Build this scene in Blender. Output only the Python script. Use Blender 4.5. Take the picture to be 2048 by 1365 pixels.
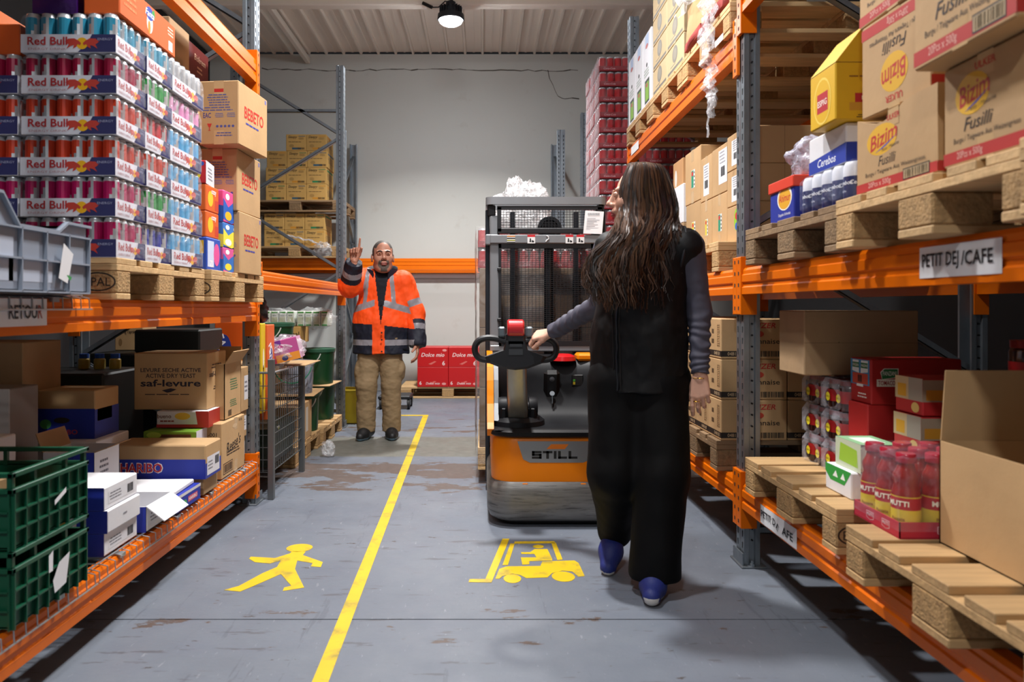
import bpy, math, random
import numpy as np
from mathutils import Vector, Matrix, noise
for _o in list(bpy.data.objects): bpy.data.objects.remove(_o)
SC = bpy.context.scene; COL = SC.collection
R = math.radians; PI = math.pi
random.seed(7)
# ---------------------------------------------------------------- camera, world, exposure
CAMD = bpy.data.cameras.new('camera'); CAM = bpy.data.objects.new('camera', CAMD); COL.objects.link(CAM)
CAM.location = (0, 0, 1.14); CAM.rotation_euler = (R(90), 0, 0)
CAMD.sensor_width = 36; CAMD.lens = 1480 / 2048 * 36
CAMD.shift_x = (1024 - 965) / 2048; CAMD.shift_y = -(682.5 - 614) / 2048
CAMD.clip_start = .05
CAMD.dof.use_dof = True; CAMD.dof.focus_distance = 4.6; CAMD.dof.aperture_fstop = 3.2
SC.camera = CAM
W = bpy.data.worlds.new('world'); SC.world = W; W.use_nodes = True
W.node_tree.nodes['Background'].inputs[0].default_value = (.05, .05, .055, 1)
W.node_tree.nodes['Background'].inputs[1].default_value = .2
SC.view_settings.view_transform = 'Standard'; SC.view_settings.look = 'None'
SC.view_settings.gamma = 1; SC.view_settings.use_curve_mapping = False
SC.view_settings.exposure = -0.12
LAMP_W = 100.0            # watts of a hall lamp
LAMPS = [(-.33, 7.7, 1.2), (-.1, 3.95, .98), (-.35, 2.3, .3), (-.8, -1.7, 1.0)]   # hanging lamps over the aisle: x, y, share of LAMP_W
# ---------------------------------------------------------------- helpers: colour, materials
def lin(h):
    h = h.lstrip('#'); c = [int(h[i:i+2], 16) / 255 for i in (0, 2, 4)]
    return tuple((x / 12.92 if x <= .04045 else ((x + .055) / 1.055) ** 2.4) for x in c) + (1,)
MT = {}
def mat(name, col='#888888', rough=.6, metal=0, var=0, vs=6, stretch=(1, 1, 1), bump=0, bs=60, rnd=0, coat=0, spec=.5, emit=0, dirt=None, ds=3, dth=(.55, .7)):
    if name in MT: return MT[name]
    m = bpy.data.materials.new(name); m.use_nodes = True; nt = m.node_tree; N = nt.nodes; L = nt.links
    b = N['Principled BSDF']; c = lin(col)
    b.inputs['Base Color'].default_value = c; b.inputs['Roughness'].default_value = rough; b.inputs['Metallic'].default_value = metal
    b.inputs['Specular IOR Level'].default_value = spec; b.inputs['Coat Weight'].default_value = coat
    if emit:
        b.inputs['Emission Color'].default_value = c; b.inputs['Emission Strength'].default_value = emit
    m.diffuse_color = c
    out = None
    if var or bump or dirt:
        tc = N.new('ShaderNodeTexCoord'); mp = N.new('ShaderNodeMapping'); mp.inputs['Scale'].default_value = stretch
        L.new(tc.outputs['Object'], mp.inputs['Vector'])
    if var or rnd:
        if var:
            nz = N.new('ShaderNodeTexNoise'); nz.inputs['Scale'].default_value = vs; nz.inputs['Detail'].default_value = 5
            L.new(mp.outputs[0], nz.inputs['Vector'])
            mr = N.new('ShaderNodeMapRange'); mr.inputs[1].default_value = .3; mr.inputs[2].default_value = .7
            mr.inputs[3].default_value = 1 - var; mr.inputs[4].default_value = 1 + var
            L.new(nz.outputs['Fac'], mr.inputs[0]); f = mr.outputs[0]
        if rnd:
            oi = N.new('ShaderNodeObjectInfo'); m2 = N.new('ShaderNodeMapRange'); m2.inputs[3].default_value = 1 - rnd; m2.inputs[4].default_value = 1 + rnd
            L.new(oi.outputs['Random'], m2.inputs[0])
            if var:
                mu = N.new('ShaderNodeMath'); mu.operation = 'MULTIPLY'; L.new(f, mu.inputs[0]); L.new(m2.outputs[0], mu.inputs[1]); f = mu.outputs[0]
            else: f = m2.outputs[0]
        vm = N.new('ShaderNodeVectorMath'); vm.operation = 'SCALE'; vm.inputs[0].default_value = c[:3]; L.new(f, vm.inputs['Scale']); out = vm.outputs[0]
    if dirt:
        nz = N.new('ShaderNodeTexNoise'); nz.inputs['Scale'].default_value = ds; nz.inputs['Detail'].default_value = 8; nz.inputs['Roughness'].default_value = .65
        L.new(mp.outputs[0], nz.inputs['Vector'])
        mr = N.new('ShaderNodeMapRange'); mr.inputs[1].default_value = dth[0]; mr.inputs[2].default_value = dth[1]; L.new(nz.outputs['Fac'], mr.inputs[0])
        mx = N.new('ShaderNodeMix'); mx.data_type = 'RGBA'; L.new(mr.outputs[0], mx.inputs[0])
        if out: L.new(out, mx.inputs[6])
        else: mx.inputs[6].default_value = c
        mx.inputs[7].default_value = lin(dirt); out = mx.outputs[2]
    if out: L.new(out, b.inputs['Base Color'])
    if bump:
        nb = N.new('ShaderNodeTexNoise'); nb.inputs['Scale'].default_value = bs; nb.inputs['Detail'].default_value = 4; L.new(mp.outputs[0], nb.inputs['Vector'])
        bp = N.new('ShaderNodeBump'); bp.inputs['Strength'].default_value = bump; bp.inputs['Distance'].default_value = .01
        L.new(nb.outputs['Fac'], bp.inputs['Height']); L.new(bp.outputs[0], b.inputs['Normal'])
    MT[name] = m; return m
def ink(h, rough=.55):
    return mat('print_' + h.lstrip('#'), h, rough)
def film(name, fac=.25, col='#f4f6fa', rough=.12, bs=14, bump=.9, tint='#ffffff'):
    if name in MT: return MT[name]
    m = bpy.data.materials.new(name); m.use_nodes = True; nt = m.node_tree; N = nt.nodes; L = nt.links
    b = N['Principled BSDF']; b.inputs['Base Color'].default_value = lin(col); b.inputs['Roughness'].default_value = rough; b.inputs['Specular IOR Level'].default_value = .9
    b.inputs['Coat Weight'].default_value = .6; b.inputs['Coat Roughness'].default_value = .08
    t = N.new('ShaderNodeBsdfTransparent'); t.inputs[0].default_value = lin(tint)
    tc = N.new('ShaderNodeTexCoord'); nb = N.new('ShaderNodeTexNoise'); nb.inputs['Scale'].default_value = bs; nb.inputs['Detail'].default_value = 3; nb.inputs['Distortion'].default_value = 1.2
    L.new(tc.outputs['Object'], nb.inputs['Vector'])
    bp = N.new('ShaderNodeBump'); bp.inputs['Strength'].default_value = bump; bp.inputs['Distance'].default_value = .02
    L.new(nb.outputs['Fac'], bp.inputs['Height']); L.new(bp.outputs[0], b.inputs['Normal']); L.new(bp.outputs[0], b.inputs['Coat Normal'])
    mr = N.new('ShaderNodeMapRange'); mr.inputs[1].default_value = .35; mr.inputs[2].default_value = .72; mr.inputs[3].default_value = fac * .45; mr.inputs[4].default_value = min(1, fac * 2.1)
    L.new(nb.outputs['Fac'], mr.inputs[0])
    mx = N.new('ShaderNodeMixShader'); L.new(mr.outputs[0], mx.inputs[0]); L.new(t.outputs[0], mx.inputs[1]); L.new(b.outputs[0], mx.inputs[2])
    L.new(mx.outputs[0], N['Material Output'].inputs['Surface'])
    MT[name] = m; return m
# ---------------------------------------------------------------- helpers: text outlines
_TX = {}
def txt(s, bold=0, shear=0):
    k = (s, bold, shear)
    if k in _TX: return _TX[k]
    c = bpy.data.curves.new('t', 'FONT'); c.body = s; c.size = 1; c.resolution_u = 2; c.shear = shear; c.offset = bold; c.fill_mode = 'FRONT'
    o = bpy.data.objects.new('t', c); COL.objects.link(o)
    dg = bpy.context.evaluated_depsgraph_get(); dg.update()
    me = o.evaluated_get(dg).to_mesh()
    v = np.array([(p.co.x, p.co.y) for p in me.vertices]) if len(me.vertices) else np.zeros((1, 2))
    f = [tuple(p.vertices) for p in me.polygons]
    o.evaluated_get(dg).to_mesh_clear(); bpy.data.objects.remove(o); bpy.data.curves.remove(c)
    lo, hi = v.min(0), v.max(0); v = v - (lo + hi) / 2
    _TX[k] = (v, f, hi - lo); return _TX[k]
# ---------------------------------------------------------------- helpers: mesh building
class G:
    def __init__(s, *mats):
        s.v = []; s.f = []; s.m = []; s.mats = list(mats); s.T = None
    def mi(s, m):
        if isinstance(m, int): return m
        if m not in s.mats: s.mats.append(m)
        return s.mats.index(m)
    def add(s, vs, fs, m=0):
        n = len(s.v); m = s.mi(m)
        if len(fs) > 1 and len(vs) < 60:
            seen = set(); fs = [f for f in fs if not (frozenset(f) in seen or seen.add(frozenset(f)))]
        if s.T is not None: vs = [tuple(s.T @ Vector(p)) for p in vs]
        s.v.extend(tuple(p) for p in vs); s.f.extend(tuple(i + n for i in f) for f in fs); s.m.extend([m] * len(fs)); return s
    def box(s, x0, x1, y0, y1, z0, z1, m=0, c=0):
        if x0 > x1: x0, x1 = x1, x0
        if y0 > y1: y0, y1 = y1, y0
        if z0 > z1: z0, z1 = z1, z0
        if c <= 0:
            return s.add([(x0,y0,z0),(x1,y0,z0),(x1,y1,z0),(x0,y1,z0),(x0,y0,z1),(x1,y0,z1),(x1,y1,z1),(x0,y1,z1)],
                         [(0,3,2,1),(4,5,6,7),(0,1,5,4),(1,2,6,5),(2,3,7,6),(3,0,4,7)], m)
        c = min(c, (x1-x0)*.45, (y1-y0)*.45, (z1-z0)*.45)
        X = (x0, x1); Y = (y0, y1); Z = (z0, z1); v = []; ix = {}
        for i in (0, 1):
            for j in (0, 1):
                for k in (0, 1):
                    dx, dy, dz = (c, -c)[i], (c, -c)[j], (c, -c)[k]
                    for a, p in enumerate(((X[i], Y[j]+dy, Z[k]+dz), (X[i]+dx, Y[j], Z[k]+dz), (X[i]+dx, Y[j]+dy, Z[k]))):
                        ix[(i, j, k, a)] = len(v); v.append(p)
        I = lambda i, j, k, a: ix[(i, j, k, a)]
        f = []
        for i in (0, 1):
            q = [I(i,0,0,0), I(i,1,0,0), I(i,1,1,0), I(i,0,1,0)]; f.append(q if i else q[::-1])
            q = [I(0,i,0,1), I(1,i,0,1), I(1,i,1,1), I(0,i,1,1)]; f.append(q[::-1] if i else q)
            q = [I(0,0,i,2), I(1,0,i,2), I(1,1,i,2), I(0,1,i,2)]; f.append(q if i else q[::-1])
        for a in (0, 1):
            for b in (0, 1):
                q = [I(a,b,0,0), I(a,b,0,1), I(a,b,1,1), I(a,b,1,0)]; f.append(q if (a == b) else q[::-1])
                q = [I(a,0,b,0), I(a,1,b,0), I(a,1,b,2), I(a,0,b,2)]; f.append(q[::-1] if (a != b) else q)
                q = [I(0,a,b,1), I(1,a,b,1), I(1,a,b,2), I(0,a,b,2)]; f.append(q if (a != b) else q[::-1])
        # make the three edge families face outwards
        ctr = Vector(((x0+x1)/2, (y0+y1)/2, (z0+z1)/2)); g = []
        for i in (0, 1):
            for j in (0, 1):
                for k in (0, 1): f.append([I(i,j,k,0), I(i,j,k,1), I(i,j,k,2)])
        for q in f:
            a, b, d = (Vector(v[t]) for t in q[:3]); n = (b - a).cross(d - a); mid = sum((Vector(v[t]) for t in q), Vector()) / len(q)
            g.append(tuple(q) if n.dot(mid - ctr) >= 0 else tuple(q[::-1]))
        return s.add(v, g, m)
    def tube(s, pts, r, n=6, m=0, cap=True, closed=False):
        pts = [Vector(p) for p in pts]; K = len(pts); rr = r if hasattr(r, '__len__') else [r] * K
        vs = []; up = None
        for i, p in enumerate(pts):
            if closed: t = pts[(i + 1) % K] - pts[i - 1]
            else: t = pts[min(i + 1, K - 1)] - pts[max(i - 1, 0)]
            t.normalize()
            if up is None: up = t.orthogonal().normalized()
            up = (up - t * up.dot(t))
            up = up.normalized() if up.length > 1e-6 else t.orthogonal().normalized()
            w = t.cross(up)
            for j in range(n):
                a = 2 * PI * j / n; vs.append(p + (up * math.cos(a) + w * math.sin(a)) * rr[i])
        fs = []
        for i in range(K if closed else K - 1):
            i2 = (i + 1) % K
            for j in range(n):
                j2 = (j + 1) % n; fs.append((i*n + j, i*n + j2, i2*n + j2, i2*n + j))
        if cap and not closed: fs += [tuple(range(n))[::-1], tuple(range((K-1)*n, K*n))]
        return s.add(vs, fs, m)
    def lathe(s, prof, n=16, m=0, c=(0, 0, 0), mm=None):
        K = len(prof); b = len(s.v); vs = []
        for r0, z0 in prof: vs += [(c[0] + r0 * math.cos(2*PI*j/n), c[1] + r0 * math.sin(2*PI*j/n), c[2] + z0) for j in range(n)]
        if s.T is not None: vs = [tuple(s.T @ Vector(p)) for p in vs]
        s.v += vs
        for i in range(K - 1):
            mi = s.mi(mm[i] if mm else m)
            for j in range(n):
                j2 = (j+1) % n; s.f.append((b+i*n+j, b+i*n+j2, b+(i+1)*n+j2, b+(i+1)*n+j)); s.m.append(mi)
        return s
    def prism(s, poly, a0, a1, m=0, axis='z'):
        P = {'z': lambda u, v, w: (u, v, w), 'y': lambda u, v, w: (u, w, v), 'x': lambda u, v, w: (w, u, v)}[axis]
        n = len(poly); vs = [P(u, v, a0) for u, v in poly] + [P(u, v, a1) for u, v in poly]
        fs = [tuple(range(n))[::-1], tuple(range(n, 2*n))] + [(i, (i+1) % n, n + (i+1) % n, n + i) for i in range(n)]
        area = sum(poly[i][0]*poly[(i+1) % n][1] - poly[(i+1) % n][0]*poly[i][1] for i in range(n))
        flip = (area < 0) ^ (axis == 'y') ^ (a1 < a0)
        return s.add(vs, [f[::-1] for f in fs] if flip else fs, m)
    def obj(s, name, parent=None, loc=None, rz=0, smooth=False, ang=35, kind=None, label=None):
        me = bpy.data.meshes.new(name); me.from_pydata(s.v, [], s.f)
        for m in s.mats: me.materials.append(m)
        if len(s.mats) > 1: me.polygons.foreach_set('material_index', s.m)
        if smooth:
            me.polygons.foreach_set('use_smooth', [True] * len(s.f)); me.set_sharp_from_angle(angle=R(ang))
        me.update(); return link(name, me, parent, loc, rz, kind, label)
def link(name, me, parent=None, loc=None, rz=0, kind=None, label=None):
    o = bpy.data.objects.new(name, me); COL.objects.link(o); o.parent = parent
    if loc: o.location = loc
    if rz: o.rotation_euler[2] = rz
    if kind: o['kind'] = kind
    if label: o['label'] = label
    return o
def tag(o, label, cat, group=None):
    o['label'] = label; o['category'] = cat
    if group: o['group'] = group
    return o
def thing(name, label, cat, loc=(0, 0, 0), rz=0, group=None):
    o = bpy.data.objects.new(name, None); COL.objects.link(o); o.empty_display_size = .1
    o.location = loc; o.rotation_euler[2] = rz
    return tag(o, label, cat, group)
def dup(root, label, loc, rz=0, group=None):
    kids = {}
    for c in root.children: kids[c] = list(c.children)
    r = root.copy(); COL.objects.link(r); r.location = loc; r.rotation_euler = (0, 0, rz); r['label'] = label
    if group: r['group'] = group
    for c, gs in kids.items():
        d = c.copy(); COL.objects.link(d); d.parent = r
        for g in gs:
            e = g.copy(); COL.objects.link(e); e.parent = d
    return r
# local frames on the faces of a box w x d x h standing on its base centre: (u, v) in metres from the face's lower left corner as one looks at it
def frame(face, w, d, h):
    return {'front': lambda u, v, o: (-w/2 + u, -d/2 - o, v), 'back': lambda u, v, o: (w/2 - u, d/2 + o, v),
            'left': lambda u, v, o: (-w/2 - o, d/2 - u, v), 'right': lambda u, v, o: (w/2 + o, -d/2 + u, v),
            'top': lambda u, v, o: (-w/2 + u, -d/2 + v, h + o)}[face], (w if face in ('front', 'back', 'top') else d), (d if face == 'top' else h)
ELL = [(math.cos(2*PI*i/20), math.sin(2*PI*i/20)) for i in range(20)]
def flat(g, fr, pts, m, off=.0012):
    g.add([fr(u, v, off * .32) for u, v in pts], [tuple(range(len(pts)))], m)
def word(g, fr, s, u, v, hgt, m, off=.0024, bold=0, shear=0, rot=0, wid=None):
    V, F, sz = txt(s, bold * .45, shear)
    k = hgt / .72; kx = k if wid is None else wid / max(sz[0], 1e-6)
    c, si = math.cos(rot), math.sin(rot)
    g.add([fr(u + (x*kx)*c - (y*k)*si, v + (x*kx)*si + (y*k)*c, off * .32) for x, y in V], F, m)
def deco(g, w, d, h, items, stick=None):
    """items, with u, v, sizes as fractions of the face: r=patch e=ellipse t=text b=bar code p=polygon l=fake small print; s=sticker goes to the mesh stick"""
    for it in items:
        k, face = it[0], it[1]; fr, fw, fh = frame(face, w, d, h)
        if k == 'r':
            _, _, u0, u1, v0, v1, col = it[:7]; o = it[7] if len(it) > 7 else .0012
            flat(g, fr, [(u0*fw, v0*fh), (u1*fw, v0*fh), (u1*fw, v1*fh), (u0*fw, v1*fh)], ink(col), o)
        elif k == 's':
            _, _, u0, u1, v0, v1, col = it[:7]
            flat(stick, fr, [(u0*fw, v0*fh), (u1*fw, v0*fh), (u1*fw, v1*fh), (u0*fw, v1*fh)], ink(col), .0016)
        elif k == 'e':
            _, _, u, v, ru, rv, col = it[:7]; o = it[7] if len(it) > 7 else .0016
            flat(g, fr, [(u*fw + a*ru*fw, v*fh + b*rv*fh) for a, b in ELL], ink(col), o)
        elif k == 'p':
            _, _, pts, col = it[:4]; o = it[4] if len(it) > 4 else .0016
            flat(g, fr, [(u*fw, v*fh) for u, v in pts], ink(col), o)
        elif k == 't':
            _, _, s, u, v, hh, col = it[:7]; kw = it[7] if len(it) > 7 else {}
            kw = dict(kw)
            if 'wid' in kw: kw['wid'] *= fw
            word(g, fr, s, u*fw, v*fh, hh*fh, ink(col), **kw)
        elif k == 'b':
            _, _, u0, u1, v0, v1 = it[:6]; col = ink(it[6] if len(it) > 6 else '#15151a'); rr = random.Random(3); u = u0
            while u < u1:
                wv = (u1 - u0) * rr.choice((.02, .035, .05)); e = min(u + wv, u1)
                flat(g, fr, [(u*fw, v0*fh), (e*fw, v0*fh), (e*fw, v1*fh), (u*fw, v1*fh)], col, .003); u = e + (u1 - u0) * rr.choice((.02, .04))
        elif k == 'l':      # lines of print too small to read
            _, _, u0, u1, v0, v1, n, col = it[:8]; rr = random.Random(5)
            for i in range(n):
                vv = v1 - (v1 - v0) * (i + .5) / n; hh = (v1 - v0) / n * .22; u = u0 + (u1-u0)*rr.uniform(0, .1); ue = u1 - (u1-u0)*rr.uniform(0, .25)
                while u < ue:
                    e = min(u + (u1 - u0) * rr.uniform(.06, .2), ue)
                    flat(g, fr, [(u*fw, (vv-hh)*fh), (e*fw, (vv-hh)*fh), (e*fw, (vv+hh)*fh), (u*fw, (vv+hh)*fh)], ink(col), .0022); u = e + (u1-u0)*.025
CARD = mat('cardboard', '#b9966a', .75, var=.06, vs=5, rnd=.07, bump=.12, bs=25)
CARDD = mat('cardboard_grey_brown', '#a98a66', .8, var=.08, vs=6, rnd=.06, bump=.15, bs=25)
WHITEC = mat('white_board', '#dcdce0', .6, var=.03, vs=5, rnd=.03, bump=.06)
TAPE = mat('packing_tape', '#c8a77c', .22, spec=.7)
PAPER = mat('paper', '#e2e2e4', .6, var=.02)
KEYS = {}
def carton(name, label, x0, x1, y0, y1, z0, z1, m=None, items=(), cat='box', rz=0, group=None, key=None, tape=None, seam=True, c=.004, lid=None, crush=0):
    w, d, h = x1 - x0, y1 - y0, z1 - z0; loc = ((x0+x1)/2, (y0+y1)/2, z0)
    if key and key in KEYS: return dup(KEYS[key], label, loc, rz, group)
    m = m or CARD; t = thing(name, label, cat, loc, rz, group)
    g = G(m)
    if crush:
        crushed(g, w, d, h, crush)
    else: g.box(-w/2, w/2, -d/2, d/2, 0, h, 0, c)
    if seam and not crush:      # the slit between the flaps
        dk = ink('#4a3a28'); al = 'x' if w > d else 'y'
        if al == 'x': g.add([(-w/2+c, -.001, h+.0006), (w/2-c, -.001, h+.0006), (w/2-c, .001, h+.0006), (-w/2+c, .001, h+.0006)], [(0,1,2,3)], dk)
        else: g.add([(-.001, -d/2+c, h+.0006), (.001, -d/2+c, h+.0006), (.001, d/2-c, h+.0006), (-.001, d/2-c, h+.0006)], [(0,1,2,3)], dk)
    g.obj('body', t)
    pg, sg = G(), G()
    deco(pg, w, d, h, items, sg)
    if pg.f: pg.obj('printing', t, kind='stuff')
    if sg.f: sg.obj('label', t)
    if tape:
        for face, u, wd in tape:
            fr, fw, fh = frame(face, w, d, h)
            for v0, v1 in ((.0, .22), (.78, 1)): tg = G(TAPE); flat(tg, fr, [((u*fw)-wd/2, v0*fh), ((u*fw)+wd/2, v0*fh), ((u*fw)+wd/2, v1*fh), ((u*fw)-wd/2, v1*fh)], 0, .0009); tg.obj('tape', t)
            tg = G(TAPE); tt, _, _ = frame('top', w, d, h); s = wd/2
            if face in ('front', 'back'): flat(tg, tt, [(u*w-s, 0), (u*w+s, 0), (u*w+s, d), (u*w-s, d)], 0, .0012)
            else: flat(tg, tt, [(0, d*u-s), (w, d*u-s), (w, d*u+s), (0, d*u+s)], 0, .0012)
            tg.obj('tape', t)
    if lid:     # a lid of another colour over the top: (height, material, overlap)
        lh, lm, ov = lid; lg = G(lm); lg.box(-w/2-ov, w/2+ov, -d/2-ov, d/2+ov, h-lh, h+ov, 0, .003); lg.obj('lid', t)
    if key: KEYS[key] = t
    return t
def crushed(g, w, d, h, amp, n=8, top=None, seed=0):
    """a box of small quads whose faces bulge and buckle; top(u, v) lowers the top"""
    idx = {}
    def V(i, j, k):
        if (i, j, k) not in idx:
            u, v, t = i/n, j/n, k/n; hh = h * (top(u, v) if top else 1)
            p = Vector((-w/2 + w*u, -d/2 + d*v, hh*t)); q = p * 6 + Vector((seed, seed*2.3, 0))
            e = math.sin(PI*u)*math.sin(PI*t) if j in (0, n) else (math.sin(PI*v)*math.sin(PI*t) if i in (0, n) else math.sin(PI*u)*math.sin(PI*v))
            dd = noise.noise_vector(q) * amp
            if k == 0: dd.z = 0
            p = p + dd + Vector(((u-.5)*(i in (0, n)), (v-.5)*(j in (0, n)), 0)) * (2*amp*e)
            idx[(i, j, k)] = len(vs); vs.append(p)
        return idx[(i, j, k)]
    vs = []; fs = []
    for a in range(n):
        for b in range(n):
            fs += [(V(a,0,b), V(a+1,0,b), V(a+1,0,b+1), V(a,0,b+1)), (V(a+1,n,b), V(a,n,b), V(a,n,b+1), V(a+1,n,b+1)),
                   (V(0,a+1,b), V(0,a,b), V(0,a,b+1), V(0,a+1,b+1)), (V(n,a,b), V(n,a+1,b), V(n,a+1,b+1), V(n,a,b+1)),
                   (V(a,b,n), V(a+1,b,n), V(a+1,b+1,n), V(a,b+1,n)), (V(a,b+1,0), V(a+1,b+1,0), V(a+1,b,0), V(a,b,0))]
    g.add(vs, fs)
NTH = ['lowest', 'second', 'third', 'fourth', 'fifth', 'sixth', 'seventh', 'eighth', 'ninth', 'tenth', 'eleventh', 'twelfth', 'thirteenth', 'fourteenth', 'fifteenth']
# ================================================================ the hall
def structure(name, g, **k):
    o = g.obj(name, **k); o['kind'] = 'structure'; return o
YW = 10.04; ZC = 4.57; XW = 3.7; YB = -4.0
def floor_material():
    m = bpy.data.materials.new('painted_floor'); m.use_nodes = True; nt = m.node_tree; N = nt.nodes; L = nt.links; b = N['Principled BSDF']
    def node(t, **k):
        n = N.new(t)
        for a, v in k.items(): setattr(n, a, v)
        return n
    tc = node('ShaderNodeTexCoord'); sx = node('ShaderNodeSeparateXYZ'); L.new(tc.outputs['Object'], sx.inputs[0])
    def noise_(sc, det, st=(1, 1, 1), ro=.6):
        mp = node('ShaderNodeMapping'); mp.inputs['Scale'].default_value = st; L.new(tc.outputs['Object'], mp.inputs[0])
        n = node('ShaderNodeTexNoise'); n.inputs['Scale'].default_value = sc; n.inputs['Detail'].default_value = det; n.inputs['Roughness'].default_value = ro; L.new(mp.outputs[0], n.inputs['Vector']); return n.outputs['Fac']
    def math_(op, a, c):
        n = node('ShaderNodeMath', operation=op)
        for i, q in enumerate((a, c)):
            if isinstance(q, (int, float)): n.inputs[i].default_value = q
            else: L.new(q, n.inputs[i])
        return n.outputs[0]
    def ramp(src, stops):
        n = node('ShaderNodeValToRGB'); e = n.color_ramp.elements
        while len(e) < len(stops): e.new(.5)
        for i, (p, v) in enumerate(stops): e[i].position = p; e[i].color = (v, v, v, 1) if not isinstance(v, tuple) else v
        L.new(src, n.inputs[0]); return n.outputs[0]
    def mix(f, a, c):
        n = node('ShaderNodeMix', data_type='RGBA')
        for i, q in ((0, f), (6, a), (7, c)):
            if isinstance(q, (int, float)): n.inputs[i].default_value = q
            elif isinstance(q, tuple): n.inputs[i].default_value = q
            else: L.new(q, n.inputs[i])
        return n.outputs[2]
    dist = math_('DIVIDE', sx.outputs[1], 12.0)
    paint = mix(ramp(noise_(1.1, 6), [(.3, 0), (.7, 1)]), lin('#5f6672'), lin('#70767f'))
    paint = mix(ramp(noise_(7, 6), [(.45, 0), (.75, .35)]), paint, lin('#646a78'))
    # pale dust and hairline scuffs
    paint = mix(ramp(noise_(60, 3, (1, .25, 1)), [(.66, 0), (.72, .5)]), paint, lin('#93979f'))
    # rubbed-through paint: where wheels turn and along the joints
    band = ramp(dist, [(.0, .0), (.20, .02), (.225, .13), (.25, .02), (.36, .0), (.39, .20), (.405, .16), (.415, .24), (.445, .30), (.455, .08), (.55, .1), (.572, .17), (.62, .1), (.66, .05), (.8, .02)])
    n1 = noise_(2.6, 9, (1, 2.4, 1), .68)
    peel = ramp(math_('ADD', n1, band), [(.70, 0), (.715, 1)])
    brown = mix(noise_(25, 4), lin('#4a403c'), lin('#655852'))
    scr = ramp(noise_(14, 4, (.22, 1.5, 1), .7), [(.62, 0), (.64, .6)]); paint = mix(scr, paint, lin('#4e4c50'))
    scr2 = ramp(noise_(10, 4, (1.4, .16, 1), .7), [(.63, 0), (.66, .4)]); paint = mix(scr2, paint, lin('#50545f'))
    col = mix(peel, paint, brown)
    chips = ramp(noise_(9, 6, (.6, 1.6, 1), .7), [(.655, 0), (.668, 1)])
    col = mix(chips, col, lin('#443d3b'))
    # strip of bare old concrete across the aisle
    wob = math_('ADD', dist, math_('MULTIPLY', noise_(5, 5), .012))
    strip = ramp(wob, [(.4745, 0), (.4765, 1), (.545, 1), (.5475, 0)])
    conc = mix(noise_(14, 8), lin('#52524c'), lin('#7b7b74'))
    col = mix(strip, col, conc)
    L.new(col, b.inputs['Base Color'])
    rg = ramp(noise_(4, 5), [(.3, .38), (.7, .6)]); L.new(rg, b.inputs['Roughness']); b.inputs['Specular IOR Level'].default_value = .4
    bp = node('ShaderNodeBump'); bp.inputs['Strength'].default_value = .25; bp.inputs['Distance'].default_value = .004
    L.new(math_('SUBTRACT', noise_(30, 4), math_('MULTIPLY', peel, .6)), bp.inputs['Height']); L.new(bp.outputs[0], b.inputs['Normal'])
    return m
FLOOR = floor_material()
g = G(FLOOR)
for a, b_ in ((YB, 2.693), (2.7, YW)): g.box(-XW, XW, a, b_, -.12, 0)
g.box(-XW, XW, 2.693, 2.7, -.12, -.008, mat('joint_dirt', '#3a3632', .9))
floor = structure('floor', g)
WALL = mat('plaster_wall', '#cfd2cd', .8, var=.025, vs=1.2, bump=.08, bs=9, dirt='#b4ada2', ds=2.2, dth=(.6, .9))
wallb = structure('wall_back', G(WALL).box(-XW, XW, YW, YW + .2, 0, ZC))
def crack(pts, wd):
    g = G(mat('crack_shadow', '#4d463c', .9)); rr = random.Random(2); q = []
    for (x0, z0), (x1, z1) in zip(pts, pts[1:]):
        n = max(2, int(math.hypot(x1-x0, z1-z0) / .09))
        for i in range(n): q.append((x0 + (x1-x0)*i/n + rr.uniform(-.006, .006), z0 + (z1-z0)*i/n + rr.uniform(-.012, .012)))
    for (x0, z0), (x1, z1) in zip(q, q[1:]):
        w = wd * rr.uniform(.5, 1.3); h = abs(z1 - z0) > abs(x1 - x0); dx, dz = (w, 0) if h else (0, w)
        g.add([(x0-dx, YW-.0012, z0-dz), (x1-dx, YW-.0012, z1-dz), (x1+dx, YW-.0012, z1+dz), (x0+dx, YW-.0012, z0+dz)], [(0, 1, 2, 3)])
    g.obj('crack', wallb)
crack([(-3.0, 4.37), (-2.0, 4.35), (-.6, 4.36), (.9, 4.345), (1.4, 4.35)], .006)
crack([(.88, 4.345), (.95, 4.15), (1.02, 4.0), (1.12, 3.965), (1.4, 3.96)], .006)
crack([(.95, 2.9), (.9, 2.4), (1.1, 2.1)], .004)
SIDEW = mat('shaded_side_wall', '#262628', .7, var=.05, vs=2)  # near-black colour stands in for the shade behind the racks
structure('wall_left', G(SIDEW).box(-XW - .2, -XW, YB, YW, 0, ZC))
structure('wall_right', G(SIDEW).box(XW, XW + .2, YB, YW, 0, ZC))
structure('wall_front', G(WALL).box(-XW, XW, YB - .2, YB, 0, ZC))
structure('baseboard_back', G(mat('skirting_board', '#b9bdbd', .6)).box(-XW, XW, YW - .012, YW, 0, .09, 0, .003))
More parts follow.
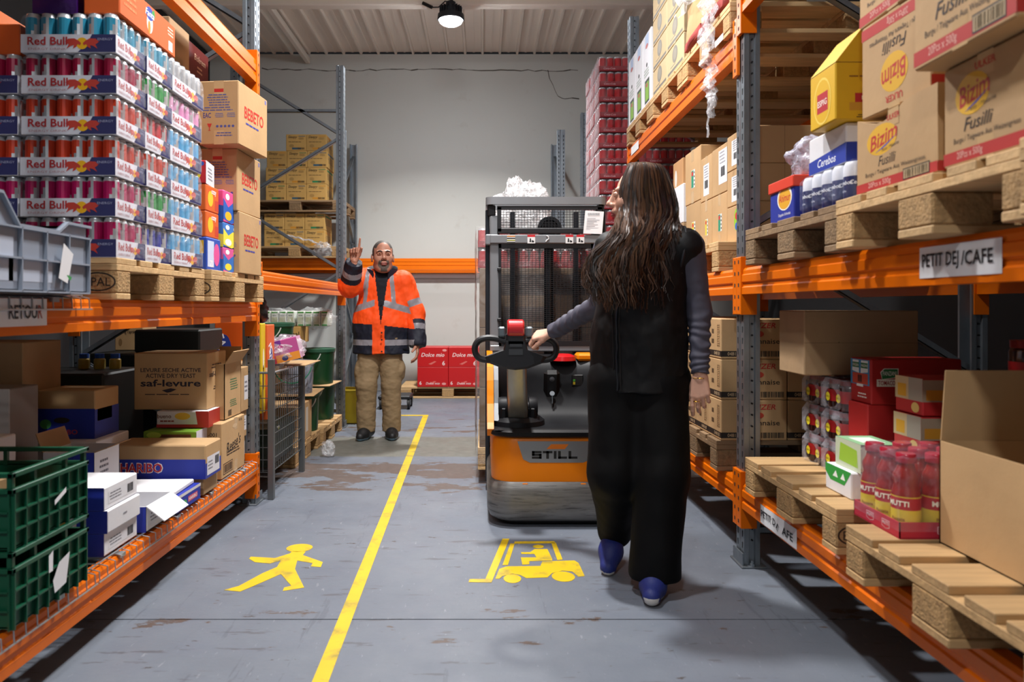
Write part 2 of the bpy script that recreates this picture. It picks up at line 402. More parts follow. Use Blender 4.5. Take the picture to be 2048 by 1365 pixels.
# ceiling of ribbed white sheets
CEIL = mat('ceiling_sheet', '#ece3d5', .55, var=.03, vs=1.5)
ceil = structure('ceiling', G(CEIL).box(-XW, XW, YB, YW, ZC + .03, ZC + .12))
g = G(CEIL); pw = .47
for a in (0, .235):         # one sheet: a flat pan with two ribs and a fine crease between
    g.prism([(a-.02, ZC+.03), (a-.012, ZC-.008), (a+.012, ZC-.008), (a+.02, ZC+.03)], YB, YW, 0, 'y')
    g.box(a + .105, a + .13, YB, YW, ZC+.022, ZC+.031)
    g.box(a - .117, a + .117, YB, YW, ZC + .0285, ZC + .031)
proto = None
for i in range(-8, 8):
    if proto is None: proto = g.obj('ceiling_sheet', ceil, (i*pw, 0, 0))
    else: link('ceiling_sheet', proto.data, ceil, (i*pw, 0, 0))
for k, yy in enumerate((7.83, 3.9, .2)):
    structure('trim_%d' % (k+1), G(CEIL).box(-XW, XW, yy, yy + .12, ZC - .235, ZC + .03, 0, .01))
tag(G(CEIL).box(-.03, .03, 6.0, YW - .03, -.05, .03, 0, .006).obj('cable_tray', None, (-2.36, 0, ZC - .09)), 'long pale cable tray running under the ceiling to the back wall', 'cable tray')
# white rail fixed to the back wall below the orange beam
structure('trim_4', G(mat('white_rail', '#d9dbd9', .5)).box(-XW, XW, YW - .05, YW, 1.53, 1.585, 0, .006))
# painted floor marks
YEL = mat('floor_yellow', '#cfae06', .5, var=.06, vs=9, dirt='#7d7438', ds=8, dth=(.52, .72))
def mark(name, label, polys, cat, ells=()):
    g = G(YEL)
    for p in polys: g.prism(p, .0002, .0014)
    for cx, cy, rx, ry in ells: g.prism([(cx + a*rx, cy + b*ry) for a, b in ELL], .0002, .0014)
    return tag(g.obj(name), label, cat)
mark('floor_line', 'long yellow painted line dividing the grey aisle floor', [[(-.513, 2.0), (-.463, 2.0), (-.565, 7.72), (-.622, 7.72)], [(-1.0, 7.72), (-.567, 7.72), (-.567, 7.79), (-1.0, 7.79)]], 'floor marking')
mark('pedestrian_symbol', 'yellow walking figure painted on the floor by the shelves', [[(-0.889, 3.414), (-0.887, 3.442), (-0.822, 3.442), (-0.824, 3.392), (-0.712, 3.299), (-0.707, 3.236), (-0.753, 3.246), (-0.754, 3.286), (-0.831, 3.32), (-0.814, 3.212), (-0.723, 3.0), (-0.8, 2.964), (-0.804, 3.0), (-0.78, 3.019), (-0.859, 3.152), (-0.93, 3.023), (-0.969, 2.958), (-1.039, 2.974), (-0.993, 3.017), (-0.939, 3.163), (-0.899, 3.236), (-0.905, 3.32), (-0.943, 3.281), (-1.015, 3.299), (-1.055, 3.344), (-1.055, 3.37), (-0.94, 3.352)]], 'floor marking', [(-0.864, 3.494, 0.061, 0.058)])
mark('forklift_symbol', 'yellow forklift with driver painted on the floor before the pallet truck', [[(0.098, 3.631), (0.132, 3.631), (0.037, 3.054), (-0.058, 3.06), (-0.054, 3.094), (0.012, 3.094)], [(0.134, 3.558), (0.155, 3.558), (0.112, 3.261), (0.088, 3.261)], [(0.155, 3.588), (0.349, 3.594), (0.351, 3.564), (0.153, 3.555)], [(0.332, 3.57), (0.354, 3.57), (0.361, 3.333), (0.336, 3.325)], [(0.244, 3.476), (0.305, 3.476), (0.315, 3.338), (0.313, 3.32), (0.21, 3.312), (0.207, 3.271), (0.176, 3.266), (0.174, 3.36), (0.245, 3.36), (0.239, 3.408), (0.179, 3.408), (0.178, 3.433), (0.222, 3.433)], [(0.054, 3.098), (0.073, 3.212), (0.105, 3.244), (0.254, 3.249), (0.267, 3.307), (0.412, 3.32), (0.427, 3.286), (0.432, 3.128), (0.404, 3.121), (0.386, 3.182), (0.344, 3.192), (0.298, 3.163), (0.273, 3.112), (0.184, 3.105), (0.161, 3.14), (0.128, 3.156), (0.084, 3.128), (0.071, 3.098)]], 'floor marking', [(0.265, 3.514, 0.026, 0.026), (0.125, 3.099, 0.037, 0.05), (0.341, 3.123, 0.049, 0.059)])
# ---------------------------------------------------------------- hanging lamps
LAMPM = mat('lamp_housing', '#2d3238', .45, metal=.6); GLOW = mat('lamp_lens', '#f4f8ff', .3, emit=320)
def hall_lamp(x, y, pw_, label):
    t = thing('hanging_lamp', label, 'lamp', (x, y, 4.12), 0, 'round lamps over the aisle')
    g = G(LAMPM); g.lathe([(0, .19), (.05, .19), (.06, .13), (.10, .12), (.105, .07), (.135, .06), (.14, .012), (.128, 0), (.118, .006)], 28); g.obj('housing', t, smooth=True)
    g = G(GLOW); g.lathe([(.118, .008), (.114, -.018), (.09, -.036), (.05, -.044), (0, -.046)], 28); g.obj('lens', t, smooth=True)
    g = G(LAMPM)
    for i in range(20):
        a = 2*PI*i/20; g.T = Matrix.Rotation(a, 4, 'Z'); g.box(.06, .118, -.003, .003, .07, .14)
    g.T = None; g.obj('cooling_fin', t, kind='stuff')
    g = G(LAMPM); g.tube([(0, 0, .18), (0, .05, .24), (0, .09, .26)], .008); g.tube([(0, .09, .225), (0, .09, .30)], .02, 8); g.obj('hook', t)
    g = G(mat('cable_black', '#15161a', .5)); g.tube([(-.02, .02, .2), (-.06, .03, .215), (-.13, .05, .16), (-.2, .08, .17), (-.27, .1, .215)], .007); g.tube([(-.2, .08, .17), (-.30, .1, .225)], .018, 8); g.obj('power_cable', t, smooth=True)
    l = bpy.data.lights.new('lamp_light', 'AREA'); l.shape = 'DISK'; l.size = .23; l.energy = LAMP_W * pw_; l.color = (1, .97, .93); l.spread = R(132)
    o = bpy.data.objects.new('lamp_light', l); COL.objects.link(o); o.parent = t; o.location = (0, 0, -.05)
for (x, y, k), s in zip(LAMPS, ('round lit lamp hanging over the far end of the aisle', 'round lamp hanging above the pallet truck', 'round lamp hanging over the near end of the aisle', 'round lamp hanging behind the viewer')): hall_lamp(x, y, k, s)
# ================================================================ pallet racks
STEEL = mat('galvanised_steel', '#8f979e', .42, metal=.85, var=.12, vs=22, stretch=(1, 1, .4), bump=.05)
SLOT = mat('slot_dark', '#16181b', .9)
ORANGE = mat('orange_enamel', '#de6a00', .36, var=.05, vs=3, spec=.3, dirt='#e8a878', ds=26, dth=(.74, .78))
def post_mesh(h):
    """open steel profile, 70 deep (x) by 95 wide (y), near face with a raised rib"""
    g = G(STEEL); p = [(0, 0), (.022, 0), (.026, .008), (.046, .008), (.05, 0), (.07, 0), (.07, .012), (.012, .02), (.012, .075), (.07, .083), (.07, .095), (.05, .095), (.046, .087), (.026, .087), (.022, .095), (0, .095), (0, .06), (.004, .055), (.004, .04), (0, .035)]
    g.prism(p, 0, h); return g
def slot_mesh(h):
    g = G(SLOT); z = .09
    while z < h - .04:
        for y, s in ((.018, 1), (.077, -1)):
            g.add([(-.0008, y-.006, z+.013), (-.0008, y+.006, z+.013), (-.0008, y+.004+s*.002, z-.014), (-.0008, y-.004+s*.002, z-.014)], [(0, 1, 2, 3), (3, 2, 1, 0)])
        for yy in (-.0006, .0956): g.add([(.036 + a*.0045, yy if yy < 0 else yy, z + .025 + b*.0045) for a, b in ELL[::3]], [tuple(range(7)), tuple(range(7))[::-1]])
        for yy in (.0074,): g.add([(.036 + a*.0045, yy, z + .025 + b*.0045) for a, b in ELL[::3]], [tuple(range(7)), tuple(range(7))[::-1]])
        z += .05
    return g
_PM = {}
def rack(label, xf, sg, frames, bays, depth=1.08, rear=True):
    """xf: plane of the aisle face; sg=+1 when the rack reaches towards +x; frames: (y, top); bays: (y0, y1, [(z0, z1)...])"""
    t = thing('pallet_rack', label, 'pallet rack', (xf, 0, 0))
    def mirror(o):
        if sg < 0: o.scale = (-1, 1, 1)
        return o
    for y, top in frames:
        if top not in _PM: _PM[top] = (post_mesh(top).obj('u').data, slot_mesh(top).obj('u').data); [bpy.data.objects.remove(o) for o in list(bpy.data.objects) if o.name.startswith('u') and o.name.split('.')[0] == 'u']
        for k in (0, 1):
            o = link('upright', _PM[top][0], t, (sg*(.012 if k == 0 else depth), y if k == 0 else y, 0)); o.scale = (sg * (1 if k == 0 else -1), 1, 1)
            s = link('punched_slots', _PM[top][1], o, kind='stuff')
            g = G(STEEL); g.box(-.02, .09, -.03, .125, 0, .008, 0, .002); g.box(-.012, -.006, -.012, .107, .008, .06)
            for by in (-.018, .112): g.lathe([(.011, 0), (.011, .012), (.006, .012), (.006, .022), (0, .022)], 6, 0, (.03, by, .008))
            f = g.obj('foot_plate', t, (sg*(.012 if k == 0 else depth), y, 0)); f.scale = (sg * (1 if k == 0 else -1), 1, 1)
        # lattice of the frame
        z = .22; up = True; x0, x1 = sg*.06, sg*(depth-.05); yy = y + .0475
        def bar(a, b):
            g = G(STEEL); v = Vector(b) - Vector(a); L = v.length; g.T = Matrix.Translation(a) @ v.to_track_quat('Z', 'Y').to_matrix().to_4x4()
            g.box(-.02, .02, -.014, -.010, 0, L); g.box(-.02, -.016, -.014, .014, 0, L); g.box(.016, .02, -.014, .014, 0, L); g.obj('brace', t)
        bar((x0, yy, .15), (x1, yy, .15))
        while z + .62 < top:
            bar((x0, yy, z) if up else (x1, yy, z), (x1, yy, z + .6) if up else (x0, yy, z + .6)); z += .64; up = not up
        bar((x0, yy, top-.42), (x1, yy, top-.42))
    for y0, y1, lev in bays:
        for z0, z1 in lev:
            for k in range(2 if rear else 1):
                h = z1 - z0; hx = 0 if k == 0 else 1
                g = G(ORANGE); q = [(0, z0), (0, z0+h*.25), (.006, z0+h*.30), (.006, z0+h*.42), (0, z0+h*.47), (0, z0+h*.72), (.005, z0+h*.76), (.005, z1-.012), (.012, z1), (.05, z1), (.05, z0), (.004, z0)]
                q = [((sg*a if k == 0 else sg*(depth-a)), b) for a, b in q]
                g.prism(q, y0, y1, 0, 'y'); b = g.obj('beam', t)
                for ye, s in ((y0, -1), (y1, 1)):
                    g = G(ORANGE); xx = (-.004, .012) if k == 0 else (depth-.012, depth+.004)
                    g.box(sg*xx[0], sg*xx[1], ye, ye + s*.048, z0-.09, z1+.05, 0, .003); g.box(sg*(xx[0] if k == 0 else xx[0]-.05), sg*(xx[1]+.055 if k == 0 else xx[1]), ye - s*.0, ye - s*.005, z0-.09, z1+.05, 0, .001)
                    for i in range(5):
                        zz = z0 - .07 + i * (h + .09) / 4
                        if k == 0: g.add([(sg*(-.0048), ye+s*.018, zz), (sg*(-.0048), ye+s*.03, zz), (sg*(-.0048), ye+s*.03, zz+.016), (sg*(-.0048), ye+s*.018, zz+.016)], [(0, 1, 2, 3), (3, 2, 1, 0)], SLOT)
                    g.lathe([(.009, 0), (.009, .004), (0, .004)], 8, SLOT, (0, 0, 0)) if 0 else None
                    g.obj('connector', b)
    return t
rack('orange and galvanised pallet rack holding the drinks and sweets, on the left of the aisle', -1.30, -1, [(1.5, 3.42), (4.26, 3.42), (6.98, 3.42)],
     [(1.595, 4.26, [(.125, .245), (1.06, 1.165), (2.43, 2.57)]), (4.355, 6.98, [(1.243, 1.355)])])
rack('orange and galvanised pallet rack behind the woman, on the right of the aisle', 1.135, 1, [(.45, 3.4), (3.245, 3.4), (5.75, 3.4), (8.6, 3.4)],
     [(.545, 3.245, [(.257, .367), (1.195, 1.31), (2.43, 2.55)]), (3.34, 5.75, [(.257, .367), (1.195, 1.31), (2.26, 2.38)]), (5.845, 8.6, [(.257, .367), (1.195, 1.31)])])
# the rack along the back wall, seen from the front: its frames stand across
def back_rack():
    t = thing('pallet_rack', 'orange beamed pallet rack standing along the white back wall', 'pallet rack', (0, 9.1, 0))
    for x in (-1.78, .92):
        for k in (0, 1):
            g = post_mesh(3.32); o = g.obj('upright', t, (x, .0 if k == 0 else .87, 0), R(90) if k == 0 else R(-90)); o.location.x += .095 if k == 0 else 0
            s = link('punched_slots', slot_mesh(3.32).obj('tmp').data, o, kind='stuff'); bpy.data.objects.remove(bpy.data.objects['tmp'])
            g = G(STEEL); g.box(-.01, .105, -.02 if k == 0 else -.09, .09 if k == 0 else .02, 0, .008, 0, .002); g.obj('foot_plate', t, (x, 0 if k == 0 else .87, 0))
        z = .2; up = True
        while z + .6 < 3.3:
            g = G(STEEL); a, b = ((x+.05, .05, z), (x+.05, .82, z+.55)); a, b = (a, b) if up else ((a[0], b[1], a[2]), (b[0], a[1], b[2]))
            v = Vector(b) - Vector(a); g.T = Matrix.Translation(a) @ v.to_track_quat('Z', 'Y').to_matrix().to_4x4(); g.box(-.018, .018, -.012, .012, 0, v.length, 0, .003); g.obj('brace', t); z += .6; up = not up
    for x0, x1 in ((-3.55, -1.78), (-1.685, .92), (1.015, 3.5)):
        for k in (0, 1):
            g = G(ORANGE); z0, z1 = 1.595, 1.736; h = z1 - z0; q = [(0, z0), (0, z0+h*.3), (.006, z0+h*.34), (0, z0+h*.38), (0, z0+h*.62), (.006, z0+h*.66), (0, z0+h*.7), (0, z1), (.05, z1), (.05, z0)]
            g.prism([((a if k == 0 else .87-a), b) for a, b in q], x0, x1, 0, 'x'); b = g.obj('beam', t)
            for xe, s in ((x0, -1), (x1, 1)):
                if abs(xe) > 3: continue
                g = G(ORANGE); yy = -.004 if k == 0 else .862; g.box(xe, xe + s*.045, yy, yy+.012, z0-.09, z1+.05, 0, .003); g.obj('connector', b)
back_rack()
# ---------------------------------------------------------------- pallets
def wood(name, col, var, dirt):
    return mat(name, col, .75, var=var, vs=7, stretch=(.5, 5, 5), rnd=.14, bump=.25, bs=16, dirt=dirt, ds=5, dth=(.58, .8))
WOODS = {'pale': (wood('pale_pine', '#c9a676', .14, '#b08a58'), mat('chip_block', '#b08d5f', .9, var=.2, vs=60, bump=.6, bs=110, rnd=.1)),
         'mid': (wood('worn_pine', '#b39062', .18, '#8a6c46'), mat('chip_block_worn', '#a07e52', .9, var=.22, vs=60, bump=.6, bs=110, rnd=.12)),
         'old': (wood('old_pine', '#8c7152', .2, '#5f4d38'), mat('chip_block_old', '#7d6446', .9, var=.25, vs=50, bump=.6, bs=110, rnd=.12))}
PAL = {}
def pallet(label, cx, cy, z, rz=0, kind='mid', group='wooden pallets', tilt=0):
    if kind not in PAL:
        wm, bm = WOODS[kind]; t = thing('wooden_pallet', label, 'pallet', (cx, cy, z), rz, group); C_ = {}
        def part(nm, key, mesh, loc):
            if key not in C_:
                o = mesh().obj(nm, t, loc); C_[key] = o.data
            else: link(nm, C_[key], t, loc)
        for y, wd in ((-.3275, .145), (-.175, .1), (0, .145), (.175, .1), (.3275, .145)):
            part('deck_board', ('d', wd), lambda: G(wm).box(-.6, .6, -wd/2, wd/2, 0, .022, 0, .002), (0, y, .122))
        for x in (-.5275, 0, .5275): part('cross_board', 's', lambda: G(wm).box(-.0725, .0725, -.4, .4, 0, .022, 0, .002), (x, 0, .1))
        for x in (-.5275, 0, .5275):
            for y, wd in ((-.35, .1), (0, .145), (.35, .1)): part('block', ('b', wd), lambda: G(bm).box(-.0725, .0725, -wd/2, wd/2, 0, .078, 0, .005), (x, y, .022))
        for y, wd in ((-.35, .1), (0, .145), (.35, .1)): part('bottom_board', ('o', wd), lambda: G(wm).box(-.6, .6, -wd/2, wd/2, 0, .022, 0, .003), (0, y, 0))
        PAL[kind] = t
    else: t = dup(PAL[kind], label, (cx, cy, z), rz, group)
    return t
def stamp(p, face_y, x, s, m='#2b2118'):
    """burnt oval mark with letters on the near face of a corner block"""
    g = G(ink(m)); fr = lambda u, v, o: (x + u, face_y - o, .061 + v)
    n = 24
    for i in range(n):
        a, b = 2*PI*i/n, 2*PI*(i+1)/n; g.add([fr(.062*math.cos(a), .033*math.sin(a), .001), fr(.062*math.cos(b), .033*math.sin(b), .001), fr(.056*math.cos(b), .028*math.sin(b), .001), fr(.056*math.cos(a), .028*math.sin(a), .001)], [(0, 1, 2, 3), (3, 2, 1, 0)])
    word(g, fr, s, 0, 0, .03, 0, .001, bold=.01); g.obj('stamp', p)
ZL0, ZL1, ZR0, ZR1, ZR2 = .245, 1.165, .367, 1.31, 2.38
# pallets on the left rack and on the floor behind it
P_L1 = pallet('pale pallet under the energy drink can trays', -1.25-.6, 2.93, ZL1, 0, 'pale'); stamp(P_L1, -.4, .535, 'EPAL')
pallet('pale pallet under the sweets and red lettered cartons', -1.23-.6, 3.76, ZL1, 0, 'pale')
pallet('pallet on the floor behind the wire basket, under the lettered carton', -1.32-.6, 5.62, 0, 0, 'mid')
pallet('pallet on the floor under the green buckets by the rack end', -1.30-.6, 6.45, 0, 0, 'mid')
# right rack: low level
PR = [pallet('worn pallet under the mayonnaise cartons', 1.10+.6, 3.88, ZR0, 0, 'old'), pallet('old pallet far back on the low right shelf', 1.12+.6, 4.8, ZR0, 0, 'old'),
      pallet('pallet with bare boards at the galvanised post, low shelf', 1.10+.6, 2.70, ZR0, 0, 'mid'), pallet('pallet under the red topped sauce bottles and open carton', 1.05+.6, 1.74, ZR0, 0, 'mid')]
stamp(PR[2], -.4, -.535, 'EPAL')
# right rack: middle level
pallet('old pallet under the blue box and the salt bottles', 1.08+.6, 2.64, ZR1, 0, 'old'); pallet('pale pallet under the pasta cartons', 1.05+.6, 1.80, ZR1, 0, 'pale')
pallet('pale pallet at the very edge of the middle shelf, nearest', 1.0+.6, .98, ZR1, 0, 'pale')
pallet('pallet under the cartons with green labels', 1.13+.6, 3.95, ZR1, 0, 'pale'); pallet('pallet under the white and brown cartons, farther along the middle shelf', 1.15+.6, 4.8, ZR1, 0, 'mid')
# right rack: top level, stacked over the second bay
for i, (yy, k, s) in enumerate(((3.75, 'pale', 'pallet on the top shelf under the torn film wrapped cartons'), (4.56, 'pale', 'pallet on the top shelf under the oval printed cartons'), (5.35, 'mid', 'pallet on the top shelf under the white fruit cartons'))): pallet(s, 1.12+.6, yy, ZR2, 0, k)
pallet('pallet in the far bay under the red can trays', .99+.6, 6.82, ZR1, 0, 'mid')
# back wall
pallet('pallet on the back rack under the lower tan cartons', -2.30, 9.03+.4, 1.736, 0, 'mid'); pallet('grey old pallet between the tan cartons on the back rack', -2.29, 9.03+.4, 2.30, 0, 'old')
pallet('pallet on the floor by the back wall under red cartons', -.43, 9.17+.42, 0, 0, 'pale')
# ================================================================ goods on the left rack
WIRE = mat('zinc_wire', '#b4b8ba', .35, metal=.8); WIRED = mat('dark_wire', '#6d7070', .45, metal=.7)
def wire_deck(label, xf, sg, y0, y1, z, depth=1.0):
    t = thing('wire_deck', label, 'wire shelf', (xf, y0, z)); L = y1 - y0; g = G(WIRE)
    n = int(L / .052)
    for i in range(n + 1):
        y = .01 + (L - .02) * i / n
        g.tube([(sg*depth, y, .006), (sg*.02, y, .006), (-sg*.008, y, .0), (-sg*.010, y, -.035)], .0024, 5)
    g.obj('cross_wire', t, kind='stuff'); g = G(WIRE)
    for x, zz in [(sg*(.02 + k*.13), .0105) for k in range(8)] + [(-sg*.0125, -.035)]: g.tube([(x, 0, zz), (x, L, zz)], .0028, 5)
    g.obj('long_wire', t, kind='stuff')
    for f in (.22, .78): G(mat('zinc_bar', '#a9b0b5', .35, metal=.8)).box(0, sg*depth, -.02, .02, -.012, .003, 0, .001).obj('support_bar', t, (0, L*f, 0))
wire_deck('wire deck under the grey crate on the middle shelf', -1.30, -1, 1.6, 2.44, ZL1 + .002)
for k, s in enumerate(('wire deck under the green crates', 'wire deck under the white flat cartons', 'wire deck under the stacked cartons near the post')): wire_deck(s, -1.30, -1, 1.6 + k*.885, 1.6 + (k+1)*.885 - .008, ZL0 + .002)
ZLD, ZMD = ZL0 + .015, ZL1 + .015
# ---- shrink wrapped trays of energy drink cans
SILV = mat('can_silver', '#c3c8cd', .3, metal=.55); FILM = film('shrink_film', .12)
CANCOL = {'aqua': '#2b8fae', 'crimson': '#9c0f3c', 'magenta': '#b01258', 'red and gold': '#c23a1e', 'green': '#18913a', 'red': '#c4202c', 'dark blue': '#1c2d9a', 'pale blue': '#46a6d8', 'pink': '#dc8fc0', 'silver': '#ccd2e0', 'cola red': '#b3101a'}
_CAN = {}
def can_mesh(col, r=.0262, h=.134, n=18):
    k = (col, r, h)
    if k in _CAN: return _CAN[k]
    m = mat('can_' + col.replace(' ', '_'), CANCOL[col], .32, metal=.12); g = G(m, SILV)
    if col == 'red and gold': g.mi(mat('can_gold', '#c08a32', .3, metal=.6))
    g.lathe([(r*.8, 0), (r, h*.045)], n, 1)
    zs = [h*.045, h*.3, h*.55, h*.72, h*.89]
    for q in range(4):
        for j in range(n):
            a, b = 2*PI*j/n, 2*PI*(j+1)/n; sil = col != 'cola red' and ((q == 0 and j % 9 in (0, 1, 2, 3)) or (q == 1 and j % 9 in (1, 2, 3)) or (q == 2 and j % 9 in (2, 3)) or (q == 3 and j % 9 == 3)); mi = 1 if sil else (2 if col == 'red and gold' and q == 0 else 0)
            g.add([(r*math.cos(a), r*math.sin(a), zs[q]), (r*math.cos(b), r*math.sin(b), zs[q]), (r*math.cos(b), r*math.sin(b), zs[q+1]), (r*math.cos(a), r*math.sin(a), zs[q+1])], [(0, 1, 2, 3)], mi)
    g.lathe([(r, h*.89), (r*.9, h*.955), (r*.86, h*.965), (r*.86, h), (r*.78, h*.99), (r*.76, h*.965), (0, h*.965)], n, 1)
    me = g.obj('tmp_can', smooth=True, ang=50).data; bpy.data.objects.remove(bpy.data.objects['tmp_can']); _CAN[k] = me; return me
BULL = [(-1.75, .2), (-1.45, .5), (-.8, .52), (-.35, .28), (-.08, .02), (-.2, -.2), (-.45, -.08), (-.62, -.38), (-.95, -.55), (-.85, -.2), (-1.2, -.28), (-1.65, -.58), (-1.4, -.1), (-1.6, .0), (-1.95, .35)]
def emblem(face, u, v, s, w_, h_):
    a = s * h_ / w_
    it = [('e', face, u, v, a*.62, s*.62, '#f0b400', .0016)]
    for q in (1, -1): it.append(('p', face, [(u + q*x*a, v + y*s) for x, y in BULL], '#c0392b', .0022))
    return it
def tray_print(face, wd):
    h = .138; q = .45      # only the lower third is the tray wall
    return [('r', face, 0, 1, .01, q, '#d9d9e2', .0008), ('p', face, [(.60, .01), (1, .01), (1, q), (.75, q), (.70, q*.5)], '#27295e', .0012),
            ('t', face, 'Red Bull', .28, .285, .2, '#b3282d', {'bold': .05, 'wid': .42}), ('t', face, 'ENERGY DRINK', .28, .09, .06, '#b9878c', {'wid': .40}),
            ('t', face, 'ENERGY', .89, .33, .06, '#a4a7c4', {'wid': .16})] + emblem(face, .645, .225, .235 if wd > .3 else .16, wd, h)
TRAYS = {}
def can_tray(label, x, y, z, col, rot=False, group='trays of energy drink cans'):
    k = (col, rot)
    if k in TRAYS: return dup(TRAYS[k], label, (x, y, z), R(90) if rot else 0, group)
    t = thing('can_tray', label, 'can tray', (x, y, z), R(90) if rot else 0, group); w, d, h = .325, .215, .138
    g = G(WHITEC); g.box(-w/2, w/2, -d/2, d/2, 0, .003)
    for a in ((-w/2, w/2, -d/2, -d/2+.002), (-w/2, w/2, d/2-.002, d/2), (-w/2, -w/2+.002, -d/2, d/2), (w/2-.002, w/2, -d/2, d/2)): g.box(*a, .002, .062)
    g.obj('tray', t)
    pg = G(); deco(pg, w, d, h, tray_print('front', w) + tray_print('left' if rot else 'right', d)); pg.obj('printing', t, kind='stuff')
    me = can_mesh(col); rr = random.Random(4)
    for i in range(6):
        for j in range(4):
            if j > 0 and not (i == (0 if rot else 5)) and not (i == (1 if rot else 4)): continue
            link('can', me, t, (-w/2 + .0285 + i*.0536, -d/2 + .0285 + j*.0527, .003), rr.uniform(0, 6))
    g = G(FILM); e = .002; q = []
    for i, (o, z) in enumerate(((e, .008), (e, .1), (-.004, .126), (-.016, .139))):
        q.append([(-w/2-o, -d/2-o, z), (w/2+o, -d/2-o, z), (w/2+o, d/2+o, z), (-w/2-o, d/2+o, z)])
    for a, b in zip(q, q[1:]):
        for i in range(4):
            if i or rot: g.add([a[i], a[(i+1) % 4], b[(i+1) % 4], b[i]], [(0, 1, 2, 3)])
    g.add(q[-1], [(0, 1, 2, 3)]); g.obj('shrink_wrap', t)
    TRAYS[k] = t; return t
ZB = ZL1 + .1442
colA = ['magenta', 'magenta', 'red and gold', 'red and gold', 'crimson', 'aqua']; colB = ['dark blue', 'green', 'red and gold', 'red', 'green', 'aqua']; colC = ['pale blue', 'pale blue', 'pale blue', 'pale blue', 'pink', 'silver']
colL = ['magenta', 'magenta', 'red and gold', 'red and gold', 'crimson']
for i in range(6):
    nm = NTH[i] if i < 5 else 'topmost'; jit = random.uniform(-.006, .004)
    can_tray(f'{colA[i]} can tray, {nm} in the stack nearest the viewer', -1.4125 + jit, 2.6375, ZB + i*.1402, colA[i])
    can_tray(f'{colB[i]} can tray, {nm} in the middle stack of cans', -1.4125 + random.uniform(-.004, .008), 2.8555, ZB + i*.1402, colB[i])
    can_tray(f'{colC[i]} can tray, {nm} in the stack of cans beside the sweets', -1.3575 + random.uniform(-.004, .006), 3.132, ZB + i*.1402, colC[i], True)
    if i < 5: can_tray(f'{colL[i]} can tray, {nm} in the stack at the photo edge', -1.752, 2.6375, ZB + i*.1402, colL[i])
ZT = ZB + 6*.1402 + .001
OR = '#e0601a'
carton('orange_soda_carton', 'bright orange soda carton lying on top of the can trays', -1.375, -1.25, 2.55, 3.01, ZT, ZT + .125, ink(OR), [('e', 'right', .5, .45, .055, .32, '#f2efe6', .0013), ('e', 'right', .5, .72, .07, .2, '#2a46a8', .0018), ('t', 'right', 'Fanta', .5, .72, .2, '#ffffff', {'bold': .02, 'shear': .15}), ('e', 'right', .49, .3, .025, .2, '#f58a1e', .0018), ('p', 'right', [(.53, .8), (.58, .95), (.6, .7)], '#2f9a3c', .002), ('r', 'right', .86, .94, .1, .4, '#e8e8ea'), ('l', 'right', .84, .97, .55, .85, 3, '#ffe0c8'), ('l', 'right', .05, .3, .3, .8, 3, '#e88a50')], seam=False, cat='carton')
carton('orange_soda_pack', 'darker orange pack lying behind the bright orange carton', -1.53, -1.385, 2.78, 3.05, ZT, ZT + .11, mat('orange_wrap', '#c24e12', .4), cat='carton', seam=False)
carton('purple_bag', 'purple plastic pack lying on the can trays', -1.55, -1.40, 2.55, 2.75, ZT, ZT + .09, mat('purple_wrap', '#3c1260', .3, bump=.5, bs=12), cat='pack', seam=False, crush=.008)
carton('orange_carton', 'orange carton on the edge stack of can trays', -1.9, -1.6, 2.56, 2.74, ZB + 5*.1402 + .001, ZB + 5*.1402 + .11, mat('orange_wrap', '#c24e12', .4), cat='carton', seam=False)
# ---- sweets and cartons on the second pallet
carton('snack_box', 'blue and pink packet of sweets standing on the pallet', -1.40, -1.255, 3.37, 3.545, ZB, ZB + .15, ink('#2a4fb4'), [('r', 'right', .05, .5, .1, .9, '#c9d4ee'), ('e', 'right', .7, .5, .22, .35, '#e0559a'), ('t', 'right', 'ZI', .3, .2, .2, '#f5f5f5', {'bold': .04}), ('r', 'front', .1, .9, .5, .9, '#e0b02a')], cat='pack', seam=False)
for i, s in enumerate(('lower orange box of sweets under the red box', 'upper orange box of sweets under the red box')):
    carton('sweet_box', s, -1.40, -1.262, 3.375, 3.54, ZB + .151 + i*.121, ZB + .271 + i*.121, ink('#d8601c'), [('e', 'right', .35, .5, .2, .3, '#f0c22a'), ('t', 'right', 'ozzy', .6, .75, .2, '#ffffff', {'bold': .03}), ('r', 'right', .7, .98, .1, .5, '#c8412a'), ('e', 'front', .5, .45, .3, .35, '#e8c832')], group='boxes of sweets', cat='box', seam=False, key='sweetb')
carton('sweet_box', 'red box of sweets with yellow print and white side, top of its pile', -1.42, -1.27, 3.365, 3.52, ZB + .395, ZB + .50, ink('#c41f2c'), [('r', 'right', 0, 1, 0, 1, '#dcdce2'), ('l', 'right', .2, .8, .2, .8, 4, '#8a8a92'), ('e', 'front', .55, .38, .3, .3, '#e8d22a'), ('t', 'front', 'ozzy', .5, .8, .18, '#ffffff', {'bold': .03}), ('e', 'front', .85, .85, .1, .1, '#2a56b8')], rz=.12, cat='box', seam=False)
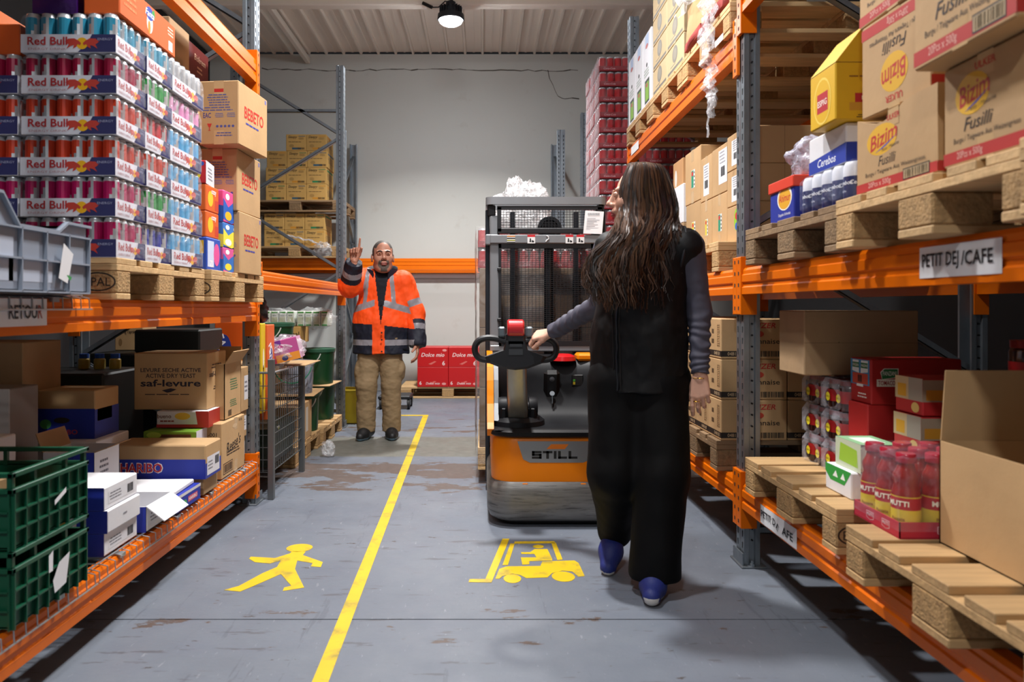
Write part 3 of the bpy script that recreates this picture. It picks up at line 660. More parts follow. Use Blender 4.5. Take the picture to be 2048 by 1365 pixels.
for i, (c1, c2, c3, hh, z0, s) in enumerate((('#d85a9a', '#2f6fc0', '#f0dc40', .12, 0, 'pink and blue packet of sweets, lowest in its pile'), ('#3c7ac8', '#f2e04a', '#e8eef5', .12, .121, 'blue and yellow packet of sweets, middle of its pile'), ('#e84f8e', '#1f5cb8', '#f2b824', .155, .242, 'pink, blue and yellow packet of sweets, top of its pile'))):
    carton('sweet_pack', s, -1.40, -1.25, 3.57, 3.80, ZB + z0, ZB + z0 + hh, ink(c1), [('p', 'right', [(0, .1), (.5, .0), (1, .2), (1, .55), (.6, .7), (.3, .5), (0, .75)], c2), ('e', 'right', .3, .22, .2, .14, c3, .002), ('e', 'right', .75, .8, .14, .12, c3, .002), ('e', 'right', .25, .82, .12, .1, '#f5f5f8', .002), ('p', 'front', [(0, 0), (1, 0), (1, .5), (0, .7)], c2), ('r', 'right', .93, 1, 0, 1, '#e9e4ee')], cat='pack', seam=False, group='packets of sweets')
BEB = [('t', 'right', 'BEBETO', .52, .56, .19, '#c42a20', {'bold': .035, 'wid': .66}), ('l', 'right', .2, .78, .36, .42, 1, '#3a3f9a'), ('r', 'front', .38, .62, .82, .875, '#bf2a26'), ('l', 'front', .2, .8, .6, .8, 5, '#5b6096'), ('l', 'front', .08, .95, .52, .6, 2, '#5b6096'), ('t', 'front', 'EAC', .2, .46, .08, '#3a3f8a', {'bold': .03, 'wid': .2}), ('l', 'front', .4, .65, .42, .5, 3, '#6a6ea0'), ('l', 'front', .7, .95, .42, .5, 3, '#6a6ea0'),
       ('p', 'front', [(.2, .33), (.32, .33), (.29, .28), (.27, .27), (.27, .23), (.3, .22), (.22, .22), (.25, .23), (.25, .27), (.23, .28)], '#c0302c'), ('l', 'front', .42, .9, .12, .2, 2, '#55598f')] + [('e', 'front', .46 + k*.1, .285, .035, .02, '#4a4f94') for k in range(5)] + [('r', 'right', .9, .96, .9, .97, '#6a6ea0')]
carton('lettered_carton', 'tan carton with red letters standing on the pallet, lowest of three', -1.42, -1.22, 3.72, 4.08, ZB, ZB + .312, CARD, BEB, tape=[('front', .5, .05)], group='tan cartons with red letters', key='beb')
carton('lettered_carton', 'tan carton with red letters, middle of three', -1.425, -1.225, 3.71, 4.07, ZB + .313, ZB + .625, CARD, BEB, group='tan cartons with red letters', key='beb', rz=-.02)
carton('lettered_carton', 'tan carton with red letters set askew on top of two others', -1.372, -1.172, 3.62, 3.98, ZB + .626, ZB + .94, CARD, BEB, group='tan cartons with red letters', key='beb', rz=-.10)
carton('plain_carton', 'tall plain beige carton behind the can trays', -1.75, -1.45, 3.43, 3.66, ZB + .55, ZB + 1.18, CARDD, [('l', 'right', .3, .7, .2, .9, 6, '#9a8058')])
carton('plain_carton', 'tall beige carton standing under another beige carton', -1.75, -1.45, 3.43, 3.66, ZB, ZB + .549, CARDD, [])
carton('chocolate_carton', 'dark red brown carton on a tan carton behind the lettered cartons', -1.72, -1.47, 3.70, 3.97, ZB + 1.0, ZB + 1.17, mat('maroon_board', '#5a1f1c', .5), [('t', 'right', 'Biskrem', .55, .65, .2, '#c8a890', {'shear': .2}), ('l', 'right', .4, .7, .2, .45, 2, '#b08a78')])
carton('biscuit_carton', 'tan carton with red lettering under the dark red carton', -1.72, -1.47, 3.70, 3.97, ZB + .84, ZB + .999, CARD, [('t', 'right', 'Biskrem', .5, .45, .3, '#b84a3a', {'shear': .2}), ('r', 'right', 0, 1, .82, .9, '#8a5a48')])
carton('biscuit_carton', 'tan carton low in the pile behind the sweets', -1.74, -1.46, 3.69, 3.97, ZB + .42, ZB + .839, CARD, [])
carton('biscuit_carton', 'tan carton at the bottom of the pile behind the sweets', -1.74, -1.46, 3.69, 3.97, ZB, ZB + .419, CARD, [])
carton('yellow_pack', 'yellow and blue packet peeking out above the can trays', -1.44, -1.38, 3.36, 3.44, ZB + .74, ZB + .86, ink('#e6b81e'), [('e', 'front', .4, .6, .3, .2, '#f2f2f2'), ('r', 'front', 0, .3, .5, .9, '#2846b0')], seam=False, cat='pack')
carton('brown_carton', 'tan carton under the yellow packet behind the cans', -1.60, -1.43, 3.36, 3.42, ZB, ZB + .739, CARDD, [], seam=False)
# ---- stacking crates
def crate(label, x0, x1, y0, y1, z0, z1, m, slots=False, notch=False):
    w, d, h = x1-x0, y1-y0, z1-z0; t = thing('plastic_crate', label, 'crate', ((x0+x1)/2, (y0+y1)/2, z0)); th = .004; ins = .012
    g = G(m); g.box(-w/2+ins, w/2-ins, -d/2+ins, d/2-ins, .002, .008); X, Y = w/2-ins, d/2-ins
    if notch:      # long side with a lowered grip
        for s in (1, -1):
            p = [(-Y, .004), (Y, .004), (Y, h*.82), (Y-.12, h*.82), (Y-.17, h*.7), (-Y+.22, h*.7), (-Y+.15, h), (-Y, h)]
            g.prism(p, s*X, s*(X-th), 0, 'x')
        for s in (1, -1): g.box(-X, X, s*Y, s*(Y-th), .004, h if s < 0 else h*.82)
    else:
        for s in (1, -1): g.box(-X, X, s*Y, s*(Y-th), .004, h-.055); g.box(s*X, s*(X-th), -Y, Y, .004, h-.055)
    g.obj('body', t)
    g = G(m)      # rim
    if notch:
        for s in (1, -1):
            pts = [(-Y-.01, h), (-Y+.15, h), (-Y+.22, h*.7), (Y-.17, h*.7), (Y-.12, h*.82), (Y+.01, h*.82)]
            for (a, b), (c, e) in zip(pts, pts[1:]): g.add([(s*(X-th), a, b), (s*(X+ins), a, b), (s*(X+ins), c, e), (s*(X-th), c, e), (s*(X-th), a, b-.008), (s*(X+ins), a, b-.008), (s*(X+ins), c, e-.008), (s*(X-th), c, e-.008)], [(0,1,2,3),(4,5,6,7),(1,5,6,2),(0,4,7,3)])
        g.box(-X, X, -Y-ins, -Y+th, h-.008, h); g.box(-X, X, Y-th, Y+ins, h*.82-.008, h*.82)
    else:
        for zz in (h-.06, h-.016):
            g.box(-w/2, w/2, -d/2, -d/2+ins+th, zz, zz+.014, 0, .002); g.box(-w/2, w/2, d/2-ins-th, d/2, zz, zz+.014, 0, .002); g.box(-w/2, -w/2+ins+th, -d/2, d/2, zz, zz+.014, 0, .002); g.box(w/2-ins-th, w/2, -d/2, d/2, zz, zz+.014, 0, .002)
    g.obj('rim', t)
    top = h*.68 if notch else h-.06
    hr = [.0, top*.5, top*.96] if notch else [0, top*.33, top*.66]
    for zz in hr:
        if zz or notch:
            for s in (1, -1):
                G(m).box(0, ins, -Y, Y, 0, .005).obj('rib', t, (X if s > 0 else -X-ins, 0, zz)); G(m).box(-X, X, 0, ins, 0, .005).obj('rib', t, (0, Y if s > 0 else -Y-ins, zz))
    n = 5 if notch else 7; vr = G(m).box(0, ins, -.002, .002, 0, top).obj('rib', t, (X, -Y, 0)); vq = G(m).box(-.002, .002, 0, ins, 0, top).obj('rib', t, (-X, -Y-ins, 0))
    for i in range(n + 1):
        for s in (1, -1):
            if (i or s < 0): link('rib', vr.data, t, (X if s > 0 else -X-ins, -Y + 2*Y*i/n, 0)); link('rib', vq.data, t, (-X + 2*X*i/n, Y if s > 0 else -Y-ins, 0))
    if not notch:
        for i in range(n + 1):      # short posts carrying the open rim
            for s in (1, -1):
                for a, b in ((s*(X-.002), -Y + 2*Y*i/n),): G(m).box(-.006, .006, -.006, .006, 0, .05).obj('rim_post', t, (a, b, h-.058)) if i in (0, 2, 5, 7) else None
                if i in (0, 3, 4, 7): G(m).box(-.006, .006, -.006, .006, 0, .05).obj('rim_post', t, (-X + 2*X*i/n, s*(Y-.002), h-.058))
    return t
GREYP = mat('grey_crate_plastic', '#8f98a6', .4, var=.03); GREENP = mat('green_crate_plastic', '#0a4a33', .38, var=.08)
cr = crate('grey plastic crate with a lowered side on the middle shelf', -1.65, -1.25, 1.77, 2.37, ZMD, ZMD + .265, GREYP, notch=True)
def scrap(parent, pts, name='label', m=PAPER):
    g = G(m); g.add(pts, [tuple(range(len(pts))), tuple(range(len(pts)))[::-1]]); return g.obj(name, parent)
scrap(cr, [(.2015, .11, .045), (.2025, .155, .03), (.2035, .185, .12), (.2025, .135, .15)])
scrap(cr, [(.2022, .15, .045), (.203, .172, .04), (.2035, .176, .05), (.2026, .152, .056)], 'label', ink('#3f9a52'))
for k, (yy, zz) in enumerate(((-.02, .09), (-.2, .15))): scrap(cr, [(.1885, yy-.08, .03), (.1885, yy+.12, .03), (.1885, yy+.12, zz), (.1885, yy-.08, zz)], 'sheet', mat('pale_liner', '#b9c2d2', .5))
c1 = crate('green plastic crate standing on the wire deck under another', -1.87, -1.27, 2.0, 2.39, ZLD, ZLD + .215, GREENP); c2 = crate('green plastic crate with open top, stacked on the lower one', -1.87, -1.27, 2.0, 2.39, ZLD + .216, ZLD + .431, GREENP)
scrap(c1, [(.3015, .0, .03), (.3015, .06, .04), (.304, .075, .13), (.303, .02, .115), (.302, -.01, .07)]); scrap(c1, [(.3015, -.03, .10), (.3015, -.01, .1), (.3015, -.008, .16), (.3015, -.03, .15)])
scrap(c2, [(.3015, .0, .075), (.3015, .06, .10), (.3015, .06, .115), (.3015, .0, .09)])
carton('tan_carton', 'small tan carton lying inside the upper green crate', -1.62, -1.45, 2.1, 2.3, ZLD + .23, ZLD + .36, CARD, [])
# ---- low shelf
BLU = '#1c2f9c'
WB = [('s', 'right', .12, .92, .2, .75, '#d9d9de'), ('l', 'right', .15, .55, .3, .7, 3, '#77777f'), ('b', 'right', .68, .86, .28, .68)]
FB = [('r', 'front', .55, 1, 0, 1, BLU), ('e', 'front', .25, .4, .25, .35, '#c8962c')]
for i in range(3): carton('flat_white_carton', f'flat white carton with label on the wire deck, {("lowest", "middle", "topmost")[i]} of the pile', -1.56, -1.33 + (.012 if i == 1 else 0), 2.60, 2.85, ZLD + i*.081, ZLD + .08 + i*.081, WHITEC, (WB if i != 1 else [('l', 'right', .45, .6, .4, .6, 1, '#8a8a92')]) + FB, seam=False, group='flat white cartons')
def open_carton(name, label, x0, x1, y0, y1, z0, z1, m, flaps, items=(), rz=0, inner=None, cat='box'):
    """open box with thin walls; flaps: (side, length, angle from upright in degrees)"""
    w, d, h = x1-x0, y1-y0, z1-z0; t = thing(name, label, cat, ((x0+x1)/2, (y0+y1)/2, z0), rz); th = .004
    g = G(m); g.box(-w/2, w/2, -d/2, d/2, 0, th)
    for s in (1, -1): g.box(-w/2, w/2, s*d/2, s*(d/2-th), 0, h); g.box(s*w/2, s*(w/2-th), -d/2, d/2, 0, h)
    g.obj('body', t); pg = G(); sg = G(); deco(pg, w, d, h, items, sg)
    if pg.f: pg.obj('printing', t, kind='stuff')
    if sg.f: sg.obj('label', t)
    for side, ln, ang in flaps:
        a = R(ang); g = G(inner or m)
        hw = (w if side in ('front', 'back') else d)/2 - .003
        g.box(-hw, hw, -th/2, th/2, 0, ln)
        o = g.obj('flap', t, {'front': (0, -d/2, h), 'back': (0, d/2, h), 'left': (-w/2, 0, h), 'right': (w/2, 0, h)}[side])
        o.rotation_mode = 'XYZ'
        rotz = {'front': 0, 'back': PI, 'left': -PI/2, 'right': PI/2}[side]
        o.rotation_euler = (Matrix.Rotation(rotz, 3, 'Z') @ Matrix.Rotation(a, 3, 'X')).to_euler()
    return t
open_carton('white_carton', 'open white carton with bent flap on the wire deck', -1.60, -1.31, 2.88, 3.12, ZLD, ZLD + .10, WHITEC, [('right', .09, 128), ('left', .12, -84)], [('r', 'front', .7, 1, 0, 1, BLU)] + WB)
HAR = lambda f, v, s: [('t', f, 'HARIBO', .32, v, s*1.12, '#f0e4e0', {'bold': .085, 'wid': .46, 'off': .0018}), ('t', f, 'HARIBO', .32, v, s, '#c0222c', {'bold': .04, 'wid': .44})]
carton('blue_sweets_carton', 'small blue carton at the front edge of the low shelf', -1.55, -1.295, 3.14, 3.40, ZLD, ZLD + .072, ink(BLU), [('e', 'front', .6, .5, .35, .45, '#d8a828'), ('e', 'right', .3, .35, .09, .22, '#3f9a58'), ('r', 'right', .45, .85, .28, .62, '#c8506a'), ('t', 'right', 'HARIBO', .65, .45, .2, '#f3e6e8', {'bold': .03, 'wid': .36}), ('r', 'right', 0, 1, .82, 1, '#cfcfd6')], seam=False)
carton('white_lid_carton', 'white carton lying on the small blue one', -1.62, -1.315, 3.14, 3.38, ZLD + .073, ZLD + .093, WHITEC, [], seam=False, rz=.04)
carton('large_sweets_carton', 'long blue and brown carton with red lettering across the front', -1.716, -1.28, 3.42, 3.62, .342, .342 + .158, CARD, [('r', 'front', 0, 1, 0, .58, BLU), ('r', 'right', 0, 1, 0, .45, '#2a3a96')] + [('s', 'right', .1, .9, .08, .62, '#d6d6de'), ('l', 'right', .15, .5, .2, .5, 3, '#77777f'), ('b', 'right', .6, .85, .3, .55)] + HAR('front', .33, .26), seam=False, c=.006)
carton('brown_carton', 'tan carton hidden under the long blue carton', -1.70, -1.30, 3.45, 3.63, ZLD, .341, CARDD, [], seam=False)
carton('blue_sweets_carton', 'blue and brown carton with hand hole, back on the low shelf', -2.02, -1.76, 3.36, 3.58, .54, .76, CARD, [('r', 'front', 0, 1, 0, .62, BLU), ('e', 'front', .42, .38, .14, .06, '#2a1c12', .002), ('t', 'front', 'HARIBO', .45, .14, .1, '#c23a3a', {'bold': .03, 'wid': .5}), ('e', 'front', .14, .3, .1, .1, '#4a9a5a', .002), ('r', 'right', 0, 1, 0, .6, '#3a48a0'), ('r', 'right', .1, .7, .35, .6, '#b04a52')], seam=False)
carton('grey_carton', 'grey board carton under the blue hand hole carton', -2.1, -1.72, 3.30, 3.6, ZLD, .539, WHITEC, [], seam=False)
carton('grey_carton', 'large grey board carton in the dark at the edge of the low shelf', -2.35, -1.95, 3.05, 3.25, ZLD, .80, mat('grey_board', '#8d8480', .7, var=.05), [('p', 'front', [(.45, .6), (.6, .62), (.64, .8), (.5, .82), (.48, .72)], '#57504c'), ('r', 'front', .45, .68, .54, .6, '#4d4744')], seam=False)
carton('white_carton', 'white lidded carton in front of the large grey carton', -2.12, -1.84, 2.70, 2.92, ZLD, .64, WHITEC, [('s', 'front', .1, .95, .48, .66, '#e2e2e4'), ('t', 'front', 'HARIBO 4', .6, .6, .04, '#3a3a40', {'wid': .4}), ('b', 'front', .75, .92, .5, .57), ('r', 'front', 0, 1, .68, .69, '#5a5550', .004)], seam=False)
open_carton('white_carton', 'white and blue carton with bent open flap behind the crates', -1.78, -1.57, 2.99, 3.2, ZLD + .12, ZLD + .29, WHITEC, [('right', .055, 70), ('left', .08, 20)], [('r', 'front', .5, 1, 0, 1, BLU), ('s', 'right', .1, .9, .3, .9, '#d9d9de'), ('l', 'right', .2, .6, .4, .8, 3, '#66666e')], inner=CARDD)
carton('white_carton', 'white carton lying under the white and blue one', -1.79, -1.56, 2.98, 3.21, ZLD, ZLD + .119, WHITEC, [('l', 'right', .5, .8, .3, .7, 2, '#77777f')], seam=False)
SAF = lambda f: [('t', f, 'LEVURE SECHE ACTIVE', .5, .70, .07, '#2c2430', {'bold': .03, 'wid': .82}), ('t', f, 'ACTIVE DRY YEAST', .5, .60, .075, '#2c2430', {'bold': .03, 'wid': .68}), ('t', f, 'saf-levure', .5, .47, .12, '#211b2e', {'bold': .05, 'wid': .82}), ('p', f, [(.38, .34), (.5, .38), (.58, .36), (.5, .31), (.45, .30)], '#2c2430'), ('l', f, .1, .9, .25, .29, 1, '#4a3a34')]
carton('yeast_carton', 'tan carton with black lettering on two sides, high on the low shelf', -1.766, -1.394, 3.75, 4.02, .618, .905, CARD, SAF('front') + [('l', 'right', .2, .85, .7, .8, 2, '#4a3a34'), ('t', 'right', 'saf-levure', .5, .61, .09, '#211b2e', {'bold': .04, 'wid': .8}), ('p', 'right', [(.5, .5), (.65, .56), (.6, .48), (.52, .44)], '#2c2430'), ('l', 'right', .3, .8, .32, .4, 2, '#4a3a34')], tape=[('right', .5, .05)], seam=True)
carton('chocolate_box', 'white and red box of chocolate bars under the yeast carton', -1.63, -1.37, 3.70, 3.90, .535, .617, ink('#d4d2d6'), [('r', 'front', 0, 1, 0, .2, '#b52626'), ('p', 'front', [(.8, 0), (1, 0), (1, 1), (.75, 1)], '#b02a22'), ('e', 'front', .5, .7, .15, .22, '#e0b43a'), ('t', 'front', 'bueno', .15, .7, .25, '#6a4028', {'bold': .03}), ('l', 'front', .05, .4, .3, .5, 1, '#8a3a30'), ('r', 'right', 0, 1, 0, 1, '#a82e24')], seam=False)
carton('chocolate_box', 'green box of chocolate bars under the white and red box', -1.66, -1.40, 3.62, 3.85, .455, .53, ink('#6f9a2a'), [('r', 'front', .2, .9, .15, .4, '#4a2a20'), ('r', 'front', .3, .9, .6, .8, '#5a3424'), ('e', 'front', .2, .75, .14, .2, '#a8c84a'), ('r', 'right', 0, 1, 0, 1, '#d6d4e0')], seam=False)
carton('brown_carton', 'dark tan carton under the green box', -1.72, -1.42, 3.66, 3.9, ZLD, .454, CARDD, [], seam=False)
carton('peanut_carton', 'tan carton with black script lettering at the end of the shelf', -1.42, -1.325, 3.76, 4.12, ZLD, .545, CARD, [('t', 'right', "Reese's", .5, .55, .2, '#241a18', {'bold': .02, 'shear': .25, 'wid': .62, 'rot': .12}), ('l', 'right', .2, .85, .36, .46, 2, '#3a2a22'), ('r', 'right', .06, .46, .06, .26, '#3a2c20'), ('r', 'right', .075, .445, .075, .245, '#b98f62', .0018), ('b', 'right', .1, .42, .09, .23, '#3a2c20'), ('t', 'right', '707-36', .8, .93, .05, '#2a201c'), ('e', 'right', .55, .86, .1, .04, '#cdb08a', .002), ('t', 'front', '-001', .5, .8, .07, '#2a201c', {'bold': .03})], tape=[('right', .6, .045)])
open_carton('tan_carton', 'open tan carton with green print on top of the peanut carton', -1.47, -1.345, 3.86, 4.12, .546, .84, CARD, [('right', .08, 35), ('back', .08, 10), ('left', .08, 70)], [('l', 'right', .3, .8, .5, .72, 5, '#4a7a52'), ('l', 'right', .3, .75, .2, .34, 4, '#4a7a52'), ('b', 'right', .2, .4, .05, .16, '#3a2c20')])
for i, (z0, z1) in enumerate(((ZLD, .40), (.401, .55), (.551, .80))): carton('labelled_carton', f'tan carton with white label against the post, {("lowest", "middle", "topmost")[i]} of three', -1.62, -1.365 + i*.01, 4.125, 4.25, z0, z1, CARD, [('s', 'right', .4, .95, .25, .8, '#dadade'), ('l', 'right', .45, .9, .4, .7, 3, '#77777f')], seam=False)
# in the dark at the back of the low shelf
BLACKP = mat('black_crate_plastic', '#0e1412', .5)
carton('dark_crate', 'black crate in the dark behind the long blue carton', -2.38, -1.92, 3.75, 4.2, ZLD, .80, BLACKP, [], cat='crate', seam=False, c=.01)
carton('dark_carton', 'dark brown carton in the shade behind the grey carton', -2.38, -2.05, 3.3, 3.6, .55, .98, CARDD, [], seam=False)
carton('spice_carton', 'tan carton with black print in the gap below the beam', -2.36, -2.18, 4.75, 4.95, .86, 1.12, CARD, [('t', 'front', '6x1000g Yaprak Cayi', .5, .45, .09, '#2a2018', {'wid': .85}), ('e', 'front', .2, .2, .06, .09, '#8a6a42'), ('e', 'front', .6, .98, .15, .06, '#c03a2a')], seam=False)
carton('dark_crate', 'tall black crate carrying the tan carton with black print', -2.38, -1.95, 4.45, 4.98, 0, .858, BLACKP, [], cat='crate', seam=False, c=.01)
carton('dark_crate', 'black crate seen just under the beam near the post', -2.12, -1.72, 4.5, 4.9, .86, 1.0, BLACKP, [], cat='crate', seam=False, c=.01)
carton('soda_carton', 'dark orange soda carton in the shade behind the galvanised post', -1.90, -1.63, 5.25, 5.42, .601, 1.03, mat('orange_wrap', '#c24e12', .4), [('e', 'front', .25, .5, .2, .3, '#24388c'), ('t', 'front', 'FANTA', .25, .5, .14, '#e8e8ee', {'bold': .04, 'rot': -1.3}), ('e', 'front', .75, .4, .18, .18, '#d88a2a')], seam=False)
carton('brown_carton', 'tan carton standing on the pallet under the dark soda carton', -1.90, -1.63, 5.25, 5.42, .1445, .60, CARDD, [], seam=False)
for i in range(3):
    t = thing('blue_capped_bottle', f'small jar with blue cap, {("first", "second", "third")[i]} from the shelf wall', 'bottle', (-2.18 + i*.085, 4.05, .801), 0, 'blue capped jars'); g = G(mat('yellow_oil', '#b8a04a', .2)); g.lathe([(0, 0), (.028, 0), (.03, .01), (.03, .05), (.02, .06), (.02, .065)], 12); g.obj('jar', t, smooth=True); g = G(ink('#1c56b8')); g.lathe([(.024, .058), (.024, .082), (0, .082)], 12); g.obj('cap', t, smooth=True)
# paper sign taped to the beam
def beam_sign(label, parts, x, y0, y1, z0, z1, sg, tilt=0):
    t = thing('paper_sign', label, 'sign', (x, (y0+y1)/2, (z0+z1)/2)); L = y1-y0; h = z1-z0
    fr = (lambda u, v, o: (o, u - L/2, v - h/2)) if sg < 0 else (lambda u, v, o: (-o, L/2 - u, v - h/2))
    g = G(PAPER); n = 6
    for i in range(n):
        a, b = L*i/n, L*(i+1)/n; oa, ob = .003 + .002*(i % 2), .003 + .002*((i+1) % 2); g.add([fr(a, 0, oa), fr(b, 0, ob), fr(b, h, ob), fr(a, h, oa)], [(0, 1, 2, 3)])
    g.obj('sheet', t); g = G()
    for s, u, v, hh, wd, col, rot in parts: word(g, fr, s, u*L, v*h, hh*h, ink(col), .0195, bold=.035, rot=rot, wid=wd*L)
    g.obj('lettering', t)
    if tilt: t.rotation_euler[0] = tilt
    return t
beam_sign('white paper sign reading RETOUR on the orange beam', [('RETOU', .645, .52, .5, .39, '#1c1c22', 0), ('R', .885, .52, .5, .066, '#a8584c', 0)], -1.298, 1.87, 2.2, 1.085, 1.163, -1)
# ================================================================ goods on the right rack
ZP0, ZP1, ZP2 = ZR0 + .1442, ZR1 + .1442, ZR2 + .1442
# ---- low shelf, near bay
TL = [('l', 'left', .3, .6, .3, .6, 1, '#8a6c46')]
carton('large_plain_carton', 'large plain brown carton resting on the jar packs under the beam', 1.243, 1.685, 2.86, 3.10, .874, 1.125, CARDD, [('r', 'front', .0, 1, .50, .505, '#6a5236', .001), ('r', 'front', .30, .31, .5, .52, '#6a5236', .001)], seam=False)
BEAN = mat('bean_jar_dark', '#2a100c', .2, coat=.5); FILM2 = film('jar_film', .22, '#d2d2dc', .15, 10)
def jar_pack(label, x, y, z):
    if 'jar' in KEYS: return dup(KEYS['jar'], label, (x, y, z), 0)
    t = thing('jar_pack', label, 'jar pack', (x, y, z), 0, 'film wrapped packs of bean jars'); w, d, h = .30, .165, .118
    for i in range(3):
        for j in range(2):
            o = G(BEAN, mat('jar_label_red', '#a31a1c', .4), mat('jar_lid', '#7a1a1c', .3, metal=.4)); r = .04
            o.lathe([(.03, 0), (r, .008), (r, .03)], 14, 0); o.lathe([(r, .03), (r, .075)], 14, 1); o.lathe([(r, .075), (r, .088), (.034, .098)], 14, 0); o.lathe([(.036, .096), (.036, .112), (0, .113)], 14, 2)
            o.obj('jar', t, (-w/2 + .05 + i*.1, -d/2 + .041 + j*.083, 0), smooth=True)
    g = G(FILM2); e = .001; q = [[(-w/2-e, -d/2-e, .004), (w/2+e, -d/2-e, .004), (w/2+e, d/2+e, .004), (-w/2-e, d/2+e, .004)], [(-w/2-e, -d/2-e, .09), (w/2+e, -d/2-e, .09), (w/2+e, d/2+e, .09), (-w/2-e, d/2+e, .09)], [(-w/2+.012, -d/2+.012, h), (w/2-.012, -d/2+.012, h), (w/2-.012, d/2-.012, h), (-w/2+.012, d/2-.012, h)]]
    for a, b in zip(q, q[1:]):
        for i in range(4):
            if i == 3 and a is q[0]: continue       # the open end shows the jars
            g.add([a[i], a[(i+1) % 4], b[(i+1) % 4], b[i]], [(0, 1, 2, 3)])
    n = 20      # film round the oval opening at the aisle end
    for i in range(n):
        a0, a1 = 2*PI*i/n, 2*PI*(i+1)/n
        def rim(a):
            c, s = math.cos(a), math.sin(a); k = min((d/2)/max(abs(c), 1e-6), .043/max(abs(s), 1e-6)); return (c*k, .047 + s*k)
        p0, p1 = rim(a0), rim(a1); i0, i1 = (.052*math.cos(a0), .047 + .036*math.sin(a0)), (.052*math.cos(a1), .047 + .036*math.sin(a1))
        g.add([(-w/2-e, p0[0], p0[1]), (-w/2-e, p1[0], p1[1]), (-w/2-e, i1[0], i1[1]), (-w/2-e, i0[0], i0[1])], [(0, 1, 2, 3)])
    g.obj('shrink_wrap', t)
    pg = G(); fr = lambda u, v, o: (-w/2 + .006 - o, -u, v)
    for u in (.0415, -.0415):
        flat(pg, fr, [(u + a*.017, .047 + b*.017) for a, b in ELL], ink('#e3d22a'), .0005); word(pg, fr, 'ONCU', u, .047, .008, ink('#3a2a10'), .001, bold=.03)
    pg.obj('printing', t, kind='stuff'); KEYS['jar'] = t; return t
for i in range(3):
    for j in range(2): jar_pack(f'film wrapped pack of bean jars, {("lowest", "middle", "top")[i]} row, pile {("nearer the red boxes", "nearer the galvanised post")[j]}', 1.47, 2.80 + j*.172, ZP0 + i*.1195)
RB = '#a81c1c'
carton('red_tomato_box', 'plain red carton under the printed red tomato carton', 1.340, 1.655, 2.575, 2.712, .665, .798, ink(RB), [], seam=False)
carton('brown_carton', 'low brown carton carrying the red tomato cartons', 1.345, 1.65, 2.585, 2.71, ZP0, .664, CARDD, [], seam=False)
carton('red_tomato_box', 'red carton printed with tomato packs, on the plain red one', 1.35, 1.665, 2.57, 2.712, .799, .957, ink(RB), [('r', 'left', .0, .92, .40, .97, '#2f7fae'), ('p', 'left', [(.08, .7), (.42, .66), (.4, .95), (.1, .95)], '#d8dede', .002), ('p', 'left', [(.5, .66), (.85, .7), (.85, .95), (.52, .95)], '#d8dede', .002), ('r', 'left', .1, .42, .78, .9, '#1f6a3c', .003), ('r', 'left', .52, .84, .78, .9, '#1f6a3c', .003), ('t', 'left', 'PANZANI', .26, .84, .06, '#f2f2ea', {'off': .004, 'wid': .28}), ('t', 'left', 'PANZANI', .68, .84, .06, '#f2f2ea', {'off': .004, 'wid': .28}),
        ('r', 'left', .1, .85, .42, .66, '#b8402c', .0022), ('s', 'left', .3, .62, .36, .66, '#dedede'), ('b', 'left', .36, .56, .46, .62), ('l', 'left', .35, .85, .1, .24, 2, '#e8d8d4'),
        ('p', 'front', [(.1, .72), (.14, .8), (.3, .8), (.3, .6), (.12, .55)], '#e8e4da'), ('p', 'front', [(.11, .71), (.145, .785), (.29, .785), (.29, .61), (.12, .565)], '#1f6a3c', .003), ('t', 'front', 'PANZANI', .2, .69, .1, '#f2f2ea', {'off': .004, 'wid': .15}), ('r', 'front', .06, .34, .40, .56, '#e8e4da'), ('t', 'front', 'TOMACOULI', .2, .48, .1, '#a81c1c', {'off': .004, 'wid': .25, 'bold': .03}), ('t', 'front', 'AUX TOMATES DE', .62, .5, .07, '#c89a94', {'wid': .36})], seam=False)
carton('white_pack', 'white carton of green packets on the bare pallet boards', 1.196, 1.34, 2.40, 2.58, ZP0, .60, WHITEC, [('p', 'left', [(.0, 1), (.0, .7), (.2, .42), (.75, .42), (1, 1)], '#2f9a3e'), ('p', 'left', [(.3, .6), (.42, .85), (.5, .6)], '#eef2ee', .002), ('p', 'left', [(.6, .6), (.7, .85), (.78, .6)], '#eef2ee', .002), ('p', 'front', [(.75, .8), (1, .8), (1, .4)], '#2f7a3a')], seam=False, cat='pack')
carton('green_pack', 'film wrapped green topped pack lying on the white carton', 1.217, 1.34, 2.38, 2.55, .601, .695, mat('pale_tissue', '#d9d3c4', .6, bump=.3), [('r', 'left', 0, 1, 0, 1, '#c4ccae'), ('p', 'left', [(.15, .2), (.9, .15), (.85, .75), (.2, .85)], '#9cc23a', .002), ('r', 'top', 0, 1, 0, 1, '#86b486'), ('r', 'top', .2, .8, .2, .8, '#d8e6d8', .002)], seam=False, cat='pack', c=.015)
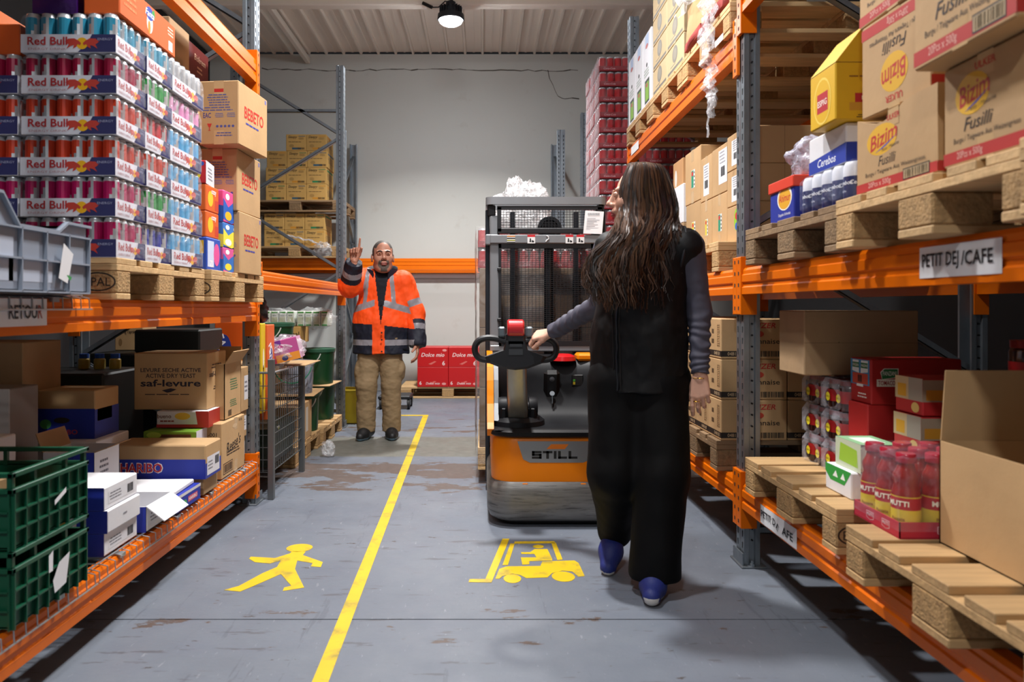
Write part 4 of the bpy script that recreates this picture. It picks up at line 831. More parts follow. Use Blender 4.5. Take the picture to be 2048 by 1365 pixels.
# sauce bottles in a red tray
def bottle_tray():
    x0, y0, w, d = 1.127, 2.0, .245, .245; t = thing('sauce_bottle_pack', 'film wrapped red tray of tomato sauce bottles on the pallet edge', 'bottle pack', (x0 + w/2, y0 + d/2, ZP0)); m = ink('#b3253a')
    g = G(m); g.box(-w/2, w/2, -d/2, d/2, 0, .003)
    for a in ((-w/2, w/2, -d/2, -d/2+.003), (-w/2, w/2, d/2-.003, d/2), (-w/2, -w/2+.003, -d/2, d/2), (w/2-.003, w/2, -d/2, d/2)): g.box(*a, .002, .045)
    g.obj('tray', t); pg = G()
    for f in ('left', 'front'):
        fr, fw, fh = frame(f, w, d, .2)
        for u in (.38, .72) if f == 'left' else (.5,):
            flat(pg, fr, [(fw*u - .02, .034), (fw*u + .02, .034), (fw*u + .02, .014), (fw*u, .009), (fw*u - .02, .014)], ink('#e3b8bd')); flat(pg, fr, [(fw*u - .018, .032), (fw*u + .018, .032), (fw*u + .018, .0155), (fw*u, .0105), (fw*u - .018, .0155)], m, .002); word(pg, fr, 'MUTTI', fw*u, .025, .009, ink('#eacfd2'), .003, bold=.03, wid=.03)
    pg.obj('printing', t, kind='stuff')
    S = mat('tomato_sauce', '#8c1a14', .12, coat=.6); Y = mat('label_yellow', '#d8bd34', .45); Rr = mat('label_red', '#b01828', .45); Lm = mat('bottle_lid_red', '#a81430', .3, coat=.3)
    for i in range(3):
        for j in range(3):
            b = thing_part = G(S); r = .037
            b.lathe([(.0, .004), (.032, .004), (r, .012), (r, .05), (r, .115), (.034, .128), (.031, .14), (.034, .155), (.033, .168), (.024, .185), (.021, .195), (.021, .205)], 18); o = b.obj('bottle', t, (-w/2 + .041 + i*.0815, -d/2 + .041 + j*.0815, 0), smooth=True)
            l = G(Y, Rr); l.lathe([(r+.0006, .028), (r+.0006, .075)], 18, 0); l.lathe([(r+.0006, .075), (r+.0006, .108)], 18, 1); l.lathe([(r+.0006, .108), (r+.0006, .111)], 18, 0); l.obj('label', o, smooth=True)
            c = G(Lm); c.lathe([(.025, .2), (.026, .203), (.026, .222), (.024, .225), (0, .225)], 18); c.obj('lid', o, smooth=True)
            if j == 0 or i == 0:
                p = G(); a = -PI/2 if j == 0 and i else PI + .5
                for s, zz, hh, col in (('MUTTI', .092, .014, '#f3ecd8'), ('Passata', .05, .009, '#9a6a20')):
                    V, F, sz = txt(s, .03, 0); k = hh/.72
                    p.add([((r+.0016)*math.cos(a + x*k/r), (r+.0016)*math.sin(a + x*k/r), zz + y*k) for x, y in V], F, ink(col))
                p.obj('printing', o, kind='stuff')
    g = G(film('bottle_film', .07, '#dcd8e6', .12, 9)); q = []
    for o, z in ((.001, .02), (.001, .12), (-.008, .17), (-.014, .215), (-.03, .228)): q.append([(-w/2-o, -d/2-o, z), (w/2+o, -d/2-o, z), (w/2+o, d/2+o, z), (-w/2-o, d/2+o, z)])
    for a, b in zip(q, q[1:]):
        for i in range(4): g.add([a[i], a[(i+1) % 4], b[(i+1) % 4], b[i]], [(0, 1, 2, 3)])
    g.add(q[-1], [(0, 1, 2, 3)]); g.obj('shrink_wrap', t)
bottle_tray()
for i, s in enumerate(('lower red and yellow pack of bean cans behind the sauce bottles', 'upper red and yellow pack of bean cans behind the sauce bottles')):
    carton('bean_can_pack', s, 1.345 + i*.01, 1.56, 2.27, 2.42, .685 + i*.118, .80 + i*.118, ink('#b8262a'), [('r', 'left', .0, .5, .38, 1, '#c8b088'), ('r', 'left', .5, 1, .38, 1, '#a09a8c'), ('r', 'left', .1, .42, .45, .8, '#d8a02a', .002), ('r', 'front', 0, .45, .38, .97, '#a3957e'), ('r', 'front', .5, .95, .38, .97, '#a3957e'), ('r', 'front', .05, .42, .42, .7, '#c8902c', .002), ('r', 'front', .55, .9, .42, .7, '#b8402c', .002), ('e', 'left', .75, .2, .14, .14, '#e0c070', .003)], seam=False, cat='pack', group='packs of bean cans', key='beancan')
carton('brown_carton', 'brown carton under the packs of bean cans', 1.36, 1.56, 2.27, 2.43, ZP0, .684, CARDD, [], seam=False)
open_carton('open_carton', 'big open brown carton with raised flap at the pallet edge', 1.218, 1.60, 1.40, 1.972, ZP0, .783, CARD, [('back', .19, -6), ('right', .17, -35)], [], inner=CARD)
carton('brown_carton', 'brown carton in the dark behind the open carton', 1.62, 2.0, 2.1, 2.45, ZP0, .90, CARDD, [], seam=False)
for i in range(3):
    t = thing('large_jar', f'large dark jar in the shade at the back, {("first", "second", "third")[i]} from the red cartons', 'jar', (1.70 + i*.15, 2.28, .901), 0, 'large dark jars'); g = G(BEAN); g.lathe([(0, 0), (.06, 0), (.066, .01), (.066, .1), (.06, .115)], 18); g.obj('jar', t, smooth=True); g = G(mat('jar_label_red', '#a31a1c', .4)); g.lathe([(.0665, .02), (.0665, .07)], 18); g.obj('label', t, smooth=True); g = G(mat('jar_lid', '#7a1a1c', .3, metal=.4)); g.lathe([(.062, .112), (.063, .135), (0, .136)], 18); g.obj('lid', t, smooth=True)
# ---- low shelf, second bay: mayonnaise cartons
MAY = [('t', 'front', 'HEIZER', .62, .83, .13, '#b3302a', {'bold': .04, 'shear': .2, 'wid': .42}), ('e', 'front', .56, .62, .09, .08, '#b8402c'), ('t', 'front', 'Mayonnaise', .58, .42, .13, '#241c18', {'bold': .02, 'wid': .62}), ('r', 'front', .0, .36, .06, .20, '#231c18'), ('t', 'front', '04818-01', .22, .13, .09, '#cdb08a', {'wid': .24}), ('b', 'front', .6, .95, .06, .2), ('r', 'left', .0, 1, .06, .2, '#231c18'), ('t', 'left', '04818', .7, .13, .09, '#cdb08a', {'wid': .4}), ('r', 'left', .72, .9, .3, .85, '#3a2c20'), ('r', 'left', .735, .885, .31, .84, '#c49c6c', .0018), ('l', 'left', .735, .885, .31, .84, 12, '#3a2c20'), ('l', 'left', .3, .5, .3, .8, 2, '#5a4630')]
for i in range(3):
    for j in range(4): carton('mayonnaise_carton', f'tan mayonnaise carton, {("bottom", "middle", "top")[i]} row, {("first", "second", "third", "fourth")[j]} from the galvanised post', 1.12, 1.43, 3.475 + j*.203, 3.675 + j*.203, ZP0 + i*.1915, ZP0 + .19 + i*.1915, CARD, MAY, group='tan mayonnaise cartons', key='mayo', seam=True)
    carton('mayonnaise_carton', f'tan mayonnaise carton, {("bottom", "middle", "top")[i]} row, deep in the shelf', 1.435, 1.745, 3.475, 3.675, ZP0 + i*.1915, ZP0 + .19 + i*.1915, CARD, MAY, group='tan mayonnaise cartons', key='mayo')
# ---- middle shelf, second bay
GL = lambda c: [('s', 'left', .42, .66, .28, .62, '#d9dcd8'), ('r', 'left', .43, .57, .29, .61, c, .003), ('e', 'left', .5, .55, .05, .045, '#c8282c', .004), ('l', 'left', .59, .65, .3, .6, 4, '#303038')]
WL = [('s', 'left', .25, .75, .12, .82, '#dcdee2'), ('l', 'left', .3, .7, .5, .8, 5, '#8a8a92'), ('b', 'left', .36, .64, .28, .46)]
Zm = ZP1
carton('labelled_carton', 'tall brown carton with green label, top row, farthest from the post', 1.225, 1.55, 4.16, 4.47, Zm + .29, Zm + .60, CARD, GL('#1f8a6a'), tape=[('left', .5, .05)])
carton('labelled_carton', 'brown carton with long white label beside the tall carton, top row', 1.225, 1.55, 3.95, 4.15, Zm + .267, Zm + .51, CARD, WL, tape=[('left', .5, .04)])
carton('labelled_carton', 'brown carton with long white label wrapping its corner, top row', 1.225, 1.55, 3.705, 3.945, Zm + .267, Zm + .515, CARD, [('s', 'left', .45, 1, .2, .9, '#dcdee2'), ('l', 'left', .5, .9, .6, .88, 4, '#8a8a92'), ('b', 'left', .6, .85, .35, .55)])
carton('labelled_carton', 'brown carton with yellow label, bottom row, farthest from the post', 1.225, 1.55, 4.16, 4.45, Zm, Zm + .289, CARD, GL('#e0cc3a'))
carton('labelled_carton', 'brown carton with yellow label, bottom row, middle one', 1.225, 1.55, 3.95, 4.155, Zm, Zm + .266, CARD, GL('#d8c63a'), tape=[('left', .5, .04)])
carton('labelled_carton', 'brown carton with green label, bottom row, near the post', 1.225, 1.55, 3.705, 3.945, Zm, Zm + .266, CARD, GL('#1f8a6a'), tape=[('left', .5, .04)])
for i in range(3): carton('brown_carton', f'plain brown carton just behind the galvanised post, {("lowest", "middle", "topmost")[i]} of three', 1.22, 1.64, 3.42, 3.69, Zm + i*.176, Zm + .175 + i*.176, CARD, [[('e', 'left', .5, .6, .12, .3, '#8ac02a'), ('e', 'left', .5, .7, .06, .1, '#c8282c', .003), ('e', 'left', .5, .42, .06, .1, '#2a5ac0', .003)], WL, WL][i] + [('r', 'front', .42, .424, 0, 1, '#7a5c3c', .001)], seam=False)
carton('brown_carton', 'brown open topped carton on a white carton, seen past the woman', 1.25, 1.5, 4.62, 4.85, Zm + .44, Zm + .62, mat('orange_brown_board', '#b98a5a', .75, var=.05), [('e', 'left', .3, .4, .12, .3, '#d8d4cc')], seam=True)
carton('white_carton', 'white carton under the brown one, seen past the woman', 1.22, 1.52, 4.50, 4.86, Zm + .2, Zm + .439, WHITEC, [('r', 'front', .45, .52, 0, .25, '#b09070')], seam=False)
carton('brown_carton', 'brown carton at the bottom behind the white carton', 1.22, 1.52, 4.50, 4.86, Zm, Zm + .199, CARDD, [], seam=False)
# ---- top shelf, second bay
OV = [('e', 'left', .5, .62, .16, .3, '#7d776a'), ('e', 'left', .5, .62, .1, .2, '#8c8576', .0022), ('r', 'left', .05, .95, .08, .18, '#6f6a60'), ('l', 'left', .2, .6, .24, .32, 1, '#8a8476')]
for i in range(5):
    for j in range(2): carton('oval_carton', f'beige carton with grey oval print, {NTH[i]} row from the pallet, {("nearer", "farther")[j]} column', 1.13, 1.45, 4.16 + j*.375, 4.53 + j*.375, ZP2 + i*.166, ZP2 + .165 + i*.166, mat('beige_board', '#bfa983', .75, var=.05, rnd=.05), OV, tape=[('left', .5, .04)] if (i + j) % 2 else None, group='beige cartons with oval print', key='oval%d' % ((i + j) % 2))
FR = [('p', 'left', [(.3, .98), (.72, .98), (.72, .8), (.3, .8)], '#9fb2d0'), ('e', 'left', .5, .82, .16, .03, '#b8584c', .002), ('e', 'left', .5, .56, .08, .03, '#22201c'), ('r', 'left', .25, .8, .04, .36, '#1a2a1c'), ('r', 'left', .32, .74, .07, .32, '#7aa82a', .002), ('e', 'left', .5, .28, .1, .03, '#b03a4a', .003), ('l', 'left', .15, .85, .40, .52, 3, '#9aa89a')]
for j in range(3): carton('fruit_carton', f'tall white fruit carton on the top shelf, {("nearest", "middle", "farthest")[j]} of three', 1.13, 1.5, 4.965 + j*.255, 5.21 + j*.255, ZP2, ZP2 + .5, WHITEC, FR, group='white fruit cartons', key='fruit', seam=False)
REDB = mat('red_torn_board', '#9c3a34', .7)
for j, (y0, y1, z1, s) in enumerate(((3.78, 4.12, .26, 'crushed tan carton with torn red edge, farther one in the film'), (3.42, 3.76, .30, 'crushed tan carton with torn red edge, nearer one in the film'))):
    t = carton('crushed_carton', s, 1.14, 1.5, y0, y1, ZP2, ZP2 + z1, CARD, [], crush=.018); g = G(REDB); crushed(g, .06, y1-y0-.05, .05, .012, 6, seed=j); g.obj('torn_edge', t, (-.175, 0, .02))
carton('tan_carton', 'tan carton wrapped in film, on top of the crushed cartons', 1.16, 1.5, 3.40, 4.1, ZP2 + .31, ZP2 + .62, CARD, [])
def sheet(name, label, cat, path, width, m, seed=0, n=14, amp=.02, parent=None):
    """crumpled ribbon of film along a path; width(t) across it"""
    vs = []; fs = []; K = len(path); P = [Vector(p) for p in path]; M = 7
    for i in range(n + 1):
        t = i / n * (K - 1); k = min(int(t), K - 2); p = P[k].lerp(P[k+1], t - k); d = (P[k+1] - P[k]).normalized(); sd = Vector((0, 1, 0)) - d * d.y; sd.normalize(); nn = d.cross(sd)
        for j in range(M):
            u = j/(M-1) - .5; w = width(i/n); q = p + sd*(u*w)
            vs.append(q + nn*(noise.noise(q*22 + Vector((seed, 0, 0)))*amp*1.6 + amp*math.cos(u*14 + i)) + noise.noise_vector(q*14 + Vector((0, seed, 3)))*amp)
    for i in range(n):
        for j in range(M-1): fs.append((i*M+j, i*M+j+1, (i+1)*M+j+1, (i+1)*M+j))
    g = G(m); g.add(vs, fs); o = g.obj(name, parent, smooth=True, ang=80)
    return tag(o, label, cat) if parent is None else o
WRAP = film('stretch_wrap', .26, '#f2f4f8', .1, 16, 1.0)
def wrap_blob(name, label, c, r, seed, m=None, cat='plastic film', n=(26, 18), amp=.35, flat_=0, parent=None):
    g = G(m or WRAP); vs = []; fs = []; a, b = n
    for i in range(b + 1):
        th = PI*i/b
        for j in range(a):
            ph = 2*PI*j/a; q = Vector((math.sin(th)*math.cos(ph), math.sin(th)*math.sin(ph), math.cos(th))); k = 1 + amp*(noise.noise(q*2.2 + Vector((seed, 0, 0))) + .8*abs(noise.noise(q*5 + Vector((0, seed, 0)))) + .4*noise.noise(q*11 + Vector((0, 0, seed))))
            z = q.z*k*r[2]
            if flat_ and z < -r[2]*flat_: z = -r[2]*flat_
            vs.append((q.x*k*r[0], q.y*k*r[1], z))
    for i in range(b):
        for j in range(a): fs.append((i*a+j, (i+1)*a+j, (i+1)*a+(j+1) % a, i*a+(j+1) % a))
    g.add(vs, fs); o = g.obj(name, parent, c, smooth=True, ang=60)
    return tag(o, label, cat) if parent is None else o
sheet('film_tail', 'torn tail of clear film hanging from the top shelf', 'plastic film', [(1.10, 3.60, ZP2+.36), (1.09, 3.58, ZP2+.05), (1.085, 3.57, 2.40), (1.09, 3.56, 2.27), (1.095, 3.53, 2.16), (1.10, 3.52, 2.04)], lambda t: .20*(1-t)**.7 + .02, WRAP, 3, 30, .018)
sheet('film_tail', 'thin string of clear film dangling below the top shelf', 'plastic film', [(1.10, 3.60, 2.20), (1.105, 3.62, 2.10), (1.10, 3.63, 1.97)], lambda t: .016, WRAP, 5, 16, .006)
sheet('film_sheet', 'clear film stretched around the crushed cartons', 'plastic film', [(1.10, 3.78, ZP2+.60), (1.095, 3.78, ZP2+.4), (1.10, 3.8, ZP2+.2)], lambda t: .72, WRAP, 8, 20, .012)
tag(G(PAPER).box(-.002, .0, -.06, .06, 0, .03).obj('paper_slip', None, (1.12, 3.50, 2.385)), 'white paper slip lying on the top beam', 'paper')
tag(G(PAPER).box(-.003, -.001, -.13, .13, -.03, .03).obj('paper_slip', None, (1.134, 5.5, 2.32)), 'white paper slip stuck on the far end of the top beam', 'paper')
# ---- red can trays in the far bay
def cola_trays():
    w, d, h = .40, .272, .133; t = thing('cola_tray', 'x', 'can tray', (0, 0, 0), 0, 'red cola can trays'); RC = mat('cola_board', '#8c1420', .45); CR = can_mesh('cola red', .032, .118, 10)
    g = G(RC); g.box(-w/2, w/2, -d/2, d/2, 0, .042); g.obj('tray', t)
    g = G(mat('can_cola_red', CANCOL['cola red'], .32, metal=.12), SILV); V = [tuple(v.co) for v in CR.vertices]; F = [tuple(p.vertices) for p in CR.polygons]; Mi = [p.material_index for p in CR.polygons]
    for i in range(6):
        for j in range(4):
            if j and i: continue
            n = len(g.v); g.v += [(v[0] - w/2 + .033 + i*.0668, v[1] - d/2 + .034 + j*.068, v[2] + .006) for v in V]; g.f += [tuple(a + n for a in f) for f in F]; g.m += Mi
    g.obj('can_row', t, kind='stuff', smooth=True, ang=50)
    g = G(film('cola_film', .06, '#f0e6ea', .14, 12)); e = .001; g.box(-w/2-e, w/2+e, -d/2-e, d/2+e, .004, h-.006, 0, .008); g.obj('shrink_wrap', t)
    g = G(film('cola_film_end', .72, '#dcc6cc', .25, 7, .6)); g.add([(-w/2-.003, d/2, .003), (-w/2-.003, -d/2, .003), (-w/2-.003, -d/2, h-.002), (-w/2-.003, d/2, h-.002)], [(0, 1, 2, 3)]); g.obj('folded_film', t)
    p = G(); fr, fw, fh = frame('front', w, d, h)
    for u in (.22, .72): word(p, fr, 'Coca-Cola', u*fw, .02, .017, ink('#d8a8ac'), .002, shear=.3, bold=.01)
    p.obj('printing', t, kind='stuff'); return t
ct = cola_trays(); first = True
for i in range(14):
    for a in range(2):
        for b in range(3):
            if a and b: continue
            lab = f'red cola can tray, {NTH[i] if i else "lowest"} layer, {("aisle column, front", "aisle column, middle", "aisle column, back")[b] if not a else "inner column"}'
            loc = (1.015 + .2 + a*.403 + random.uniform(-.004, .004), 6.42 + .136 + b*.274, ZP1 + i*.1335)
            if first: ct.location = loc; ct['label'] = lab; first = False
            else: dup(ct, lab, loc, random.uniform(-.008, .008), 'red cola can trays')
# ---- middle shelf, near bay
carton('blue_snack_box', 'blue carton with red lid and oval label on the old pallet', 1.12, 1.40, 2.66, 2.88, ZP1, ZP1 + .155, ink('#1a2c94'), [('e', 'left', .62, .58, .30, .30, '#efe9dc'), ('e', 'left', .62, .56, .26, .25, '#e0a422', .0022), ('t', 'left', 'Ahimur', .62, .58, .18, '#c2302a', {'bold': .04, 'shear': .2, 'wid': .48}), ('t', 'left', 'Dogadan Soframiza', .62, .18, .07, '#e8e8ee', {'wid': .5})], lid=(.035, mat('red_lid_board', '#d63a20', .5), .006), seam=False)
def salt(label, x, y):
    if 'salt' in KEYS: return dup(KEYS['salt'], label, (x, y, ZP1), 0)
    t = thing('salt_bottle', label, 'bottle', (x, y, ZP1), 0, 'wrapped salt bottles'); r = .033
    g = G(mat('salt_navy', '#16235c', .3, coat=.3)); g.lathe([(0, 0), (.031, 0), (r, .006), (r, .085)], 18); g.obj('body', t, smooth=True)
    g = G(mat('salt_white', '#d9dce4', .35)); g.lathe([(r, .085), (r*.98, .118), (.026, .13), (.012, .133), (0, .133)], 18); g.obj('cap', t, smooth=True); p = G()
    for s, zz, hh, col in (('Cerebos', .066, .0125, '#eceff5'), ('Sel Fin', .04, .006, '#c8d0e4')):
        for a in (PI, -PI/2):
            V, F, sz = txt(s, .02, .15); k = hh/.72; p.add([((r+.001)*math.cos(a + xx*k/r), (r+.001)*math.sin(a + xx*k/r), zz + yy*k) for xx, yy in V], F, ink(col))
    p.obj('printing', t, kind='stuff'); KEYS['salt'] = t; return t
for j in range(5): salt(f'navy salt bottle on the aisle edge, {("first", "second", "third", "fourth", "fifth")[j]} from the pasta cartons', 1.145, 2.275 + j*.072)
for i in range(1, 3): salt(f'navy salt bottle behind the front one, {("next", "next but one")[i-1]} to the aisle edge', 1.145 + i*.072, 2.275)
g = G(film('salt_film', .09, '#c8d0ee', .12, 10)); g.box(1.108, 1.33, 2.237, 2.605, ZP1 + .003, ZP1 + .137, 0, .02); tag(g.obj('shrink_film'), 'clear shrink film around the salt bottles', 'plastic film')
carton('salt_carton', 'blue and white carton lying on the salt bottles', 1.13, 1.33, 2.30, 2.56, ZP1 + .138, ZP1 + .26, WHITEC, [('p', 'left', [(0, 0), (1, 0), (1, .5), (0, .35)], '#20389c'), ('p', 'front', [(0, 0), (1, 0), (1, .55), (0, .5)], '#20389c'), ('t', 'left', 'Cerebos', .5, .22, .22, '#e8ecf5', {'shear': .2, 'bold': .02})], seam=False)
YE = mat('yellow_board', '#d9ab12', .5, var=.03)
esp = carton('spice_carton', 'yellow spice carton with open lid on the salt carton', 1.085, 1.30, 2.275, 2.45, ZP1 + .262, ZP1 + .44, YE, [('r', 'front', .28, 1, .3, .46, '#b3202a'), ('t', 'front', 'ESPIG', .6, .38, .07, '#f2e6d8', {'bold': .02, 'wid': .45}), ('r', 'front', .2, 1, .16, .3, '#c8922a'), ('t', 'front', 'EPICES', .6, .25, .05, '#3a2410', {'bold': .03, 'wid': .4}), ('t', 'front', 'TANDOORI', .6, .19, .04, '#3a2410', {'bold': .03, 'wid': .4}), ('l', 'front', .3, .65, .03, .1, 2, '#4a3a20'), ('b', 'front', .75, .98, .03, .12), ('l', 'front', .15, .9, .72, .78, 1, '#8a5a18'), ('e', 'left', .5, .45, .34, .42, '#e8c958'), ('e', 'left', .5, .45, .31, .38, '#d9ab12', .002), ('r', 'left', .3, .72, .25, .6, '#b3202a', .0025), ('t', 'left', 'ESPIG', .5, .42, .11, '#f2e6d8', {'bold': .03, 'wid': .36, 'off': .0035})], seam=False)
g = G(YE); g.add([(-.107, .087, .178), (-.107, -.087, .178), (-.02, -.087, .29), (-.02, .087, .29)], [(0, 1, 2, 3), (3, 2, 1, 0)]); g.add([(-.107, -.0875, .178), (.06, -.0875, .178), (.03, -.0875, .30), (-.02, -.0875, .29)], [(0, 1, 2, 3), (3, 2, 1, 0)]); g.obj('lid_flap', esp)
wrap_blob('plastic_bag', 'crumpled clear plastic bag on the red lidded box', (1.24, 2.76, ZP1 + .235), (.085, .09, .08), 4, film('bag_film', .4, '#dfe2f4', .14, 20), 'bag', flat_=.8)
BIZ = lambda f, up=True: ([('r', f, 0, 1, .03, .15, '#b3302c'), ('t', f, '20Pcs x 500g', .32, .09, .07, '#e0a89a', {'wid': .3, 'bold': .02}), ('e', f, .35, .66, .2, .2, '#d9a72a'), ('t', f, 'Bizim', .37, .68, .2, '#b8302a', {'bold': .03, 'shear': .25, 'rot': .15, 'wid': .36}), ('p', f, [(.26, .5), (.4, .55), (.56, .66), (.4, .575)], '#4a52a8', .0026), ('t', f, 'Pasta / Makarna', .46, .53, .045, '#4a3a30', {'shear': .3, 'rot': .08}), ('t', f, 'Fusilli', .42, .38, .13, '#2a2220', {'shear': .3, 'bold': .01}), ('t', f, 'Burgu / Teigware Aus Weizengriess', .5, .24, .055, '#3a3028', {'wid': .74}), ('t', f, 'ULKER', .5, .9, .07, '#b8302a', {'bold': .04})] if up else
      [('r', f, 0, 1, .85, .97, '#b3302c'), ('t', f, '20Pcs x 500g', .55, .91, .07, '#e0a89a', {'wid': .3, 'bold': .02, 'rot': PI}), ('e', f, .5, .36, .2, .2, '#d9a72a'), ('t', f, 'Bizim', .5, .34, .2, '#b8302a', {'bold': .03, 'shear': .25, 'rot': PI + .15, 'wid': .36}), ('t', f, 'Fusilli', .5, .64, .13, '#2a2220', {'shear': .3, 'rot': PI}), ('t', f, 'Burgu / Teigware Aus Weizengriess', .5, .76, .055, '#3a3028', {'wid': .74, 'rot': PI}), ('t', f, 'ULKER', .5, .1, .07, '#b8302a', {'bold': .04, 'rot': PI})])
bc = [('r', 'left', .62, .92, .04, .18, '#1c1c1c', .002), ('r', 'left', .63, .91, .055, .165, '#cdb48e', .003), ('b', 'left', .64, .9, .06, .16)]
def pasta(label, *a, up=True, rz=0, crush=0, top=None, extra=True):
    x0, x1, y0, y1, z0, z1 = a; t = carton('pasta_carton', label, *a, CARD, BIZ('left', up) + (bc if extra else []) + [('r', 'front', 0, 1, .03, .15, '#b3302c')], rz=rz, seam=True, tape=[('left', .5, .05)], group='tan pasta cartons'); return t
pt = pasta('buckled tan pasta carton, lower one beside the yellow carton', 1.07, 1.36, 1.74, 2.115, ZP1, ZP1 + .205)
b = [o for o in pt.children if o.name.startswith('body')][0]; g = G(CARD); crushed(g, .288, .373, .215, .0012, 8, top=lambda u, v: 1 - .16*math.sin(PI*min(1, max(0, (v-.35)*1.6)))*(1-u*.5)); me = g.obj('tmp_b').data; bpy.data.objects.remove(bpy.data.objects['tmp_b']); b.data = me
pasta('upside down tan pasta carton on the buckled one', 1.08, 1.37, 1.80, 2.10, ZP1 + .212, ZP1 + .47, up=False, rz=.05, extra=False)
pasta('tan pasta carton over the upside down one, cut by the photo top', 1.08, 1.37, 1.78, 2.12, ZP1 + .475, ZP1 + .70)
pasta('tan pasta carton at the near end of the pale pallet, lower one', 1.06, 1.35, 1.42, 1.70, ZP1, ZP1 + .226, extra=False)
pasta('overhanging tan pasta carton on the near lower one', 1.0, 1.30, 1.385, 1.715, ZP1 + .23, ZP1 + .51)
beam_sign('white paper sign reading PETIT DEJ/CAFE on the middle beam', [('PETIT DEJ', .29, .5, .42, .48, '#17171c', 0), ('/CAFE', .74, .54, .42, .36, '#17171c', 0)], 1.137, 1.615, 1.92, 1.213, 1.292, 1)
beam_sign('crumpled white paper sign on the lowest beam by the post', [('PETIT D', .25, .56, .36, .42, '#17171c', 0), ('E', .52, .42, .34, .06, '#17171c', -.6), ('AFE', .78, .46, .40, .28, '#17171c', 0)], 1.137, 2.67, 3.02, .262, .336, 1)
# ================================================================ far end of the hall and behind the left rack
SL = lambda c: [('t', 'front', 'Sleepy', .33, .82, .16, '#2a2014', {'shear': .3, 'bold': .02, 'wid': .46}), ('r', 'front', .62, .95, .86, .90, c), ('l', 'front', .62, .92, .68, .82, 3, '#7a5f35'), ('l', 'front', .08, .9, .5, .58, 1, '#6a5230'), ('e', 'front', .28, .3, .12, .1, '#a88448'), ('b', 'front', .58, .92, .08, .2, '#4a3a22'), ('r', 'front', .3, .75, .08, .2, c), ('r', 'right', .1, .9, .8, .9, c), ('l', 'right', .1, .9, .3, .7, 4, '#7a5f35')]
SLC = mat('ochre_board', '#c29a55', .75, var=.05, rnd=.05)
cols = ['#2f7a4a', '#3a5a6a', '#c88a2a']
z0 = 1.736 + .1445
for r_ in range(2):
    for c_ in range(3): carton('wipes_carton', f'ochre carton on the lower back rack pallet, {("bottom", "top")[r_]} row, {("first", "second", "third")[c_]} from the shelf side', -2.68 + c_*.249, -2.434 + c_*.249, 9.08, 9.5, z0 + r_*.2035, z0 + .2025 + r_*.2035, SLC, SL(cols[(r_+c_) % 3]), group='ochre cartons on the back rack', key='slp%d' % ((r_+c_) % 3))
z0 = 2.30 + .1445
for r_ in range(4):
    for c_ in range(3):
        if c_ == 0 and r_ == 3: continue
        carton('wipes_carton', f'ochre carton on the upper back rack pallet, {("bottom", "second", "third", "top")[r_]} row, {("first", "second", "third")[c_]} from the shelf side', -2.66 + c_*.249 + (.012 if r_ == 2 else 0), -2.414 + c_*.249 + (.012 if r_ == 2 else 0), 9.08, 9.5, z0 + r_*.2035, z0 + .2025 + r_*.2035, SLC, SL(cols[(r_+c_) % 3]), group='ochre cartons on the back rack', key='slp%d' % ((r_+c_) % 3))
wrap_blob('film_clump', 'clump of torn film at the edge of the back rack pallet', (-1.95, 9.06, 1.83), (.12, .05, .09), 9, flat_=.9)
sheet('film_sheet', 'torn film over the lower ochre cartons', 'plastic film', [(-2.66, 9.05, 2.15), (-2.4, 9.04, 2.02), (-2.1, 9.05, 1.95), (-1.95, 9.04, 1.88)], lambda t: .02, WRAP, 2, 30, .012)
DOL = lambda flip: [('t', 'front', 'Dolce mio', .5, .62 if not flip else .18, .2 if not flip else .12, '#f0dcd8', {'shear': .25, 'bold': .02}), ('t', 'front', '6', .85 if not flip else .1, .2, .22 if not flip else .18, '#f0dcd8', {'bold': .03}), ('p', 'front', [(.35, .15), (.55, .3), (.62, .28), (.45, .12)], '#d86a62'), ('e', 'front', .88 if not flip else .86, .85 if not flip else .16, .07, .06, '#e89a94')]
DR = mat('dolce_red', '#c01418', .4)
for r_ in range(2):
    for c_ in range(2): carton('red_carton', f'red carton by the back wall, {("lower", "upper")[r_]} row, {("nearer the man", "nearer the pallet truck")[c_]}', -.808 + c_*.386, -.425 + c_*.386, 9.18, 9.6, .1445 + r_*.2465, .39 + r_*.2465, DR, DOL(r_ == 0), group='red cartons by the back wall', seam=False)
# ---- wire basket beside the post
def basket():
    t = thing('wire_basket', 'tall wire basket with steel posts standing beside the rack post', 'wire basket', (-1.25, 4.38, 0)); L = .74; Wd = .5; ST = mat('dull_steel', '#76797a', .4, metal=.8)
    for x, y, h in ((0, 0, .83), (0, L, .74), (-Wd, 0, .83), (-Wd, L, .74)): G(ST).box(-.018, .018, -.018, .018, 0, h, 0, .003).obj('post', t, (x, y, 0))
    for nm, fixed, rng in (('side_panel', 0, 0), ('side_panel', -Wd, 0), ('end_panel', 0, 1), ('end_panel', L, 1)):
        g = G(WIRED)
        if nm == 'side_panel':
            for i in range(16): g.tube([(fixed, L*i/15, .16), (fixed, L*i/15, .745)], .0025, 4)
            for i in range(9): g.tube([(fixed, 0, .16 + i*.073), (fixed, L, .16 + i*.073)], .003, 4)
        else:
            for i in range(11): g.tube([(-Wd*i/10, fixed, .16), (-Wd*i/10, fixed, .745)], .0025, 4)
            for i in range(9): g.tube([(0, fixed, .16 + i*.073), (-Wd, fixed, .16 + i*.073)], .003, 4)
        g.obj(nm, t, kind='stuff')
    g = G(WIRED); [g.tube([(0, L*i/15, .16), (-Wd, L*i/15, .16)], .0025, 4) for i in range(16)]; g.obj('bottom_grid', t, kind='stuff')
    g = G(WIRE); g.tube([(.012, 0, .75), (.012, L, .745), (-Wd-.012, L, .745), (-Wd-.012, 0, .75)], .006, 6, closed=True); g.obj('rim', t)
basket()
